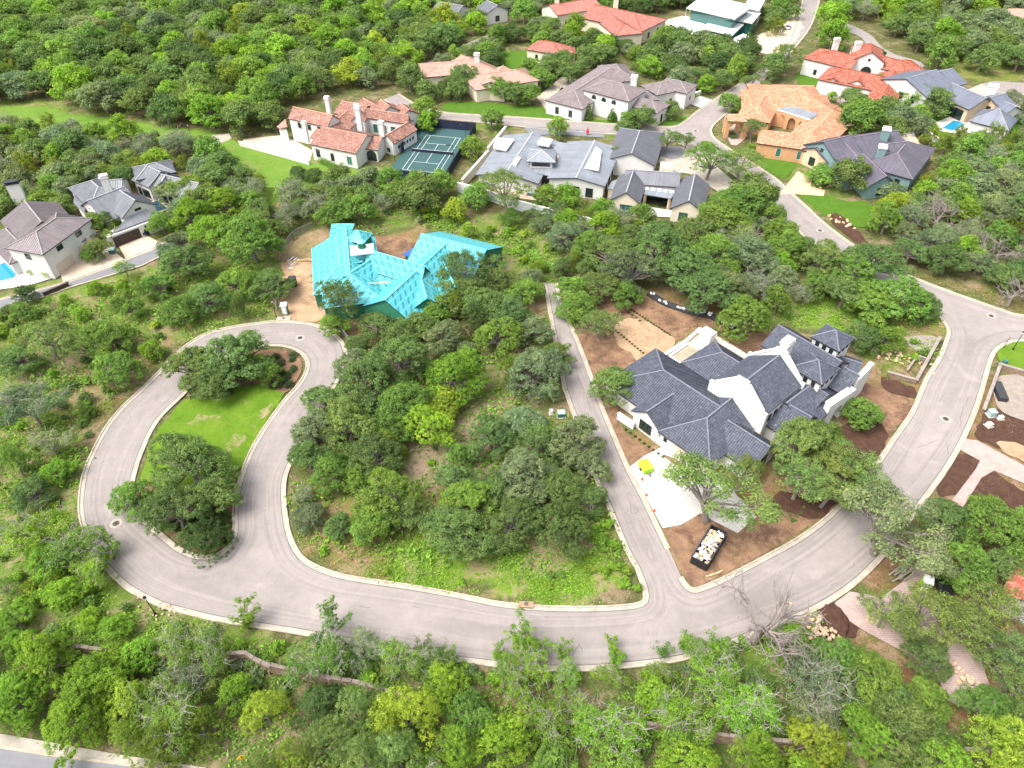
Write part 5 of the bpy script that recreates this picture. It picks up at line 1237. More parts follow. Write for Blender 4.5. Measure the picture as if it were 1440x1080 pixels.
# --- trees that can be told apart, crown by crown
for a in [
 # planted islands of the loop
 ('oak', 268, 506, 88, OAK), ('oak', 328, 492, 105, OAK), ('oak', 300, 530, 75, OAK), ('oak', 355, 510, 60, MID), ('oak', 262, 645, 112, OAK), ('oak', 190, 697, 72, MID), ('oak', 245, 715, 100, OAK), ('oak', 300, 690, 78, OAK), ('juniper', 285, 750, 70, DARK),
 # central lot
 ('oak', 455, 560, 60, OAK), ('oak', 432, 640, 62, OAK), ('oak', 440, 600, 70, SAGE), ('oak', 490, 590, 95, OAK), ('oak', 520, 535, 105, OAK), ('oak', 500, 510, 70, SAGE), ('oak', 560, 500, 90, OAK), ('oak', 560, 560, 95, MID), ('elm', 637, 520, 92, BRIGHT),
 ('elm', 600, 590, 80, BRIGHT), ('elm', 625, 560, 60, LIME), ('oak', 520, 640, 85, OAK), ('juniper', 545, 625, 50, CEDAR), ('oak', 470, 655, 70, MID), ('oak', 550, 595, 70, MID), ('oak', 540, 700, 105, MID), ('juniper', 500, 670, 50, MID), ('oak', 575, 720, 70, OAK), ('oak', 520, 735, 65, MID), ('oak', 640, 740, 110, OAK),
 ('oak', 690, 610, 75, OAK), ('oak', 730, 590, 75, SAGE), ('oak', 765, 620, 85, OAK), ('oak', 810, 615, 85, SAGE), ('oak', 830, 655, 60, SAGE), ('oak', 740, 665, 95, SAGE), ('oak', 690, 680, 85, OAK), ('oak', 780, 680, 75, OAK), ('oak', 660, 700, 85, MID), ('oak', 715, 730, 85, OAK), ('elm', 790, 735, 95, DARK), ('oak', 640, 670, 60, OAK), ('oak', 830, 700, 55, OAK),
 ('oak', 755, 515, 95, SAGE), ('oak', 785, 495, 50, OAK), ('juniper', 720, 520, 50, CEDAR), ('oak', 720, 435, 75, OAK), ('oak', 680, 420, 80, OAK), ('oak', 700, 470, 70, MID), ('juniper', 668, 450, 50, DARK), ('oak', 745, 455, 60, SAGE), ('open', 655, 378, 85, DARK), ('open', 625, 398, 70, OAK), ('open', 690, 372, 60, OAK), ('oak', 650, 410, 70, OAK), ('oak', 612, 432, 55, MID), ('oak', 575, 440, 45, OAK), ('open', 600, 415, 50, DARK), ('oak', 695, 390, 60, OAK), ('oak', 735, 405, 60, MID),
 ('open', 475, 415, 85, DARK), ('oak', 470, 452, 45, MID), ('oak', 530, 450, 55, OAK), ('oak', 590, 455, 60, OAK), ('oak', 620, 470, 60, SAGE), ('oak', 565, 470, 60, OAK), ('juniper', 640, 430, 45, CEDAR),
 # along the side street and in front of the courtyard house
 ('open', 845, 452, 72, OAK), ('oak', 868, 535, 75, OAK), ('elm', 805, 400, 55, MID), ('open', 1005, 690, 150, OLIVE), ('open', 1050, 665, 70, OLIVE), ('oak', 1130, 622, 95, OLIVE), ('oak', 1180, 650, 95, OLIVE), ('open', 1128, 672, 100, OLIVE), ('open', 1212, 660, 100, OLIVE), ('oak', 1160, 610, 60, MID), ('open', 1165, 690, 80, OLIVE), ('elm', 1217, 572, 60, MID),
 ('oak', 818, 430, 55, MID), ('oak', 850, 398, 62, OAK), ('oak', 885, 405, 55, MID), ('elm', 800, 428, 40, MID),
 # between the houses
 ('elm', 830, 340, 55, MID), ('elm', 1050, 440, 80, MID), ('oak', 1000, 405, 85, OAK), ('oak', 1030, 395, 80, SAGE), ('oak', 965, 375, 90, OAK), ('oak', 1010, 350, 85, MID), ('oak', 1060, 350, 80, SAGE), ('oak', 920, 350, 90, OAK), ('oak', 890, 380, 80, SAGE), ('oak', 860, 350, 75, OAK), ('oak', 795, 325, 60, SAGE), ('oak', 1020, 300, 85, MID), ('oak', 1060, 265, 75, OAK), ('oak', 985, 320, 70, OAK),
 ('elm', 785, 175, 34, MID), ('elm', 797, 270, 42, BRIGHT), ('open', 712, 262, 85, OAK), ('open', 870, 215, 42, SAGE), ('oak', 878, 180, 30, OAK), ('oak', 692, 165, 36, MID), ('elm', 664, 203, 38, MID), ('oak', 640, 255, 0.1, MID),
 ('open', 940, 195, 45, OAK), ('open', 965, 195, 30, OAK), ('open', 1000, 220, 75, MID), ('open', 1045, 225, 70, OAK), ('oak', 1050, 275, 80, MID), ('oak', 905, 160, 42, OAK), ('oak', 885, 165, 30, MID), ('cone', 828, 152, 20, OLIVE), ('cone', 844, 150, 14, DARK), ('cone', 861, 157, 18, MID), ('cone', 885, 152, 18, OAK), ('oak', 945, 150, 34, OAK), ('oak', 930, 135, 20, OAK),
 ('oak', 1030, 142, 38, MID), ('open', 1060, 180, 42, OAK), ('open', 1060, 118, 40, OAK), ('open', 1110, 75, 55, OAK), ('oak', 1090, 90, 45, OAK), ('open', 1195, 92, 26, OLIVE), ('oak', 1240, 112, 34, OLIVE), ('oak', 1210, 160, 70, MID), ('oak', 1185, 170, 45, OAK), ('oak', 1290, 130, 50, MID), ('oak', 1320, 140, 50, OAK), ('oak', 1175, 15, 55, BRIGHT), ('elm', 1175, 40, 50, BRIGHT), ('oak', 1200, 240, 62, OAK), ('oak', 1155, 240, 42, MID), ('elm', 1255, 285, 50, LIME), ('elm', 1145, 200, 16, MID), ('elm', 1171, 132, 18, BRIGHT), ('elm', 995, 112, 32, BRIGHT),
 ('elm', 1100, 320, 58, MID), ('oak', 1110, 345, 60, MID), ('elm', 1105, 370, 45, BRIGHT), ('oak', 1160, 360, 70, OAK), ('oak', 1200, 375, 80, MID), ('oak', 1235, 365, 75, OAK), ('oak', 1270, 410, 90, MID), ('oak', 1230, 420, 80, MID), ('oak', 1190, 405, 70, OAK), ('oak', 1300, 425, 50, OAK), ('elm', 1150, 395, 50, MID), ('oak', 1215, 470, 55, OAK), ('elm', 1250, 470, 48, MID), ('lichen', 1070, 400, 60, SAGE), ('lichen', 1040, 335, 60, SAGE), ('elm', 1095, 420, 50, MID), ('oak', 1130, 345, 50, OAK),
 # row by the tennis court
 ('oak', 590, 262, 75, OAK), ('oak', 560, 268, 45, MID), ('oak', 475, 270, 42, OAK), ('oak', 440, 245, 32, DARK), ('oak', 420, 240, 28, DARK), ('oak', 500, 285, 60, MID), ('oak', 470, 295, 50, MID), ('elm', 595, 150, 44, MID), ('elm', 600, 165, 34, BRIGHT), ('oak', 575, 105, 50, OAK), ('oak', 550, 95, 45, OAK), ('elm', 640, 290, 42, LIME), ('elm', 660, 320, 28, LIME), ('elm', 645, 165, 0.1, MID),
 ('oak', 650, 110, 40, OAK), ('open', 655, 105, 45, OAK), ('oak', 725, 125, 44, OAK), ('oak', 700, 120, 40, MID), ('oak', 745, 130, 36, MID), ('oak', 760, 105, 40, MID), ('oak', 745, 90, 36, MID), ('oak', 800, 100, 38, OAK), ('oak', 820, 90, 36, OAK), ('oak', 830, 75, 44, OAK),
 # left row
 ('oak', 140, 310, 62, MID), ('oak', 130, 350, 36, MID), ('oak', 52, 402, 0.1, MID), ('elm', 30, 408, 36, DARK), ('oak', 85, 285, 42, OLIVE), ('oak', 175, 245, 46, DARK), ('oak', 240, 265, 52, SAGE), ('open', 140, 348, 40, OLIVE), ('oak', 270, 300, 62, BRIGHT),
 ('oak', 262, 262, 50, MID), ('oak', 285, 275, 50, OAK), ('oak', 95, 262, 40, SAGE), ('oak', 380, 520, 44, MID), ('oak', 20, 250, 50, SAGE),
 # scrub lot
 ('oak', 150, 470, 72, MID), ('open', 60, 470, 95, OAK), ('oak', 160, 510, 70, MID), ('open', 120, 480, 70, MID), ('oak', 250, 430, 60, MID), ('oak', 290, 415, 60, OAK), ('oak', 330, 390, 60, MID), ('oak', 350, 330, 95, MID), ('oak', 300, 320, 80, BRIGHT), ('oak', 260, 360, 70, OAK), ('oak', 220, 400, 50, MID), ('oak', 380, 395, 60, OAK), ('juniper', 340, 430, 40, DARK), ('lichen', 40, 570, 95, SAGE), ('lichen', 70, 620, 60, SAGE), ('oak', 20, 500, 60, OAK), ('oak', 80, 660, 45, BRIGHT), ('juniper', 20, 650, 60, MID), ('oak', 40, 690, 60, OAK),
 # bottom strip
 ('sapling', 462, 868, 60, MID), ('sapling', 340, 866, 62, BRIGHT), ('sapling', 470, 895, 60, SAGE), ('sapling', 735, 895, 66, BRIGHT), ('sapling', 760, 905, 50, BRIGHT), ('sapling', 700, 915, 45, BRIGHT), ('sapling', 790, 915, 40, MID), ('sapling', 865, 905, 42, BRIGHT), ('sapling', 935, 915, 36, MID), ('sapling', 965, 900, 40, BRIGHT), ('sapling', 1010, 905, 48, BRIGHT), ('sapling', 590, 905, 40, SAGE), ('sapling', 625, 915, 42, MID), ('sapling', 150, 770, 50, BRIGHT), ('sapling', 130, 790, 44, BRIGHT), ('sapling', 865, 925, 40, BRIGHT), ('lichen', 250, 910, 70, MID), ('lichen', 300, 915, 70, MID), ('lichen', 450, 920, 95, MID), ('lichen', 560, 925, 70, MID), ('lichen', 510, 910, 60, SAGE), ('lichen', 610, 930, 60, MID), ('lichen', 745, 930, 75, BRIGHT), ('lichen', 720, 960, 70, BRIGHT), ('open', 1060, 950, 60, MID), ('lichen', 860, 950, 45, BRIGHT), ('lichen', 930, 945, 40, BRIGHT), ('lichen', 795, 950, 50, BRIGHT),
 ('lichen', 985, 920, 60, BRIGHT), ('lichen', 1010, 950, 90, BRIGHT), ('lichen', 1150, 960, 110, SAGE), ('elm', 1110, 900, 62, BRIGHT), ('lichen', 1060, 1000, 100, BRIGHT), ('lichen', 960, 1010, 100, BRIGHT), ('lichen', 860, 1030, 110, BRIGHT), ('lichen', 770, 1020, 80, BRIGHT), ('lichen', 240, 1000, 110, MID), ('lichen', 250, 960, 80, SAGE),
 ('elm', 130, 950, 100, BRIGHT), ('elm', 60, 930, 95, BRIGHT), ('elm', 100, 1000, 100, BRIGHT), ('elm', 20, 980, 90, BRIGHT), ('elm', 180, 990, 75, LIME), ('juniper', 230, 1040, 80, CEDAR), ('juniper', 280, 1022, 70, CEDAR), ('juniper', 180, 1040, 70, CEDAR), ('juniper', 372, 1000, 70, LIME), ('juniper', 412, 1062, 60, CEDAR), ('juniper', 460, 1040, 85, OLIVE), ('juniper', 500, 1000, 100, OLIVE), ('juniper', 570, 1010, 110, LIME), ('juniper', 560, 1060, 90, OLIVE), ('juniper', 640, 1050, 80, BRIGHT), ('elm', 700, 1040, 90, BRIGHT), ('elm', 660, 1000, 80, MID), ('juniper', 510, 1070, 90, OLIVE), ('elm', 450, 985, 70, DARK), ('oak', 20, 870, 60, BRIGHT), ('oak', 60, 780, 70, BRIGHT), ('lichen', 50, 750, 90, BRIGHT), ('lichen', 110, 770, 80, MID), ('lichen', 130, 800, 60, BRIGHT), ('oak', 90, 830, 60, BRIGHT), ('oak', 160, 880, 50, BRIGHT),
 # lower right
 ('open', 1255, 735, 165, SAGE), ('oak', 1330, 725, 75, OAK), ('open', 1290, 770, 95, SAGE), ('oak', 1405, 740, 95, MID), ('elm', 1365, 790, 80, MID), ('oak', 1415, 790, 75, OAK), ('open', 1250, 860, 90, OLIVE), ('open', 1300, 870, 110, OLIVE), ('open', 1350, 880, 100, OLIVE), ('oak', 1230, 950, 95, MID), ('open', 1400, 850, 100, OLIVE), ('open', 1420, 920, 100, OAK), ('oak', 1310, 920, 70, OAK), ('open', 1430, 960, 90, OAK), ('oak', 1390, 990, 80, MID), ('elm', 1210, 1010, 90, BRIGHT), ('elm', 1150, 1040, 90, LIME), ('oak', 1290, 1030, 110, OAK), ('juniper', 1400, 1050, 110, LIME), ('elm', 1330, 1060, 90, BRIGHT), ('oak', 1260, 990, 80, OAK), ('juniper', 1060, 1060, 90, BRIGHT), ('elm', 970, 1065, 90, BRIGHT), ('lichen', 1150, 1000, 90, SAGE), ('juniper', 1430, 1010, 70, OLIVE), ('oak', 1180, 920, 70, MID), ('open', 1395, 900, 70, OAK), ('elm', 870, 1075, 80, MID), ('elm', 780, 1075, 80, MID), ('oak', 1440, 780, 60, OAK), ('oak', 1370, 735, 60, OAK),
 ('dead', 1325, 300, 60, SAGE), ('dead', 1400, 345, 60, SAGE), ('dead', 1428, 410, 50, SAGE), ('dead', 1128, 42, 0.1, SAGE), ('dead', 1330, 45, 26, SAGE),
]:
    if a[3] > 1: T(*a)
p_ = P(1060, 900); put_tree('dead', p_.x, p_.y, 6.0, SAGE, None, 1.1)
# --- the woods, filled in round them
def blocked_pts(pts): 
    return None
ROAD_A = [np.array(r) for r in ROADS]
KEEP = [xy(k) for k in [
    [(0, 150), (60, 148), (110, 158), (190, 168), (262, 178), (302, 190), (250, 212), (140, 196), (70, 190), (0, 175)],
    [(298, 203), (345, 200), (430, 222), (520, 240), (570, 250), (560, 265), (470, 262), (440, 276), (370, 262), (325, 235)],
    [(546, 250), (618, 175), (668, 180), (620, 262)],
    [(350, 190), (430, 205), (425, 225), (345, 208)],
    [(520, 310), (760, 330), (690, 350), (590, 322), (540, 380), (500, 330)],
    [(395, 325), (460, 312), (450, 400), (480, 440), (450, 455), (385, 455)],
    [(1175, 280), (1250, 275), (1245, 322), (1225, 340), (1160, 300)], [(1080, 240), (1180, 235), (1170, 280), (1110, 270)],
    [(1040, 200), (1115, 215), (1110, 245), (1060, 230)],
    [(862, 402), (1100, 480), (1110, 520), (1245, 500), (1290, 560), (1200, 700), (1000, 820), (960, 820), (860, 590), (800, 420)],
    [(205, 640), (330, 640), (405, 545), (300, 552)],
    [(560, 620), (640, 600), (700, 560), (730, 560), (660, 640), (600, 700), (555, 680)],
    [(420, 740), (560, 770), (700, 800), (880, 770), (905, 840), (700, 850), (480, 805)],
    [(660, 480), (740, 475), (800, 530), (805, 600), (740, 590), (665, 570)], [(850, 690), (905, 760), (910, 850), (850, 840), (835, 740)],
    [(1100, 430), (1240, 440), (1330, 470), (1300, 540), (1210, 500), (1080, 455)],
    [(1350, 560), (1440, 560), (1440, 700), (1350, 760), (1310, 820), (1200, 840), (1320, 690)],
    [(1150, 850), (1200, 840), (1260, 870), (1200, 900), (1150, 900)],
    [(905, 290), (950, 290), (955, 312), (900, 310)], [(70, 365), (220, 325), (225, 350), (110, 395), (80, 400)], [(-40, 330), (40, 345), (60, 400), (-40, 410)], [(205, 275), (245, 290), (235, 308), (210, 300)],
    [(755, 135), (790, 105), (815, 112), (780, 155), (755, 160)], [(900, 125), (925, 122), (922, 138), (898, 138)], [(945, 140), (980, 130), (1005, 143), (985, 185), (945, 170)], [(920, 200), (1000, 205), (1045, 265), (1000, 275), (930, 240)],
    [(1150, 115), (1200, 125), (1230, 150), (1170, 150)], [(1015, 180), (1060, 170), (1050, 210), (1010, 205)], [(1300, 160), (1380, 150), (1380, 205), (1310, 212)], [(735, 255), (800, 262), (800, 290), (720, 290)], [(640, 158), (960, 160), (960, 200), (640, 175)], [(655, 165), (715, 165), (715, 260), (640, 300), (625, 290)],
    [(700, 60), (760, 60), (760, 115), (700, 110)], [(1040, 64), (1130, 40), (1100, 85), (1060, 88)], [(1260, 190), (1300, 190), (1310, 220), (1290, 225)], [(925, 20), (1080, -20), (1080, 50), (960, 60), (900, 50)], [(880, 30), (960, 20), (960, 35), (890, 55)],
    [(330, 925), (400, 935), (410, 1000), (340, 1000)], [(320, 1040), (375, 1040), (375, 1110), (320, 1110)],
    [(20, 880), (120, 898), (345, 905), (440, 935), (560, 962), (620, 988), (680, 1003), (940, 1008), (1040, 1024), (1440, 1046), (1440, 1072), (1040, 1052), (940, 1036), (680, 1034), (600, 1015), (500, 975), (345, 938), (120, 928), (20, 910)],
]]
def scatter(poly, kinds, Rlo, Rhi, gap, n, edge=.6, wide=1):
    q = xy(poly); A = np.array(q); x0, y0 = A.min(0); x1, y1 = A.max(0)
    X = nrg.uniform(x0, x1, n); Y = nrg.uniform(y0, y1, n); ok = inside(q, X, Y)
    pxs, pys = px_of(X, Y); ok &= (pxs > -45 * wide) & (pxs < 1440 + 45 * wide) & (pys > -28) & (pys < 1110)
    X = X[ok]; Y = Y[ok]
    if not len(X): return
    Rr = nrg.uniform(Rlo, Rhi, len(X)); ok = np.ones(len(X), bool)
    for r in ROAD_A: ok &= ~inside(r, X, Y) & (edge_dist(r, X, Y) > Rr * edge)
    ok2 = inside(ISL, X, Y)
    for k in KEEP: ok &= ~inside(k, X, Y)
    for f in FOOT: ok &= ~inside(f, X, Y) & (edge_dist(f, X, Y) > Rr * .75)
    idx = np.where(ok)[0]; T_ = np.array(TREES)
    for i in idx:
        d = np.hypot(T_[:, 0] - X[i], T_[:, 1] - Y[i])
        if (d < (T_[:, 2] + Rr[i]) * gap).any(): continue
        k, tn = rnd.choices(*kinds_w(kinds))[0]
        R = Rr[i] * (.72 if k == 'juniper' else 1)
        put_tree(k, X[i], Y[i], R, tn, None, None, Y[i] > 165)
        T_ = np.vstack([T_, (X[i], Y[i], R)])
def kinds_w(kinds): return [(k, t) for k, t, w in kinds], [w for k, t, w in kinds]
mixA = [('oak', OAK, 5), ('oak', SAGE, 3), ('elm', MID, 3), ('elm', BRIGHT, 4.5), ('elm', LIME, 1.5), ('juniper', CEDAR, 2), ('oak', MID, 2), ('oak', DARK, 1)]
mixDark = [('oak', OAK, 4), ('oak', DARK, 4), ('elm', MID, 2), ('oak', SAGE, 2), ('juniper', CEDAR, 1), ('elm', BRIGHT, 1)]
mixSage = [('oak', SAGE, 4), ('oak', OAK, 4), ('elm', BRIGHT, 1.2), ('juniper', CEDAR, 2), ('lichen', SAGE, 1.5), ('elm', MID, 2)]
mixScrub = [('open', MID, 3), ('oak', MID, 2), ('elm', BRIGHT, 2), ('oak', OAK, 2), ('lichen', SAGE, 1.5), ('juniper', CEDAR, 1), ('elm', LIME, .7)]
mixWall = [('elm', BRIGHT, 3), ('lichen', BRIGHT, 3), ('lichen', MID, 2), ('juniper', OLIVE, 2), ('oak', MID, 2), ('lichen', SAGE, 1)]
scatter([(-60, 60), (200, 40), (330, 130), (300, 186), (190, 168), (60, 142), (-60, 130)], mixDark, 5.5, 8, .56, 1500)
scatter([(-120, -60), (720, -60), (700, 30), (655, 58), (600, 82), (585, 120), (560, 132), (520, 122), (460, 128), (400, 150), (388, 190), (310, 186), (190, 168), (60, 142), (-120, 140)], mixA, 4.6, 7.6, .60, 9000)
scatter([(-120, 165), (60, 190), (140, 196), (210, 200), (250, 215), (290, 208), (325, 238), (370, 266), (440, 285), (400, 330), (400, 360), (300, 380), (225, 380), (60, 300), (-120, 330)], mixSage, 3.4, 5.6, .60, 5000)
scatter([(400, 262), (560, 262), (620, 270), (640, 300), (560, 300), (500, 315), (440, 320), (400, 330)], mixSage, 3.0, 4.6, .62, 900)
scatter([(0, 445), (200, 380), (370, 360), (385, 445), (300, 455), (240, 490), (130, 590), (100, 720), (150, 850), (300, 900), (0, 900), (-60, 500)], mixScrub, 1.4, 3.1, 1.0, 900, .9)
scatter([(600, 60), (720, 40), (760, 60), (860, 60), (890, 80), (800, 110), (740, 140), (600, 145), (590, 100)], mixDark, 3.6, 5.5, .62, 900)
scatter([(700, -60), (1160, -60), (1130, 20), (1060, 100), (975, 148), (900, 100), (880, 80), (830, 60), (760, 50), (700, 20)], mixDark, 4.0, 6.0, .60, 2500)
scatter([(1150, -60), (1600, -60), (1600, 120), (1460, 100), (1330, 110), (1290, 80), (1230, 30), (1170, 30)], mixSage, 4.6, 7.2, .60, 4000)
scatter([(1180, 130), (1320, 150), (1600, 150), (1600, 400), (1440, 420), (1350, 398), (1270, 372), (1230, 330), (1245, 270), (1200, 280)], mixSage, 3.6, 5.6, .60, 4000)
scatter([(640, 270), (860, 310), (1060, 290), (1120, 340), (1260, 390), (1310, 430), (1100, 440), (1060, 410), (1000, 430), (860, 400), (790, 390), (780, 340), (650, 300)], mixSage, 2.8, 4.6, .64, 1600)
scatter([(560, 440), (760, 380), (780, 500), (800, 620), (860, 690), (880, 760), (700, 790), (420, 740), (400, 680), (450, 560), (490, 500)], mixSage, 2.0, 3.4, .84, 1200, .8)
scatter([(-40, 900), (700, 965), (1130, 930), (1250, 980), (1500, 1000), (1500, 1130), (330, 1130), (270, 1060), (0, 1020), (-40, 1010)], mixWall, 2.4, 4.2, .62, 3000)
scatter([(1200, 860), (1320, 800), (1500, 700), (1500, 1000), (1250, 980)], [('open', OLIVE, 3), ('oak', MID, 2), ('open', OAK, 2)], 2.6, 4.2, .75, 500)
scatter([(1200, 90), (1240, 60), (1300, 110), (1270, 150), (1230, 150)], mixDark, 2.6, 3.6, .8, 200)

# --- the 300 of a kind that show largest stay single trees; the others become masses of woodland
def masses():
    by = {}
    for it in TREE_OBJS: by.setdefault(KINDS[it[1]][0], []).append(it)
    drop = []
    for k, l in by.items():
        l.sort(key=lambda i: -i[5] / math.hypot(i[4], 70)); drop += l[300:]
    ids = set(id(i) for i in drop)
    keep = [i for i in TREE_OBJS if id(i) not in ids]
    src = {}
    for it in keep:
        ch = {c.name.split('.')[0]: c for c in it[0].children}; src.setdefault((it[1], it[2], ch['trunk'].data.name), ch)
    grp = {}
    for it in drop:
        ch = {c.name.split('.')[0]: c for c in it[0].children}; key = (it[1], it[2], ch['trunk'].data.name)
        if key not in src: keep.append(it); continue
        grp.setdefault((it[1], it[2]), {}).setdefault(key, []).append(it)
    for (kind, tone), g in grp.items():
        me = bpy.data.meshes.new('woodland_points'); pts = []; sc_ = []; ro = []; ix = []
        for n_, (key, l) in enumerate(g.items()):
            for it in l: pts.append(tuple(it[0].location)); sc_ += list(it[0].scale); ro += [0, 0, it[0].rotation_euler.z]; ix.append(n_)
        me.from_pydata(pts, [], [])
        for nm, tp, dat in (('tree_scale', 'FLOAT_VECTOR', sc_), ('tree_turn', 'FLOAT_VECTOR', ro)): me.attributes.new(nm, tp, 'POINT').data.foreach_set('vector', dat)
        me.attributes.new('tree_kind', 'INT', 'POINT').data.foreach_set('value', ix)
        o = bpy.data.objects.new('woodland', me); COL.objects.link(o); o.color = tone + (1,)
        tag(o, 'mass of %s %s crowns in the farther woods' % (TONEWORD[tone], KINDS[kind][1]), 'woodland', kind='stuff')
        ng = bpy.data.node_groups.new('woodland', 'GeometryNodeTree'); ng.interface.new_socket('Geometry', in_out='INPUT', socket_type='NodeSocketGeometry'); ng.interface.new_socket('Geometry', in_out='OUTPUT', socket_type='NodeSocketGeometry')
        gi = ng.nodes.new('NodeGroupInput'); go = ng.nodes.new('NodeGroupOutput'); jn = ng.nodes.new('GeometryNodeJoinGeometry')
        def attr(nm, t):
            a = ng.nodes.new('GeometryNodeInputNamedAttribute'); a.data_type = t; a.inputs['Name'].default_value = nm; return a.outputs['Attribute']
        for n_, key in enumerate(g):
            cmp_ = ng.nodes.new('FunctionNodeCompare'); cmp_.data_type = 'INT'; cmp_.operation = 'EQUAL'; ng.links.new(attr('tree_kind', 'INT'), cmp_.inputs[2]); cmp_.inputs[3].default_value = n_
            for part in ('crown', 'trunk'):
                oi = ng.nodes.new('GeometryNodeObjectInfo'); oi.inputs['Object'].default_value = src[key][part]; oi.inputs['As Instance'].default_value = True; oi.transform_space = 'ORIGINAL'
                ip = ng.nodes.new('GeometryNodeInstanceOnPoints'); ng.links.new(gi.outputs[0], ip.inputs['Points']); ng.links.new(cmp_.outputs[0], ip.inputs['Selection']); ng.links.new(oi.outputs['Geometry'], ip.inputs['Instance'])
                e2 = ng.nodes.new('FunctionNodeEulerToRotation'); ng.links.new(attr('tree_turn', 'FLOAT_VECTOR'), e2.inputs[0]); ng.links.new(e2.outputs[0], ip.inputs['Rotation']); ng.links.new(attr('tree_scale', 'FLOAT_VECTOR'), ip.inputs['Scale'])
                ng.links.new(ip.outputs[0], jn.inputs[0])
        ng.links.new(jn.outputs[0], go.inputs[0]); md = o.modifiers.new('woodland', 'NODES'); md.node_group = ng
        for l in g.values():
            for it in l:
                for c in list(it[0].children): bpy.data.objects.remove(c)
                bpy.data.objects.remove(it[0])
    TREE_OBJS[:] = keep
masses()

# --- out of frame the woods go on as one mass
def woodland():
    src = [PROTO['faroak'][0]['crown'], PROTO['farelm'][0]['crown'], PROTO['farjuniper'][0]['crown']]; out = []
    co = []
    for me in src:
        a = np.zeros(len(me.vertices) * 3, np.float32); me.vertices.foreach_get('co', a); co.append(a.reshape(-1, 4, 3))
    V = []; Tn = []
    for _ in range(240):
        side = rnd.random()
        if side < .55: x = rnd.uniform(-330, 330); y = rnd.uniform(385, 455)
        else:
            y = rnd.uniform(60, 385); m_ = .74 * y + 58; x = rnd.choice((-1, 1)) * rnd.uniform(m_, m_ + 35)
        if any(inside(np.array(r), np.array([x]), np.array([y]))[0] for r in ROADS[:1]): continue
        k = rnd.randrange(3); q = co[k][::3] * (rnd.uniform(.9, 1.5)); q = q.copy(); c = q.mean(1, keepdims=True); q = c + (q - c) * 1.6
        a = rnd.uniform(0, 6.28); R_ = np.array([[math.cos(a), -math.sin(a), 0], [math.sin(a), math.cos(a), 0], [0, 0, 1]])
        q = q @ R_.T + np.array([x, y, 0]); V.append(q.reshape(-1, 3)); Tn.append(np.full(len(q) * 4, rnd.uniform(.2, .7)))
    V = np.concatenate(V); Tn = np.concatenate(Tn); n = len(V) // 4
    me = bpy.data.meshes.new('woodland'); me.vertices.add(4 * n); me.vertices.foreach_set('co', V.ravel().astype(np.float32))
    me.loops.add(4 * n); me.loops.foreach_set('vertex_index', np.arange(4 * n, dtype=np.int32)); me.polygons.add(n); me.polygons.foreach_set('loop_start', (np.arange(n) * 4).astype(np.int32))
    at = me.attributes.new('tone', 'FLOAT', 'POINT'); at.data.foreach_set('value', Tn.astype(np.float32)); me.materials.append(M_leaf); me.update()
    o = bpy.data.objects.new('woodland', me); COL.objects.link(o); o.color = OAK + (1,)
    tag(o, 'far woodland continuing beyond the estate on every side', 'woodland', kind='stuff')
woodland()

# --- shrubs and undergrowth
def shrub(x, y, r, tone, label, cat='shrub', name='shrub', group=None, kind='shrub', zs=1.0):
    o = bpy.data.objects.new(name, rnd.choice(PROTO[kind])['crown']); COL.objects.link(o); o.location = (x, y, -.02); o.scale = (r, r, r * zs); o.rotation_euler = (0, 0, rnd.uniform(0, 6.28))
    j = rnd.uniform(.85, 1.2); o.color = (tone[0] * j, tone[1] * j, tone[2] * j, 1)
    if label: tag(o, label, cat, group)
    SHRUBS.append([o, tone, x, y, r, label]); return o
SHRUBS = []
def shrub_zone(poly, tones, n, rlo, rhi, clear=.4):
    q = xy(poly); A = np.array(q); x0, y0 = A.min(0); x1, y1 = A.max(0); c = 0
    X = nrg.uniform(x0, x1, n * 6); Y = nrg.uniform(y0, y1, n * 6); ok = inside(q, X, Y)
    for r in ROAD_A: ok &= ~inside(r, X, Y) & (edge_dist(r, X, Y) > clear)
    for f in FOOT: ok &= ~inside(f, X, Y)
    for i in np.where(ok)[0][:n]: shrub(X[i], Y[i], nrg.uniform(rlo, rhi), rnd.choice(tones), None)
shrub_zone([(0, 445), (200, 385), (370, 440), (240, 495), (130, 600), (105, 720), (160, 850), (300, 890), (0, 880)], [MID, BRIGHT, OAK, LIME], 95, .5, 1.3)
shrub_zone([(405, 690), (560, 700), (860, 690), (900, 830), (860, 850), (700, 845), (480, 808), (415, 770)], [BRIGHT, LIME, MID], 34, .4, 1.1)
shrub_zone([(850, 640), (880, 700), (900, 800), (905, 840), (860, 840), (830, 760)], [LIME, BRIGHT], 16, .7, 1.3)
shrub_zone([(650, 490), (790, 500), (800, 600), (740, 640), (600, 680), (560, 640)], [MID, OAK, BRIGHT], 26, .4, .9)
shrub_zone([(590, 290), (780, 330), (770, 390), (700, 380), (690, 345), (600, 315)], [LIME, BRIGHT, MID], 32, .7, 1.8)
shrub_zone([(520, 300), (600, 290), (600, 315), (540, 318)], [LIME, BRIGHT, SAGE], 12, .7, 1.6)
shrub_zone([(1090, 430), (1330, 440), (1320, 500), (1240, 520), (1180, 470)], [BRIGHT, MID], 22, .5, 1.2)
shrub_zone([(480, 460), (640, 440), (760, 430), (700, 490), (520, 490)], [MID, OAK], 18, .5, 1.1)
shrub_zone([(500, 905), (700, 950), (940, 940), (1060, 900), (1100, 890), (1080, 930), (700, 975), (420, 930)], [MID, BRIGHT, SAGE], 40, .6, 1.3)
shrub_zone([(1290, 385), (1440, 415), (1440, 440), (1340, 412)], [BRIGHT, MID], 14, .5, 1.0, .8)
shrub_zone([(40, 780), (200, 860), (400, 905), (420, 940), (200, 920), (0, 890)], [BRIGHT, LIME, MID], 26, .7, 1.5)
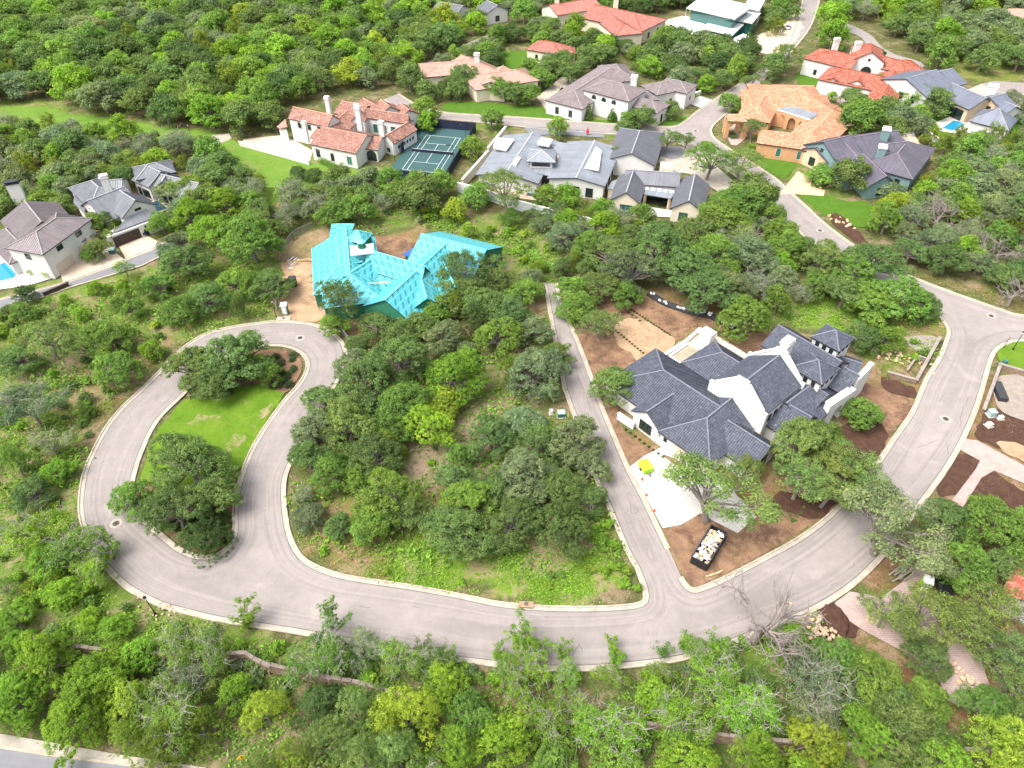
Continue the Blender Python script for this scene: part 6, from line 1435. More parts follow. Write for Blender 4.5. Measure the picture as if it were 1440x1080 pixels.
shrub_zone([(1190, 295), (1225, 315), (1250, 345), (1215, 345), (1180, 318)], [BRIGHT, DARK, MID], 14, .5, .9)
shrub_zone([(0, 885), (345, 912), (560, 965), (680, 1005), (1040, 1026), (1440, 1050), (1440, 1085), (1040, 1065), (680, 1050), (440, 985), (0, 930)], [MID, BRIGHT, OAK, SAGE], 90, .7, 1.7)
for (px0, py0, px1, py1, n_) in ((888, 436, 946, 474, 15), (862, 462, 908, 500, 12), (884, 440, 905, 455, 4)):
    for k in range(n_):
        p = P(px0 + (px1 - px0) * k / n_, py0 + (py1 - py0) * k / n_); shrub(p.x, p.y, .42, DARK, 'small dark hedge plant in rows on the bare earth', 'hedge plant', 'hedge_plant', 'hedge plants set in rows on bare earth', 'tuft')
for k in range(9):
    p = P(880 + k * 6.5, 600 + k * 4.9 + 4); shrub(p.x, p.y, .42, DARK, 'small bedding plant below the low garden wall', 'plant', 'bedding_plant', 'bedding plants below the garden wall', 'tuft')
for k in range(13):
    p = P(1062 + rnd.uniform(0, 80), 712 + rnd.uniform(0, 22)); shrub(p.x, p.y, .4, MID, 'young shrub in the bare bed below the courtyard house', 'shrub', 'young_shrub', 'young shrubs in the front bed', 'tuft')
for k in range(34):
    a = rnd.random(); p = P(372 + rnd.uniform(0, 42), 500 + rnd.uniform(0, 48)); 
    if inside(ISL, np.array([p.x]), np.array([p.y]))[0]: shrub(p.x, p.y, rnd.uniform(.9, 1.3), (.10, .15, .085), 'blue-green grass clump at the top of the island', 'ornamental grass', 'ornamental_grass', 'ornamental grasses on the planted island', 'tuft')
for k in range(46):
    p = P(222 + rnd.uniform(0, 105), 722 + rnd.uniform(0, 50))
    if inside(ISL, np.array([p.x]), np.array([p.y]))[0]: shrub(p.x, p.y, rnd.uniform(1.2, 1.9), (.075, .125, .04), 'dark low juniper clump at the bottom of the island', 'shrub', 'low_juniper', 'low junipers at the bottom of the island', 'tuft')
for k in range(12):
    p = P(262 + rnd.uniform(0, 62), 548 + rnd.uniform(-6, 8)); shrub(p.x, p.y, rnd.uniform(.7, 1.0), (.09, .13, .07), 'grey-green grass clump under the island oaks', 'ornamental grass', 'ornamental_grass', 'grass clumps under the island oaks', 'tuft')

def undergrowth(name, zones, label, cat):
    C_ = []; N_ = []; S_ = []; Tn = []; Cc = []
    for poly, dens, tone, sz, wid in zones:
        q = xy(poly); A = np.array(q); x0, y0 = A.min(0); x1, y1 = A.max(0); n = int((x1 - x0) * (y1 - y0) * dens * 1.45)
        X = nrg.uniform(x0, x1, n); Y = nrg.uniform(y0, y1, n)
        # grows in drifts
        f = np.sin(X * .35 + 2 * np.sin(Y * .21)) + np.sin(Y * .43 + 1.7 * np.sin(X * .27)) + nrg.normal(0, .6, n)
        ok = inside(q, X, Y) & (f > -.5)
        for r in ROAD_A: ok &= ~(inside(r, X, Y) | (edge_dist(r, X, Y) < .35))
        for k in FOOT: ok &= ~inside(k, X, Y)
        X = X[ok]; Y = Y[ok]; f = f[ok]; n = len(X); m = 7
        o = nrg.normal(0, 1, (n, m, 3)) * np.array([wid, wid, 0]) ; z = np.abs(nrg.normal(0, sz * .6, (n, m))) + .04
        c = np.stack([X[:, None] + o[..., 0], Y[:, None] + o[..., 1], z], -1).reshape(-1, 3)
        nn = unit(nrg.normal(0, .55, c.shape) + np.array([0, 0, 1]))
        C_.append(c); N_.append(nn); S_.append(nrg.uniform(.5, 1.2, len(c)) * sz); Tn.append(np.clip(np.repeat(.45 + nrg.normal(0, .22, n), m) + nrg.normal(0, .1, n * m), 0, 1))
        Cc.append(np.repeat(np.array(tone)[None] * nrg.uniform(.75, 1.25, (n, 1)), m, 0))
    me = cards_mesh(name, np.concatenate(C_), np.concatenate(N_), np.concatenate(S_), np.concatenate(Tn), M_under, .5)
    a = me.color_attributes.new('tint', 'FLOAT_COLOR', 'POINT'); cc = np.repeat(np.concatenate(Cc), 4, 0)
    a.data.foreach_set('color', np.concatenate([cc, np.ones((len(cc), 1))], 1).ravel().astype(np.float32))
    o = bpy.data.objects.new(name, me); COL.objects.link(o); tag(o, label, cat, kind='stuff')
m, nt, b = nodes('undergrowth_leaves'); a_ = N(nt, 'ShaderNodeAttribute'); a_.attribute_name = 'tint'; t_ = N(nt, 'ShaderNodeAttribute'); t_.attribute_name = 'tone'
nt.links.new(mixc(nt, 1.0, a_.outputs['Color'], ramp(nt, t_.outputs['Fac'], [(0, .6), (1, 1.35)]), "MULTIPLY"), b.inputs['Base Color']); b.inputs['Roughness'].default_value = .8; b.inputs['Specular IOR Level'].default_value = .15
M_under = m
G1 = (.13, .25, .03); G2 = (.15, .285, .028); G3 = (.16, .20, .045); BR = (.11, .065, .042); PB = (.30, .21, .14); TN = (.24, .18, .08)
undergrowth('undergrowth', [
    ([(410, 690), (450, 560), (500, 500), (640, 480), (780, 420), (800, 600), (860, 690), (880, 780), (700, 800), (430, 760)], .35, G1, .8, .9),
    ([(0, 445), (200, 385), (370, 365), (385, 440), (240, 495), (130, 600), (105, 720), (160, 850), (0, 850)], .22, G1, .8, .9),
    ([(0, 445), (200, 385), (370, 365), (385, 440), (240, 495), (130, 600), (105, 720), (160, 850), (0, 850)], .3, G2, .4, .6),
    ([(0, 445), (200, 385), (370, 365), (385, 440), (240, 495), (130, 600), (105, 720), (160, 850), (300, 890), (680, 950), (0, 940), (-30, 600)], .55, G1, .45, .45),
    ([(0, 445), (200, 385), (370, 365), (385, 440), (240, 495), (130, 600), (105, 720), (160, 850), (0, 850)], .35, TN, .35, .4),
    ([(0, 790), (170, 845), (330, 880), (420, 930), (200, 930), (0, 890)], .8, G2, .45, .45),
    ([(405, 690), (560, 700), (860, 690), (900, 830), (860, 850), (700, 845), (480, 808), (415, 770)], .9, G1, .35, .4),
    ([(560, 745), (700, 770), (860, 780), (895, 840), (700, 846), (520, 812)], 1.4, G2, .35, .4),
    ([(405, 690), (470, 690), (580, 740), (540, 800), (440, 795)], .9, TN, .35, .4),
    ([(480, 450), (760, 430), (790, 560), (820, 640), (640, 690), (560, 640), (490, 520)], .5, G1, .35, .4),
    ([(600, 300), (780, 330), (790, 400), (690, 380), (690, 345), (590, 318)], 1.0, G1, .6, .6),
    ([(400, 285), (600, 300), (590, 325), (530, 332), (460, 315), (410, 340)], .7, G1, .5, .6),
    ([(1080, 420), (1330, 440), (1320, 500), (1240, 520), (1180, 470), (1090, 455)], 1.1, G2, .45, .5),
    ([(1060, 290), (1140, 330), (1260, 400), (1200, 400), (1100, 350)], .5, G1, .5, .6),
    ([(480, 900), (700, 955), (940, 950), (1100, 890), (1110, 940), (700, 1000), (400, 940)], 1.0, G1, .4, .4),
    ([(0, 900), (700, 980), (1130, 950), (1440, 1000), (1440, 1100), (330, 1100), (0, 1030)], .6, G1, .5, .5),
    ([(1280, 385), (1440, 420), (1440, 440), (1340, 410)], .9, G3, .4, .4),
    ([(120, 720), (150, 600), (230, 500), (240, 510), (160, 600), (120, 700)], .6, G3, .35, .35),
    ([(1230, 510), (1290, 530), (1280, 545), (1225, 525)], .7, G1, .35, .35),
    ([(1150, 860), (1180, 910), (1090, 930), (1060, 905), (1100, 885)], .8, G1, .5, .4),
], 'low weeds and wild grasses covering the vacant lots and verges', 'undergrowth')

undergrowth('soil_clods', [
    ([(862, 405), (1010, 448), (1080, 475), (985, 462), (925, 505), (870, 580), (880, 640), (820, 500), (795, 432)], .5, BR, .16, .25),
    ([(862, 405), (1010, 448), (1080, 475), (985, 462), (925, 505), (870, 580), (880, 640), (820, 500), (795, 432)], .4, PB, .14, .25),
    ([(935, 740), (1064, 727), (1200, 690), (1150, 730), (1080, 775), (1000, 815), (970, 820)], .8, BR, .15, .25),
    ([(935, 740), (1064, 727), (1200, 690), (1150, 730), (1080, 775), (1000, 815), (970, 820)], .4, G3, .18, .2),
    ([(1210, 540), (1285, 570), (1245, 630), (1180, 600)], .7, BR, .15, .25), ([(1378, 575), (1470, 590), (1470, 740), (1345, 720)], .6, PB, .15, .3),
    ([(395, 370), (440, 375), (470, 440), (448, 452), (400, 448)], .6, PB, .18, .3), ([(520, 335), (585, 345), (560, 372), (520, 352)], .6, PB, .18, .3),
], 'loose clods, chips and sprigs on the bare building earth', 'soil clods')
_wild = [s_ for s_ in SHRUBS if not s_[5]]; _wild.sort(key=lambda s_: -s_[4] / math.hypot(s_[3], 75))
for s_ in _wild[285:]:
    bpy.data.objects.remove(s_[0]); SHRUBS.remove(s_)
# ================================================================ smaller things
M_black = plain('black_metal', (.02, .02, .022), .5, .1, 2)
M_dkgreen = plain('green_paint', (.05, .16, .13), .5, .08, 2)
M_lime = plain('lime_paint', (.38, .72, .03), .5, .05, 2)
M_tealcap = plain('grey_green_lid', (.30, .42, .42), .6, .08, 2)
M_redp = plain('red_paint', (.55, .04, .06), .6, .08, 2)
M_orange = plain('cone_orange', (.70, .10, .03), .6, .08, 2)
M_yellow = plain('sign_yellow', (.80, .48, .02), .5, .05, 2)
M_whitep = plain('white_paint', (.78, .78, .78), .6, .05, 2)
M_iron = plain('cast_iron', (.10, .085, .08), .8, .2, 6)
M_court = plain('court_green', (.036, .085, .088), .8, .07, .3)
M_line = plain('court_line', (.5, .55, .55), .8, .05, 2)
M_mesh = plain('windscreen_mesh', (.018, .025, .05), .9, .1, 2)
M_rubble = plain('rubble_stone', (.52, .38, .26), .95, .25, 2)
M_rub2 = plain('weathered_stone', (.24, .175, .12), .95, .4, 1.2, .6, 4)
M_cap2 = plain('stained_cap', (.20, .165, .14), .95, .4, .9, .5, 4)
M_wrust = plain('weathered_timber', (.27, .235, .21), .95, .25, 1.5)
m, nt, b = nodes('pool_water'); b.inputs['Base Color'].default_value = (.02, .22, .38, 1); b.inputs['Roughness'].default_value = .06; M_water = m
m, nt, b = nodes('dark_pool_water'); b.inputs['Base Color'].default_value = (.01, .06, .10, 1); b.inputs['Roughness'].default_value = .06; M_water2 = m

def angle_px(a, b): return ground_px_angle(a, b)
# --- tennis court
ct = empty('tennis_court', P(608, 215), 'green tennis court with white lines behind dark windscreen fencing', 'tennis court')
c_ = [P(a, b, .05) for a, b in ((634, 172), (665, 178), (614, 262), (556, 243))]
# a true rectangle through the seen court
o_ = P(608, 216); la = angle_px((586, 246), (622, 192)); dx = Vector((math.cos(la), math.sin(la), 0)); dy = Vector((-dx.y, dx.x, 0))
W2, L2 = 9.0, 17.8
def cp(u, v, z=.0): q = o_ + dx * u + dy * v; return Vector((q.x, q.y, z))
sf = MB(); sf.prism([cp(-L2, -W2)[:2], cp(L2, -W2)[:2], cp(L2, W2)[:2], cp(-L2, W2)[:2]], 0, .12); sf.build('court_surface', M_court, ct)
def cline(u0, v0, u1, v1):
    k = MB(); k.bar(cp(u0, v0, .125), cp(u1, v1, .125), .14, .016); k.build('court_line', M_line, ct)
HL, HD, HS = 11.9, 5.5, 4.1
for v in (-HD, HD, -HS, HS): cline(-HL, v, HL, v)
for u in (-HL, HL): cline(u, -HD - .07, u, HD + .07)
for u in (-6.4, 6.4): cline(u, -HS, u, HS)
cline(-6.4, 0, 6.4, 0)
nb = MB(); nb.bar(cp(0, -6.4, .6), cp(0, 6.4, .6), .05, .85); net = nb.build('net', M_mesh, ct)
k = MB(); k.bar(cp(0, -6.4, 1.06), cp(0, 6.4, 1.06), .08, .09); k.build('net_band', M_line, net)
for v in (-6.4, 6.4):
    k = MB(); k.tube([cp(0, v, 0), cp(0, v, 1.2)], .06, 8); k.build('net_post', M_black, ct)
corn = [cp(-L2, -W2), cp(L2, -W2), cp(L2, W2), cp(-L2, W2)]
for i in range(4):
    a, b_ = corn[i], corn[(i + 1) % 4]
    k = MB(); hh = 2.9
    if i == 2: b_ = a.lerp(b_, .55)
    k.bar(Vector((a.x, a.y, hh / 2)), Vector((b_.x, b_.y, hh / 2)), .06, hh - .1); pn = k.build('windscreen', M_mesh, ct)
    n = int((b_ - a).length / 3); pk = MB()
    for j in range(n + 1): q = a.lerp(b_, j / n); pk.tube([(q.x, q.y, 0), (q.x, q.y, 3.15)], .05, 6)
    pk.bar(Vector((a.x, a.y, 3.1)), Vector((b_.x, b_.y, 3.1)), .07, .07); pk.build('fence_post', M_black, pn)
def lamp_pole(x, y, label, h=6.5, arm=None):
    r = empty('court_light', (x, y, 0), label, 'light pole')
    k = MB(); k.tube([(0, 0, 0), (0, 0, h)], [.09, .06], 8); local('pole', k, M_black, r)
    k = MB(); d = Vector(arm or (1, 0, 0)).normalized(); k.bar(Vector((0, 0, h)), d * 1.2 + Vector((0, 0, h)), .08, .08); k.box(d * 1.5 + Vector((0, 0, h)), (.8, .5, .18), math.atan2(d.y, d.x)); local('lamp_head', k, M_black, r)
for (u, v, lb) in ((-7, W2 + .3, 'dark light pole beside the villa, left of the court net'), (7, W2 + .3, 'dark light pole on the far left side of the tennis court'), (-7, -W2 + .3, 'dark light pole at the near right of the tennis court'), (7, -W2 + .3, 'dark light pole at the far right of the tennis court')):
    q = cp(u, v); lamp_pole(q.x, q.y, lb, arm=dy * (-1 if v > 0 else 1))

# --- pools
def pool(px, label, water=None, cop=None, w=.6, z=.12):
    q = [P(a, b, z) for a, b in px]; c = sum(q, Vector()) / len(q); r = empty('swimming_pool', (c.x, c.y, 0), label, 'swimming pool')
    k = MB(); n = len(q)
    for i in range(n):
        e = (q[(i + 1) % n] - q[i]).normalized() * w * .45; k.bar(q[i] - e * (i % 2), q[(i + 1) % n] + e * (i % 2), w, .16)
    k.build('coping', cop or M_drive, r)
    s_ = MB(); s_.prism([(v.x, v.y) for v in q], 0, .11); s_.build('water', water or M_water, r)
patch('terrace', [(-20, 368), (20, 352), (45, 372), (72, 392), (40, 402), (-20, 410)], M_drive, .05, 0, 1, False)
pool([(-8, 374), (14, 366), (22, 374), (32, 378), (20, 392), (-8, 398)], 'turquoise swimming pool in a pale terrace at the left frame edge')
pool([(208, 286), (222, 281), (238, 293), (222, 299), (208, 292)], 'small dark blue pool between the two grey roofed houses', M_water2, M_drive2)
pool([(741, 268), (778, 272), (774, 281), (738, 276)], 'dark blue pool behind the long pale grey wall', M_water2, M_drive2)
pool([(899, 133), (912, 126), (917, 129), (905, 137)], 'small blue pool in the hip roofed white villa court', M_water, M_cream)
pool([(1323, 180), (1340, 169), (1350, 170), (1360, 176), (1340, 185)], 'bright turquoise pool below the slate blue roofs')
# --- cast iron covers and inlets
def manhole(px, label, r=.55, ring=True):
    p = P(*px, .08); e = empty('manhole_cover', (p.x, p.y, .06), label, 'manhole cover')
    k = MB(); k.tube([(0, 0, .0), (0, 0, .022)], r, 20); c = local('cover', k, M_iron, e)
    for a in range(4):
        g = MB(); g.box((0, 0, .03), (.06, r * 1.5, .02), a * PI / 4); local('cover_rib', g, M_black, c)
    if ring:
        k = MB(); k.tube([(0, 0, -.01), (0, 0, .012)], r * 1.75, 24); local('concrete_ring', k, M_gutter, e)
for px_, lb in (((422, 475), 'round manhole cover at the top of the loop road'), ((163, 736), 'round manhole cover on the left side of the loop road'), ((1330, 589), 'round manhole cover in the curved road below the junction'), ((1394, 444), 'round manhole cover by the right edge at the road junction'), ((1153, 324), 'round manhole cover in the upper road below the green lawn'), ((978, 184), 'round manhole cover near the small landscaped turning circle')): manhole(px_, lb)
def inlet(px, ang, label, mat=None, f=1.0):
    p = P(*px); e = empty('storm_drain', (p.x, p.y, .06), label, 'storm drain', rz=ang)
    k = MB(); k.box((0, 0, .1), (3.0 * f, 1.3 * f, .16)); local('drain_slab', k, mat or M_curb, e)
    k = MB(); k.box((0, -.67 * f, .06), (2.4 * f, .06, .12)); local('drain_opening', k, M_black, e)
    k = MB(); k.tube([(0, .1, .18), (0, .1, .2)], .35, 16); local('drain_lid', k, M_iron, e)
inlet((399, 449), .05, 'concrete storm drain at the top kerb of the loop road')
inlet((1140, 344), angle_px((1132, 334), (1158, 360)), 'concrete storm drain on the lower kerb of the upper road')
inlet((740, 851), angle_px((713, 850), (800, 855)), 'rusty storm drain in the kerb below the vacant lot', MATS.get('rusty_slab') or plain('rusty_slab', (.34, .22, .14), .9, .3, 2), .75)
# --- street lamps
def street_lamp(px, label, h=4.2):
    p = P(*px); r = empty('street_lamp', (p.x, p.y, 0), label, 'street lamp')
    k = MB(); k.tube([(0, 0, 0), (0, 0, .5), (0, 0, .6), (0, 0, h)], [.2, .16, .08, .06], 8); local('post', k, M_black, r)
    k = MB(); k.tube([(0, 0, h), (0, 0, h + .45)], [.14, .24], 6); l = local('lantern', k, M_whitep, r)
    k = MB(); k.tube([(0, 0, h + .45), (0, 0, h + .5), (0, 0, h + .8)], [.3, .28, .04], 6); local('lantern_cap', k, M_black, l)
street_lamp((219, 864), 'black street lamp on the lower left kerb of the loop road')
street_lamp((389, 447), 'black street lamp beside the site drive at the top of the loop')
street_lamp((270, 196), 'street lamp by the short concrete road near the meadow')
street_lamp((1424, 492), 'black street lamp at the corner lawn by the junction, right edge')
# --- signs
def stop_sign(px, ang, label):
    p = P(*px); r = empty('stop_sign', (p.x, p.y, 0), label, 'stop sign', rz=ang)
    k = MB(); k.tube([(0, 0, 0), (0, 0, 2.9)], .05, 8); local('post', k, M_black, r)
    k = MB(); q = [(.42 * math.cos(PI / 8 + a * PI / 4), .42 * math.sin(PI / 8 + a * PI / 4)) for a in range(8)]
    k.add([(x, -.06, 2.45 + z) for x, z in q] + [(x, -.09, 2.45 + z) for x, z in q], [tuple(range(8)), tuple(range(8, 16))[::-1]] + [(i, i + 8, (i + 1) % 8 + 8, (i + 1) % 8) for i in range(8)]); s_ = local('sign_face', k, M_redp, r)
    cu = bpy.data.curves.new('lettering', 'FONT'); cu.body = 'STOP'; cu.size = .3; cu.align_x = 'CENTER'; cu.align_y = 'CENTER'; cu.extrude = .004
    t0 = bpy.data.objects.new('lettering', cu); COL.objects.link(t0); bpy.context.view_layer.update(); lm_ = bpy.data.meshes.new_from_object(t0.evaluated_get(bpy.context.evaluated_depsgraph_get())); bpy.data.objects.remove(t0)
    t = bpy.data.objects.new('lettering', lm_); COL.objects.link(t); t.data.materials.clear(); t.data.materials.append(M_whitep); t.parent = s_; t.location = (0, -.1, 2.45); t.rotation_euler = (PI / 2, 0, 0)
stop_sign((1411, 489), math.radians(-120), 'red stop sign on a dark post at the corner lawn, right edge')
p = P(346, 1074); r = empty('warning_sign', (p.x, p.y, 0), 'yellow diamond warning sign among the junipers by the bottom frame edge', 'road sign', rz=math.radians(25))
k = MB(); k.tube([(0, 0, 0), (0, 0, 2.6)], .04, 8); local('post', k, M_black, r)
k = MB(); k.add([(x, y, 2.3 + z) for y in (-.05, -.09) for x, z in ((0, -.55), (.55, 0), (0, .55), (-.55, 0))], [(0, 1, 2, 3), (7, 6, 5, 4), (0, 4, 5, 1), (1, 5, 6, 2), (2, 6, 7, 3), (3, 7, 4, 0)]); f_ = local('sign_face', k, M_yellow, r)
k = MB(); k.box((.02, -.1, 2.3), (.1, .02, .4)); k.box((.09, -.1, 2.42), (.2, .02, .08)); local('sign_symbol', k, M_black, f_)
# --- dumpster full of debris
a_ = angle_px((985, 797), (1012, 752)); p = P(995, 775)
r = empty('dumpster', (p.x, p.y, .03), 'open black skip full of building rubbish on the earth by the driveway', 'dumpster', rz=a_)
k = MB(); Ld, Wd, Hd = 7.2, 2.6, 1.7
k.box((0, 0, .18), (Ld, Wd, .2)); k.box((0, Wd / 2, Hd / 2 + .1), (Ld, .1, Hd)); k.box((0, -Wd / 2, Hd / 2 + .1), (Ld, .1, Hd)); k.box((Ld / 2, 0, Hd / 2 + .1), (.1, Wd - .1, Hd)); k.box((-Ld / 2, 0, Hd / 2 + .1), (.1, Wd - .1, Hd)); local('container', k, M_black, r)
for i in range(9):
    for sg in (-1, 1):
        k = MB(); k.box((-Ld / 2 + .4 + i * (Ld - .8) / 8, sg * (Wd / 2 + .09), Hd / 2 + .1), (.12, .1, Hd)); local('side_rib', k, plain('dull_black', (.04, .04, .045), .7, .1, 2) if not MATS.get('dull_black') else MATS['dull_black'], r)
for sg in (-1, 1):
    k = MB(); k.box((0, sg * Wd / 2, Hd + .16), (Ld + .1, .18, .12)); local('top_rail', k, MATS['dull_black'], r)
dm = [M_whitep, M_wood, plain('grey_debris', (.35, .36, .38), .9, .2, 3), M_bluetape, M_rubble]
for i in range(150):
    x, y = rnd.uniform(-3.3, 3.3), rnd.uniform(-1.1, 1.1); R_ = (Matrix.Rotation(rnd.uniform(0, 3), 3, 'Z') @ Matrix.Rotation(rnd.uniform(-.5, .5), 3, 'X') @ Matrix.Rotation(rnd.uniform(-.4, .4), 3, 'Y'))
    k = MB(); k.box((0, 0, 0), (rnd.uniform(.2, .9), rnd.uniform(.1, .45), rnd.uniform(.04, .2)), R=R_)
    o = local('debris', k, rnd.choices(dm, (5, 3, 3, .5, 2))[0], r); o.location = (x, y, 1.45 + rnd.uniform(-.1, .25) - abs(x) * .08)
# --- lime and white site boxes
def site_box(name, px, ang, size, mats, label, cat, roof=.25):
    p = P(*px); r = empty(name, (p.x, p.y, .06), label, cat, rz=ang); sx, sy, sz = size
    k = MB(); k.box((0, 0, sz / 2 + .08), (sx, sy, sz)); b_ = local('body', k, mats[0], r)
    k = MB(); k.box((0, -sy / 2 - .02, sz / 2 + .1), (sx * .75, .05, sz * .85)); d_ = local('door', k, mats[1], r)
    k = MB(); k.box((sx * .25, -sy / 2 - .07, sz / 2), (.06, .06, .2)); local('handle', k, M_black, d_)
    k = MB(); k.box((0, 0, sz + .08 + roof / 2), (sx * 1.06, sy * 1.06, roof)); k.tube([(sx * .3, sy * .3, sz + .1 + roof), (sx * .3, sy * .3, sz + .5 + roof)], .06, 6); local('lid', k, mats[2], r)
site_box('portable_toilet', (402, 441), .1, (1.3, 1.3, 2.2), (M_dkgreen, M_whitep, M_whitep), 'green and white portable toilet on the site drive', 'portable toilet')
site_box('portable_toilet', (1297, 828), -.5, (1.3, 1.4, 2.2), (M_lime, M_whitep, M_whitep), 'lime green portable toilet with a white roof on the paved drive', 'portable toilet')
site_box('portable_toilet', (413, 402), .1, (1.6, 1.4, 1.9), (M_black, M_black, MATS['dull_black']), 'black site container beside the sandy drive of the turquoise house', 'container')
r = empty('trailer', P(907, 660), 'lime green covered utility trailer on the white driveway', 'trailer', rz=-1.25)
k = MB(); k.box((0, 0, .75), (2.3, 1.7, .9)); local('body', k, M_lime, r)
k = MB(); k.box((0, 0, 1.25), (2.4, 1.8, .1)); local('lid', k, M_lime, r)
for sy in (-.9, .9):
    k = MB(); k.tube([(0, sy - .08, .32), (0, sy + .08, .32)], .3, 14); local('wheel', k, M_black, r)
k = MB(); k.bar((1.1, .3, .45), (2.0, 0, .45), .08, .08); k.bar((1.1, -.3, .45), (2.0, 0, .45), .08, .08); k.tube([(1.9, 0, 0), (1.9, 0, .6)], .05, 6); local('tow_bar', k, M_black, r)
for px_, lb in (((903, 675), 'orange cone on the white driveway, uppermost of three'), ((909, 697), 'orange cone on the white driveway, middle of three'), ((920, 719), 'orange cone on the white driveway, lowest of three')):
    p = P(*px_); r = empty('traffic_cone', (p.x, p.y, .06), lb, 'traffic cone', 'cones along the white driveway')
    k = MB(); k.box((0, 0, .03), (.42, .42, .05)); local('base', k, M_orange, r); k = MB(); k.tube([(0, 0, .05), (0, 0, .75)], [.17, .04], 12); c_ = local('cone', k, M_orange, r); k = MB(); k.tube([(0, 0, .4), (0, 0, .52)], [.105, .082], 12); local('stripe', k, M_whitep, c_)
# --- utility cabinets
def cabinet(px, ang, size, label, body=None, lid=None):
    p = P(*px); r = empty('utility_cabinet', (p.x, p.y, 0), label, 'utility box', rz=ang); sx, sy, sz = size
    k = MB(); k.box((0, 0, .06), (sx + .5, sy + .5, .12)); local('pad', k, M_gutter, r)
    k = MB(); k.box((0, 0, sz / 2 + .12), (sx, sy, sz)); b_ = local('body', k, body or M_dkgreen, r)
    k = MB(); k.box((0, 0, sz + .16), (sx + .1, sy + .1, .1)); local('lid', k, lid or M_tealcap, r)
    for q in (-.25, .25): k = MB(); k.box((q * sx, -sy / 2 - .02, sz / 2 + .1), (sx * .4, .04, sz * .8)); local('door', k, lid or M_dkgreen, b_)
for px_, an, sz_, lb, bo, li in (((789, 585), .1, (1.3, 1.1, .9), 'green transformer cabinet beside the side street kerb', None, None), ((775, 582), .1, (.5, .5, .8), 'small white pedestal left of the green transformer cabinet', M_whitep, M_whitep),
    ((1393, 584), .1, (1.2, 1.1, 1.0), 'pale green cabinet in the dug earth by the right frame edge', M_tealcap, M_tealcap), ((1390, 599), .3, (.9, .8, .5), 'low beige box below the pale green cabinet, right edge', M_cream, M_cream), ((1406, 589), .1, (.8, .5, .5), 'small white box right of the pale green cabinet', M_whitep, M_whitep),
    ((1411, 513), .1, (.7, .7, 1.0), 'green litter box at the corner lawn edge', None, M_dkgreen), ((159, 356), .2, (1.3, 1.2, 1.0), 'green cabinet on gravel beside the brown garage doors', None, None), ((48, 374), .2, (1.3, 1.2, 1.0), 'green cabinet behind the dark wall of the left pool', None, None)): cabinet(px_, an, sz_, lb, bo, li)
# --- cars
def car(px, ang, paint, label, L=4.8, Wd=1.95, H=1.7):
    p = P(*px); r = empty('parked_car', (p.x, p.y, .06), label, 'car', rz=ang)
    prof = [(-L / 2, .45), (-L / 2 + .05, .95), (-L * .44, 1.02), (L * .22, 1.0), (L * .46, .9), (L / 2, .7), (L / 2, .4)]
    k = MB(); n = len(prof); vs = [(x, s_ * Wd / 2 * (1 if 0 < i < n - 1 else .93), z) for s_ in (-1, 1) for i, (x, z) in enumerate(prof)]
    k.add(vs, [tuple(range(n))[::-1], tuple(range(n, 2 * n))] + [(i, i + 1, n + i + 1, n + i) for i in range(n - 1)] + [(n - 1, 0, n, 2 * n - 1)]); local('body', k, paint, r)
    cab = [(-L * .43, 1.0), (-L * .38, H - .05), (L * .02, H), (L * .2, 1.0)]; k = MB()
    vs = [(x, s_ * (Wd / 2 - .06 - (.16 if z > 1.2 else 0)), z) for s_ in (-1, 1) for x, z in cab]; k.add(vs, [(3, 2, 1, 0), (4, 5, 6, 7), (0, 1, 5, 4), (1, 2, 6, 5), (2, 3, 7, 6)]); g = local('windows', k, M_glass, r)
    k = MB(); k.box((-L * .18, 0, H + .01), (L * .40, Wd - .42, .06)); local('car_roof', k, paint, r)
    for x in (-L * .3, L * .31):
        for s_ in (-1, 1): k = MB(); k.tube([(x, s_ * Wd / 2 - .12, .34), (x, s_ * Wd / 2 + .02, .34)], .34, 14); w_ = local('wheel', k, M_black, r); k = MB(); k.tube([(x, s_ * (Wd / 2 + .0), .34), (x, s_ * (Wd / 2 + .03), .34)], .2, 10); local('rim', k, M_tealcap, w_)
    for s_ in (-.7, .7): k = MB(); k.box((L / 2 - .03, s_, .68), (.1, .35, .14)); local('headlight', k, M_whitep, r)
paint = {}
for nm, c in (('black', (.012, .013, .016)), ('navy', (.012, .02, .05)), ('white', (.72, .73, .75)), ('silver', (.4, .41, .43))):
    m, nt, b = nodes(nm + '_car_paint'); b.inputs['Base Color'].default_value = c + (1,); b.inputs['Roughness'].default_value = .25; b.inputs['Coat Weight'].default_value = .4; paint[nm] = m
car((1325, 833), angle_px((1328, 850), (1322, 818)), paint['black'], 'black car parked under oaks on the brick drive, lower right', 5.0)
car((209, 326), angle_px((200, 334), (218, 318)), paint['navy'], 'dark blue car at the brown garage doors of the grey roofed house')
car((221, 316), angle_px((212, 322), (230, 310)), paint['black'], 'black car half hidden by the tree beside the small pool')
car((792, 131), angle_px((786, 138), (800, 124)), paint['black'], 'black car beside the left wing of the hip roofed villa')
car((1108, 40), 1.2, paint['white'], 'white car at the top of the upper road, left kerb')
car((1120, 14), 1.3, paint['silver'], 'silver car at the very top of the upper road')
# red figure-like umbrella: folded red parasol on the gravel court
p = P(826, 190); r = empty('folded_parasol', (p.x, p.y, .1), 'folded red parasol on the dark gravel in front of the zinc roofed house', 'parasol')
k = MB(); k.tube([(0, 0, 0), (0, 0, 2.5)], .04, 8); local('pole', k, M_black, r); k = MB(); k.tube([(0, 0, .7), (0, 0, 1.3), (0, 0, 2.5)], [.55, .42, .05], 10); local('canopy', k, M_redp, r)

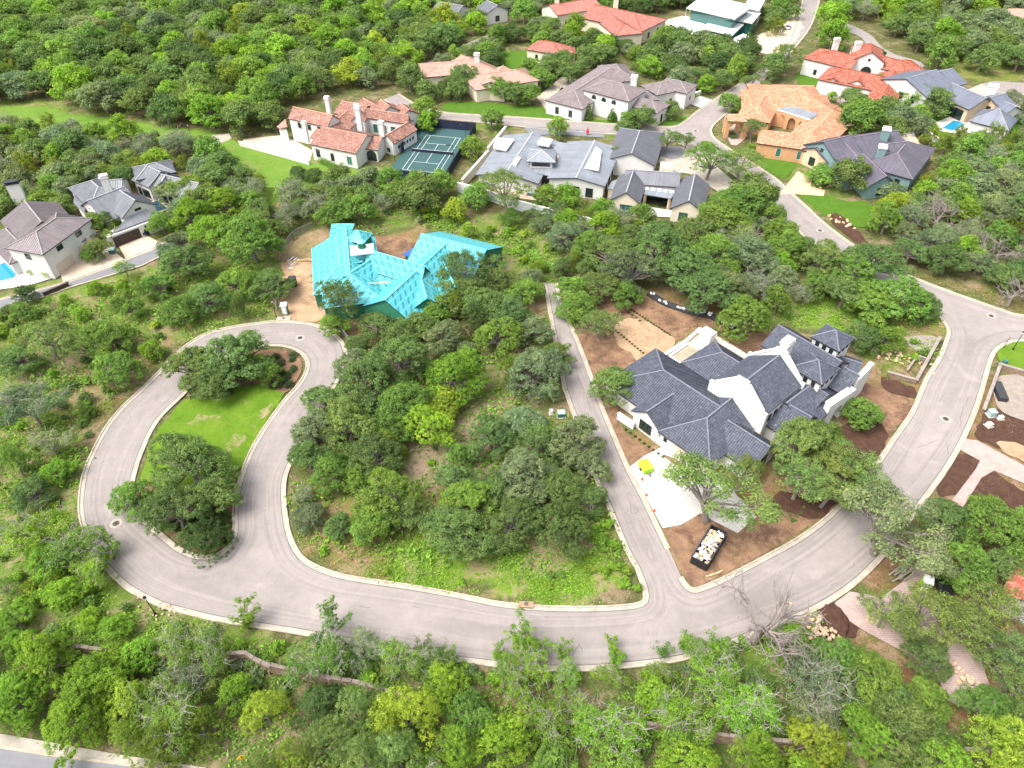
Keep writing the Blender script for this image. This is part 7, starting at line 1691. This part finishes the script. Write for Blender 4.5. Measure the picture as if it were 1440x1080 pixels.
# --- long stone wall in the bottom woods
wl = [(28, 893), (120, 910), (230, 918), (345, 918), (370, 932), (440, 948), (500, 958), (560, 975), (620, 1000), (680, 1015), (760, 1016), (860, 1014), (940, 1020), (1040, 1036), (1160, 1045), (1290, 1050), (1440, 1058)]
for i in range(len(wl) - 1):
    a, b_ = P(*wl[i], 2.4), P(*wl[i + 1], 2.4); d = b_ - a; nrm = Vector((d.y, -d.x, 0)).normalized()
    plc = ['at the far left end', 'below the left verge', 'under the bright elms', 'beside the grey lichened oaks', 'with a gap of light on its face', 'under the twisted grey oak', 'left of the lime junipers', 'sloping behind the lime junipers', 'bending by the reddish clearing', 'left of the reddish clearing', 'behind the reddish clearing', 'right of the reddish clearing', 'below the bare dead tree', 'among pale twisted twigs', 'below the brick drive', 'at the lower right corner'][i]
    r = empty('stone_wall', ((a.x + b_.x) / 2, (a.y + b_.y) / 2, 0), 'stretch of rough stone wall in the bottom woods ' + plc, 'wall', 'stretches of the long rough stone wall')
    L = d.length; dn = d.normalized()
    k = MB(); row = 0; z = 0
    while z < 2.1:
        x = -.2 + (row % 2) * .3
        while x < L:
            w_ = rnd.uniform(.5, 1.1); h_ = rnd.uniform(.28, .36); q = Vector((a.x, a.y, 0)) + dn * (x + w_ / 2); k.box((q.x + nrm.x * rnd.uniform(-.03, .03), q.y + nrm.y * rnd.uniform(-.03, .03), z + h_ / 2), (w_ * .97, .42, h_), math.atan2(d.y, d.x)); x += w_
        z += .32; row += 1
    o = k.build('stonework', M_rub2, r); o['kind'] = 'stuff'
    x = 0
    while x < L:
        w_ = rnd.uniform(1.0, 1.6); q = Vector((a.x, a.y, 2.34)) + dn * (x + w_ / 2); c_ = MB(); c_.box(q + Vector((rnd.uniform(-.05, .05), rnd.uniform(-.05, .05), rnd.uniform(-.05, .04))), (w_ * .94, rnd.uniform(.44, .56), .15), math.atan2(d.y, d.x) + rnd.uniform(-.05, .05)); c_.build('cap_stone', M_cap2, r); x += w_
# --- retaining walls right of the courtyard house
top_wall('retaining_wall', [(1290, 532), (1322, 474)], 1.0, .5, M_rub2, 'low stone retaining wall beside the kerb below the junction', capm=M_wrust)
top_wall('retaining_wall', [(1250, 523), (1290, 534)], 1.0, .5, M_rub2, 'low stone retaining wall across the foot of the creek channel', capm=M_wrust)
top_wall('retaining_wall', [(1276, 520), (1290, 500), (1304, 504)], .8, .3, M_wrust, 'short inner wall of the creek channel', capm=M_wrust)
top_wall('retaining_wall', [(1384, 575), (1407, 512)], 1.0, .5, M_rub2, 'low stone retaining wall on the right verge of the curved road', capm=M_wrust)
top_wall('retaining_wall', [(1408, 512), (1470, 530)], 1.2, .5, M_rub2, 'stone retaining wall below the corner lawn, right edge', capm=M_wrust)
patch('channel', [(1270, 478), (1292, 472), (1318, 476), (1303, 500), (1284, 490)], plain('channel_concrete', (.26, .225, .19), .95, .2, .8), .06)
patch('channel', [(1408, 528), (1500, 540), (1500, 600), (1420, 585), (1398, 560)], MATS['channel_concrete'], .06)
p = P(1404, 553); k = MB(); k.box((p.x, p.y, .5), (1.6, 5, 1.0), -.2); tag(k.build('drain_box', MATS['dull_black']), 'dark box culvert grate against the wall by the right edge', 'culvert grate')
def top_w2(*a): pass
top_wall('yard_wall', [(60, 412), (95, 397)], 1.0, .4, M_brown, 'dark low wall with a hedge at the left street', capm=M_brown)
top_wall('drive_wall', [(1288, 172), (1322, 196)], 1.6, .4, M_white, 'pale wall with piers between plum and slate blue roofed houses')
top_wall('drive_wall', [(1262, 163), (1288, 172)], 1.6, .4, M_cream, 'pale wall left stretch under the oak by the plum roofs')
# --- heaps: boulders, rubble, felled timber
def rock(r_, rs, n=1):
    k = MB(); bm = bmesh.new(); bmesh.ops.create_icosphere(bm, subdivisions=1, radius=1)
    for v in bm.verts: v.co *= rs.uniform(.75, 1.15)
    me = bpy.data.meshes.new('rock'); bm.to_mesh(me); bm.free(); me.materials.append(M_rubble); return me
rocks = [rock(1, rnd) for _ in range(5)]
RN = [0]
def rock_heap(px, n, spread, size, label, ang=0.0, el=1.0, piled=.5):
    p = P(*px); r = empty('rock_heap', (p.x, p.y, 0), label, 'rock heap')
    for i in range(n):
        o = bpy.data.objects.new('rock', rnd.choice(rocks)); COL.objects.link(o); o.parent = r
        u, v = rnd.gauss(0, spread * el), rnd.gauss(0, spread); s_ = rnd.uniform(.6, 1.4) * size
        o.location = (u * math.cos(ang) - v * math.sin(ang), u * math.sin(ang) + v * math.cos(ang), s_ * .3 + max(0, piled - math.hypot(u / el, v) * piled / spread / 1.6))
        o.scale = (s_, s_ * rnd.uniform(.7, 1), s_ * rnd.uniform(.5, .8)); o.rotation_euler = (rnd.random(), rnd.random(), rnd.random() * 6)
rock_heap((1155, 890), 70, 1.0, .34, 'heap of tan rubble beside the dug earth near the road bend', -1.1, 1.8, .8)
rock_heap((1262, 500), 60, 1.6, .38, 'scattered boulders lining the creek channel below the junction', -.6, 1.8, .2)
rock_heap((1240, 868), 22, .7, .35, 'short row of tan stones edging the brick drive under oaks', .3, 3.0, .1)
rock_heap((1358, 960), 40, .9, .4, 'tan rocks beside the brick path end, lower right', -1.2, 2.4, .4)
rock_heap((1165, 262), 18, 1.2, .5, 'tan boulders along the flagstone drive by the green lawn', -.4, 2.5, .1)
rock_heap((1180, 311), 14, .9, .5, 'boulders with flowers in the bed at the lawn foot', -.9, 2, .1)
rock_heap((222, 856), 24, .8, .24, 'small tan stones round the lower left lamp base', -.4, 2.2, .1)
def timber(px, n, L, ang, label, mat=None, sp=1.0):
    p = P(*px); r = empty('timber_pile', (p.x, p.y, .05), label, 'timber pile')
    for i in range(n):
        a_ = ang + rnd.uniform(-.15, .15); l_ = L * rnd.uniform(.7, 1.1); k = MB(); k.box((0, 0, .08), (l_, .22, .1), a_); o = local('board', k, mat or M_wood, r); o.location = (rnd.uniform(-sp, sp), rnd.uniform(-sp, sp), .06 * i)
timber((428, 370), 8, 6, .12, 'stack of raw boards on bare earth left of the turquoise roof', M_wood)
timber((432, 378), 6, 7, .05, 'pale plastic covered boards beside the sandy heap', M_whitep)
timber((444, 396), 6, 4, -.4, 'loose boards below the turquoise eave, left side', M_wood)
timber((412, 368), 5, 3, 1.2, 'jumbled pallets by the chain fence left of the site', M_whitep)
timber((1272, 806), 7, 4.5, .55, 'bundle of reddish timber under the oak by the road bend', M_wrust)
timber((1005, 808), 2, 2.4, .3, 'two planks lying on the earth at the road corner', M_wood, .3)
timber((1380, 820), 5, 3.5, .9, 'white trim boards leaning beside the orange roofed outbuilding', M_whitep, 1.6)
# sand heap
p = P(433, 380); bm = bmesh.new(); bmesh.ops.create_icosphere(bm, subdivisions=4, radius=1)
for v in bm.verts: v.co.z = max(v.co.z, -.05) * .32; v.co *= 1 + .08 * math.sin(v.co.x * 9) * math.cos(v.co.y * 7)
me = bpy.data.meshes.new('sand_heap'); bm.to_mesh(me); bm.free(); me.materials.append(M_earth2); o = bpy.data.objects.new('sand_heap', me); COL.objects.link(o); o.location = (p.x, p.y, 0); o.scale = (4.2, 3.2, 3.6); tag(o, 'smooth heap of tan sand beside the turquoise roofed house', 'sand heap', kind='thing')
p = P(1176, 872); o2 = o.copy(); o2.data = me.copy(); o2.data.materials[0] = M_mulch; o2.name = 'soil_heap'; COL.objects.link(o2); o2.location = (p.x, p.y, 0); o2.scale = (1.7, 2.7, 2.4); o2['label'] = 'dark heap of soil beside the rubble at the drive mouth'; o2['category'] = 'soil heap'
# --- chain link fences
def chain_fence(px, label, h=1.9):
    pts = PP(px); r = empty('chain_fence', pts[0], label, 'fence'); m_ = MATS.get('fence_mesh')
    if not m_:
        m_, nt, b = nodes('fence_mesh'); b.inputs['Base Color'].default_value = (.25, .25, .25, 1); b.inputs['Alpha'].default_value = .28; b.inputs['Roughness'].default_value = .8
    for i in range(len(pts) - 1):
        a, b_ = pts[i], pts[i + 1]; n = max(1, int((b_ - a).length / 3))
        k = MB(); k.bar(a + Vector((0, 0, h / 2)), b_ + Vector((0, 0, h / 2)), .02, h - .1); k.build('fence_panel', m_, r)
        for j in range(n): q = a.lerp(b_, j / n); k = MB(); k.tube([q, q + Vector((0, 0, h))], .04, 6); k.build('fence_post', M_pale, r)
        k = MB(); k.bar(a + Vector((0, 0, h)), b_ + Vector((0, 0, h)), .05, .05); k.build('top_rail', M_pale, r)
chain_fence([(398, 362), (405, 345), (415, 333), (440, 322)], 'wire site fence curving up the left side of the turquoise house')
chain_fence([(393, 400), (390, 425), (391, 446)], 'wire site fence left of the portable toilet')
chain_fence([(470, 462), (481, 470), (492, 484)], 'wire site fence by the loop kerb under the open oak')
# --- hedges
def hedge(px, w, h, tone, label):
    pts = PP(px); C_ = []; N_ = []
    for i in range(len(pts) - 1):
        a, b_ = np.array(pts[i]), np.array(pts[i + 1]); L = np.linalg.norm(b_ - a); n = int(L * w * 90); t = nrg.random((n, 1)); d = (b_ - a) / L; s = np.array([d[1], -d[0], 0])
        C_.append(a + (b_ - a) * t + s * nrg.uniform(-.5, .5, (n, 1)) * w + np.array([0, 0, 1]) * nrg.random((n, 1)) ** .6 * h); N_.append(unit(nrg.normal(0, .6, (n, 3)) + np.array([0, -.2, .8])))
    C_ = np.concatenate(C_); me = cards_mesh('hedge', C_, np.concatenate(N_), nrg.uniform(.15, .35, len(C_)), np.clip(nrg.normal(.45, .2, len(C_)), 0, 1), M_leaf)
    o = bpy.data.objects.new('hedge', me); COL.objects.link(o); o.color = tone + (1,); tag(o, label, 'hedge', kind='thing')
hedge([(40, 388), (58, 382), (68, 392)], 1.2, 1.4, BRIGHT, 'clipped green hedge along the pool terrace at the left street')
hedge([(450, 228), (472, 238)], 2.0, 1.4, MID, 'clipped hedge on the lawn in front of the pink roofed villa')
hedge([(958, 147), (985, 133)], 1.4, 1.3, BRIGHT, 'clipped hedge beside the white drive of the hip roofed villa')
hedge([(1052, 205), (1082, 214), (1090, 210)], 2.0, 1.0, BRIGHT, 'low hedge below the peach villa porch')
hedge([(885, 96), (912, 104), (922, 112)], 3.2, 2.4, OLIVE, 'flowering hedge behind the small villa pool')
hedge([(668, 262), (700, 272)], 1.6, 1.8, MID, 'shrubby hedge behind the pale grey wall')
hedge([(760, 284), (830, 300)], 1.2, 1.6, DARK, 'dark hedge between the pool and the pale grey wall')
hedge([(1025, 186), (1033, 196)], 2.6, .9, DARK, 'dark planting in the small white edged bed by the porch')
# --- black edging strip of bagged plants above the bare earth
mb_ = MB(); bl = [P(a, b) for a, b in ((912, 414), (935, 428), (970, 440), (1000, 446), (1032, 464))]
for i in range(4): mb_.bar(bl[i] + Vector((0, 0, .3)), bl[i + 1] + Vector((0, 0, .3)), 1.6, .5)
tag(mb_.build('retaining_strip', MATS['dull_black']), 'black fabric wrapped planting strip above the bare earth', 'planting strip')
for k_ in range(22):
    t_ = rnd.random() * 4; i = min(3, int(t_)); q = bl[i].lerp(bl[i + 1], t_ - i); k = MB(); k.box((0, 0, .12), (rnd.uniform(.4, .8), .4, .22)); o = k.build('soil_bag', M_whitep); o.location = (q.x + rnd.uniform(-.5, .5), q.y + rnd.uniform(-.5, .5), .55); o.rotation_euler = (0, 0, rnd.random() * 3)
    tag(o, 'white soil bag lying on the black planting strip', 'soil bag', 'soil bags on the black planting strip')
# --- log and branches on the vacant lots
def branch(px, ang, L, label):
    p = P(*px); k = MB(); d = Vector((math.cos(ang), math.sin(ang), 0)); n = Vector((-d.y, d.x, 0))
    k.tube([(0, 0, .15), d * L * .5 + n * .3 + Vector((0, 0, .35)), d * L + Vector((0, 0, .2))], [.14, .1, .04], 6); k.tube([d * L * .5 + n * .3 + Vector((0, 0, .35)), d * L * .8 + n * 1.1 + Vector((0, 0, .3))], [.08, .02], 5)
    o = k.build('fallen_branch', M_dead); o.location = (p.x, p.y, 0); tag(o, label, 'fallen branch')
branch((665, 773), .1, 3, 'pale fallen branch under the oaks of the central lot')
branch((1180, 412), 1.2, 4, 'pale bent branch above the creek grass')
branch((570, 640), .4, 3, 'bleached fallen branch at the edge of the pinkish clearing')
# --- joints of the white drive, and the earth strip before the garage
for a_, b_ in (((905, 643), (958, 738)), ((922, 705), (985, 668)), ((985, 668), (1037, 745)), ((958, 690), (1010, 725))):
    k = MB(); q0, q1 = P(*a_, .0), P(*b_, .0); k.bar(Vector((q0.x, q0.y, .088)), Vector((q1.x, q1.y, .088)), .07, .01); tag(k.build('drive_joint', M_gutter), kind='structure')
patch('planting_bed', [(932, 640), (950, 646), (972, 662), (985, 675), (978, 673), (960, 660), (940, 648)], M_earth, .10, .1, 3)
# --- cracks and tar lines in the road
M_tar = plain('tar', (.06, .055, .055), .8, .1, 4)
def crack(px, label=None, w=.05, seed=0):
    r_ = random.Random(seed); pts = PP(px, .066); k = MB(); out = []
    for i in range(len(pts) - 1):
        n = max(2, int((pts[i + 1] - pts[i]).length / .7))
        for j in range(n): q = pts[i].lerp(pts[i + 1], j / n); out.append((q.x + r_.uniform(-.12, .12), q.y + r_.uniform(-.12, .12)))
    out.append((pts[-1].x, pts[-1].y)); sweep(k, out, [(-w / 2, .068), (w / 2, .068)]); o = k.build('road_crack', M_tar); fixup(o, True); tag(o, kind='structure')
for i, c in enumerate([[(812, 528), (820, 548), (832, 577)], [(849, 615), (858, 635), (864, 652)], [(881, 694), (886, 708), (888, 722)], [(879, 722), (890, 709), (897, 716), (895, 722), (885, 723)], [(182, 580), (184, 588)], [(158, 601), (168, 601)], [(1320, 565), (1328, 555)], [(1350, 600), (1355, 570), (1362, 558)], [(1335, 640), (1330, 620)],
    [(1290, 630), (1320, 618)], [(800, 930), (808, 915), (815, 905), (820, 918)], [(580, 853), (592, 855)], [(505, 852), (520, 854)], [(1195, 800), (1203, 795), (1200, 790)], [(1168, 824), (1178, 820)], [(745, 848), (760, 852), (820, 856), (873, 856), (908, 850)], [(423, 790), (405, 765), (400, 745)], [(330, 768), (325, 775), (310, 786)]]): crack(c, seed=i)

# ================================================================ wording for each tree
LM = [((470, 190), 'the pink roofed villa'), ((608, 215), 'the tennis court'), ((755, 225), 'the zinc roofs'), ((910, 250), 'the charcoal gabled house'), ((850, 135), 'the hip roofed white villa'), ((665, 100), 'the dusty rose roofs'), ((770, 70), 'the small guest house'),
      ((840, 20), 'the coral roofed mansion'), ((1000, 30), 'the flat roofed house'), ((1095, 170), 'the peach villa'), ((1200, 225), 'the plum roofs'), ((1220, 100), 'the orange clay roofs'), ((1340, 140), 'the slate blue roofs'), ((50, 320), 'the mauve roofed house'), ((150, 290), 'the brown garage doors'),
      ((240, 250), 'the half hidden grey roofs'), ((570, 370), 'the turquoise roof'), ((1050, 560), 'the courtyard house'), ((970, 690), 'the white driveway'), ((995, 770), 'the rubbish skip'), ((310, 600), 'the island lawn'), ((400, 520), 'the island grasses'), ((422, 475), 'the loop road manhole'), ((150, 185), 'the upper left meadow'),
      ((420, 250), 'the villa lawn'), ((1200, 300), 'the watered lawn with boulders'), ((1394, 444), 'the junction manhole'), ((1290, 500), 'the creek channel'), ((1330, 589), 'the road bend manhole'), ((1400, 600), 'the dug earth'), ((1320, 850), 'the black car'), ((1360, 980), 'the brick path end'), ((1066, 880), 'the bare dead tree'),
      ((219, 860), 'the lower left street lamp'), ((346, 1060), 'the yellow sign'), ((120, 1050), 'the bottom left road'), ((620, 990), 'the long stone wall'), ((800, 1030), 'the reddish clearing'), ((630, 640), 'the pinkish clearing'), ((720, 820), 'the bright green verge'), ((789, 585), 'the green transformer cabinet'), ((770, 410), 'the side street end'),
      ((900, 470), 'the bare earth rows'), ((640, 320), 'the lime shrubs'), ((60, 20), 'the upper left corner'), ((300, 60), 'the far woods centre'), ((1400, 60), 'the upper right woods'), ((1380, 300), 'the right hand woods'), ((120, 490), 'the scrub clearing'), ((50, 700), 'the left scrub lot'), ((1240, 1030), 'the lower right woods'), ((500, 80), 'the forest edge by the back road')]
ORD = ['', 'second', 'third', 'fourth', 'fifth', 'sixth', 'seventh', 'eighth', 'ninth', 'tenth', 'eleventh', 'twelfth']
def nth(i):
    if i == 0: return 'leftmost'
    if i < 12: return ORD[i] + ' from left'
    n = i + 1; return '%d%s from left' % (n, 'th' if 10 < n % 100 < 14 else {1: 'st', 2: 'nd', 3: 'rd'}.get(n % 10, 'th'))
def relation(px, py):
    d = sorted(((math.hypot(px - a, (py - b) * 1.3), a, b, t) for (a, b), t in LM))[:2]
    dd, a, b, t = d[0]; dx, dy = px - a, py - b
    if dd < 16: w = 'beside'
    elif abs(dx) > abs(dy) * 1.5: w = 'left of' if dx < 0 else 'right of'
    elif abs(dy) > abs(dx) * 1.5: w = 'behind' if dy < 0 else 'in front of'
    else: w = ('behind and ' if dy < 0 else 'in front and ') + ('left of' if dx < 0 else 'right of')
    return w + ' ' + t
def write_labels(items, sizeword, kindword):
    groups = {}
    for it in items:
        px, py = px_of(it['x'], it['y'], it['z']); it['px'], it['py'] = float(px), float(py)
        s_ = '%s %s %s %s' % (sizeword(it), TONEWORD[it['tone']], kindword(it), relation(it['px'], it['py'])); groups.setdefault(s_.strip(), []).append(it)
    for s_, l in groups.items():
        if len(l) == 1: l[0]['o']['label'] = ' '.join(s_.split()[max(0, len(s_.split()) - 16):]); continue
        l.sort(key=lambda i: i['px'])
        for i, it in enumerate(l):
            t_ = s_ + ', ' + nth(i)
            if len(t_.split()) > 16: t_ = t_.replace(' across the estate', '').replace('in front and ', '').replace('behind and ', '').replace('the lower left street', 'the lower left')
            while len(t_.split()) > 16: t_ = t_.split(' ', 1)[1]
            it['o']['label'] = t_
items = [dict(o=o, kind=k, tone=t, x=x, y=y, z=height_of(k, R), R=R) for o, k, t, x, y, R, lb in TREE_OBJS]
for it in items: it['o']['group'] = {'oak': 'live oaks across the estate', 'open': 'live oaks across the estate', 'elm': 'cedar elms across the estate', 'juniper': 'junipers across the estate', 'lichen': 'lichen covered oaks', 'dead': 'bare dead trees', 'cone': 'young trees in front of the hip roofed villa', 'sapling': 'slender young oaks along the lower kerb'}[it['kind']]
write_labels(items, lambda i: 'large' if i['R'] > 5.6 else ('small' if i['R'] < 3.2 else ''), lambda i: KINDS[i['kind']][1])
TONEWORD.update({(.10, .15, .085): 'blue-green', (.075, .125, .04): 'dark', (.09, .13, .07): 'grey-green'})
items = [dict(o=o, tone=t, x=x, y=y, z=.4, r=r) for o, t, x, y, r, lb in SHRUBS if not lb]
for it in items: it['o']['category'] = 'shrub'; it['o']['group'] = 'wild shrubs on the vacant ground'
write_labels(items, lambda i: 'low' if i['r'] < .8 else 'bushy', lambda i: 'shrub')
same = {}
for o in COL.objects:
    if o.parent is None and o.get('category') and o.get('label'): same.setdefault(o['label'], []).append(o)
for lb, l in same.items():
    if len(l) > 1:
        l.sort(key=lambda o: px_of(o.location.x, o.location.y, 0)[0])
        for i, o in enumerate(l):
            t_ = lb + ', ' + nth(i)
            while len(t_.split()) > 16: t_ = t_.split(' ', 1)[1]
            o['label'] = t_
kc = {}
for it in TREE_OBJS: kc[it[1]] = kc.get(it[1], 0) + 1
print('TREES', len(TREE_OBJS), kc, 'SHRUBS', len(SHRUBS), 'TRIS', sum(len(m_.loops) - 2 * len(m_.polygons) for m_ in bpy.data.meshes))
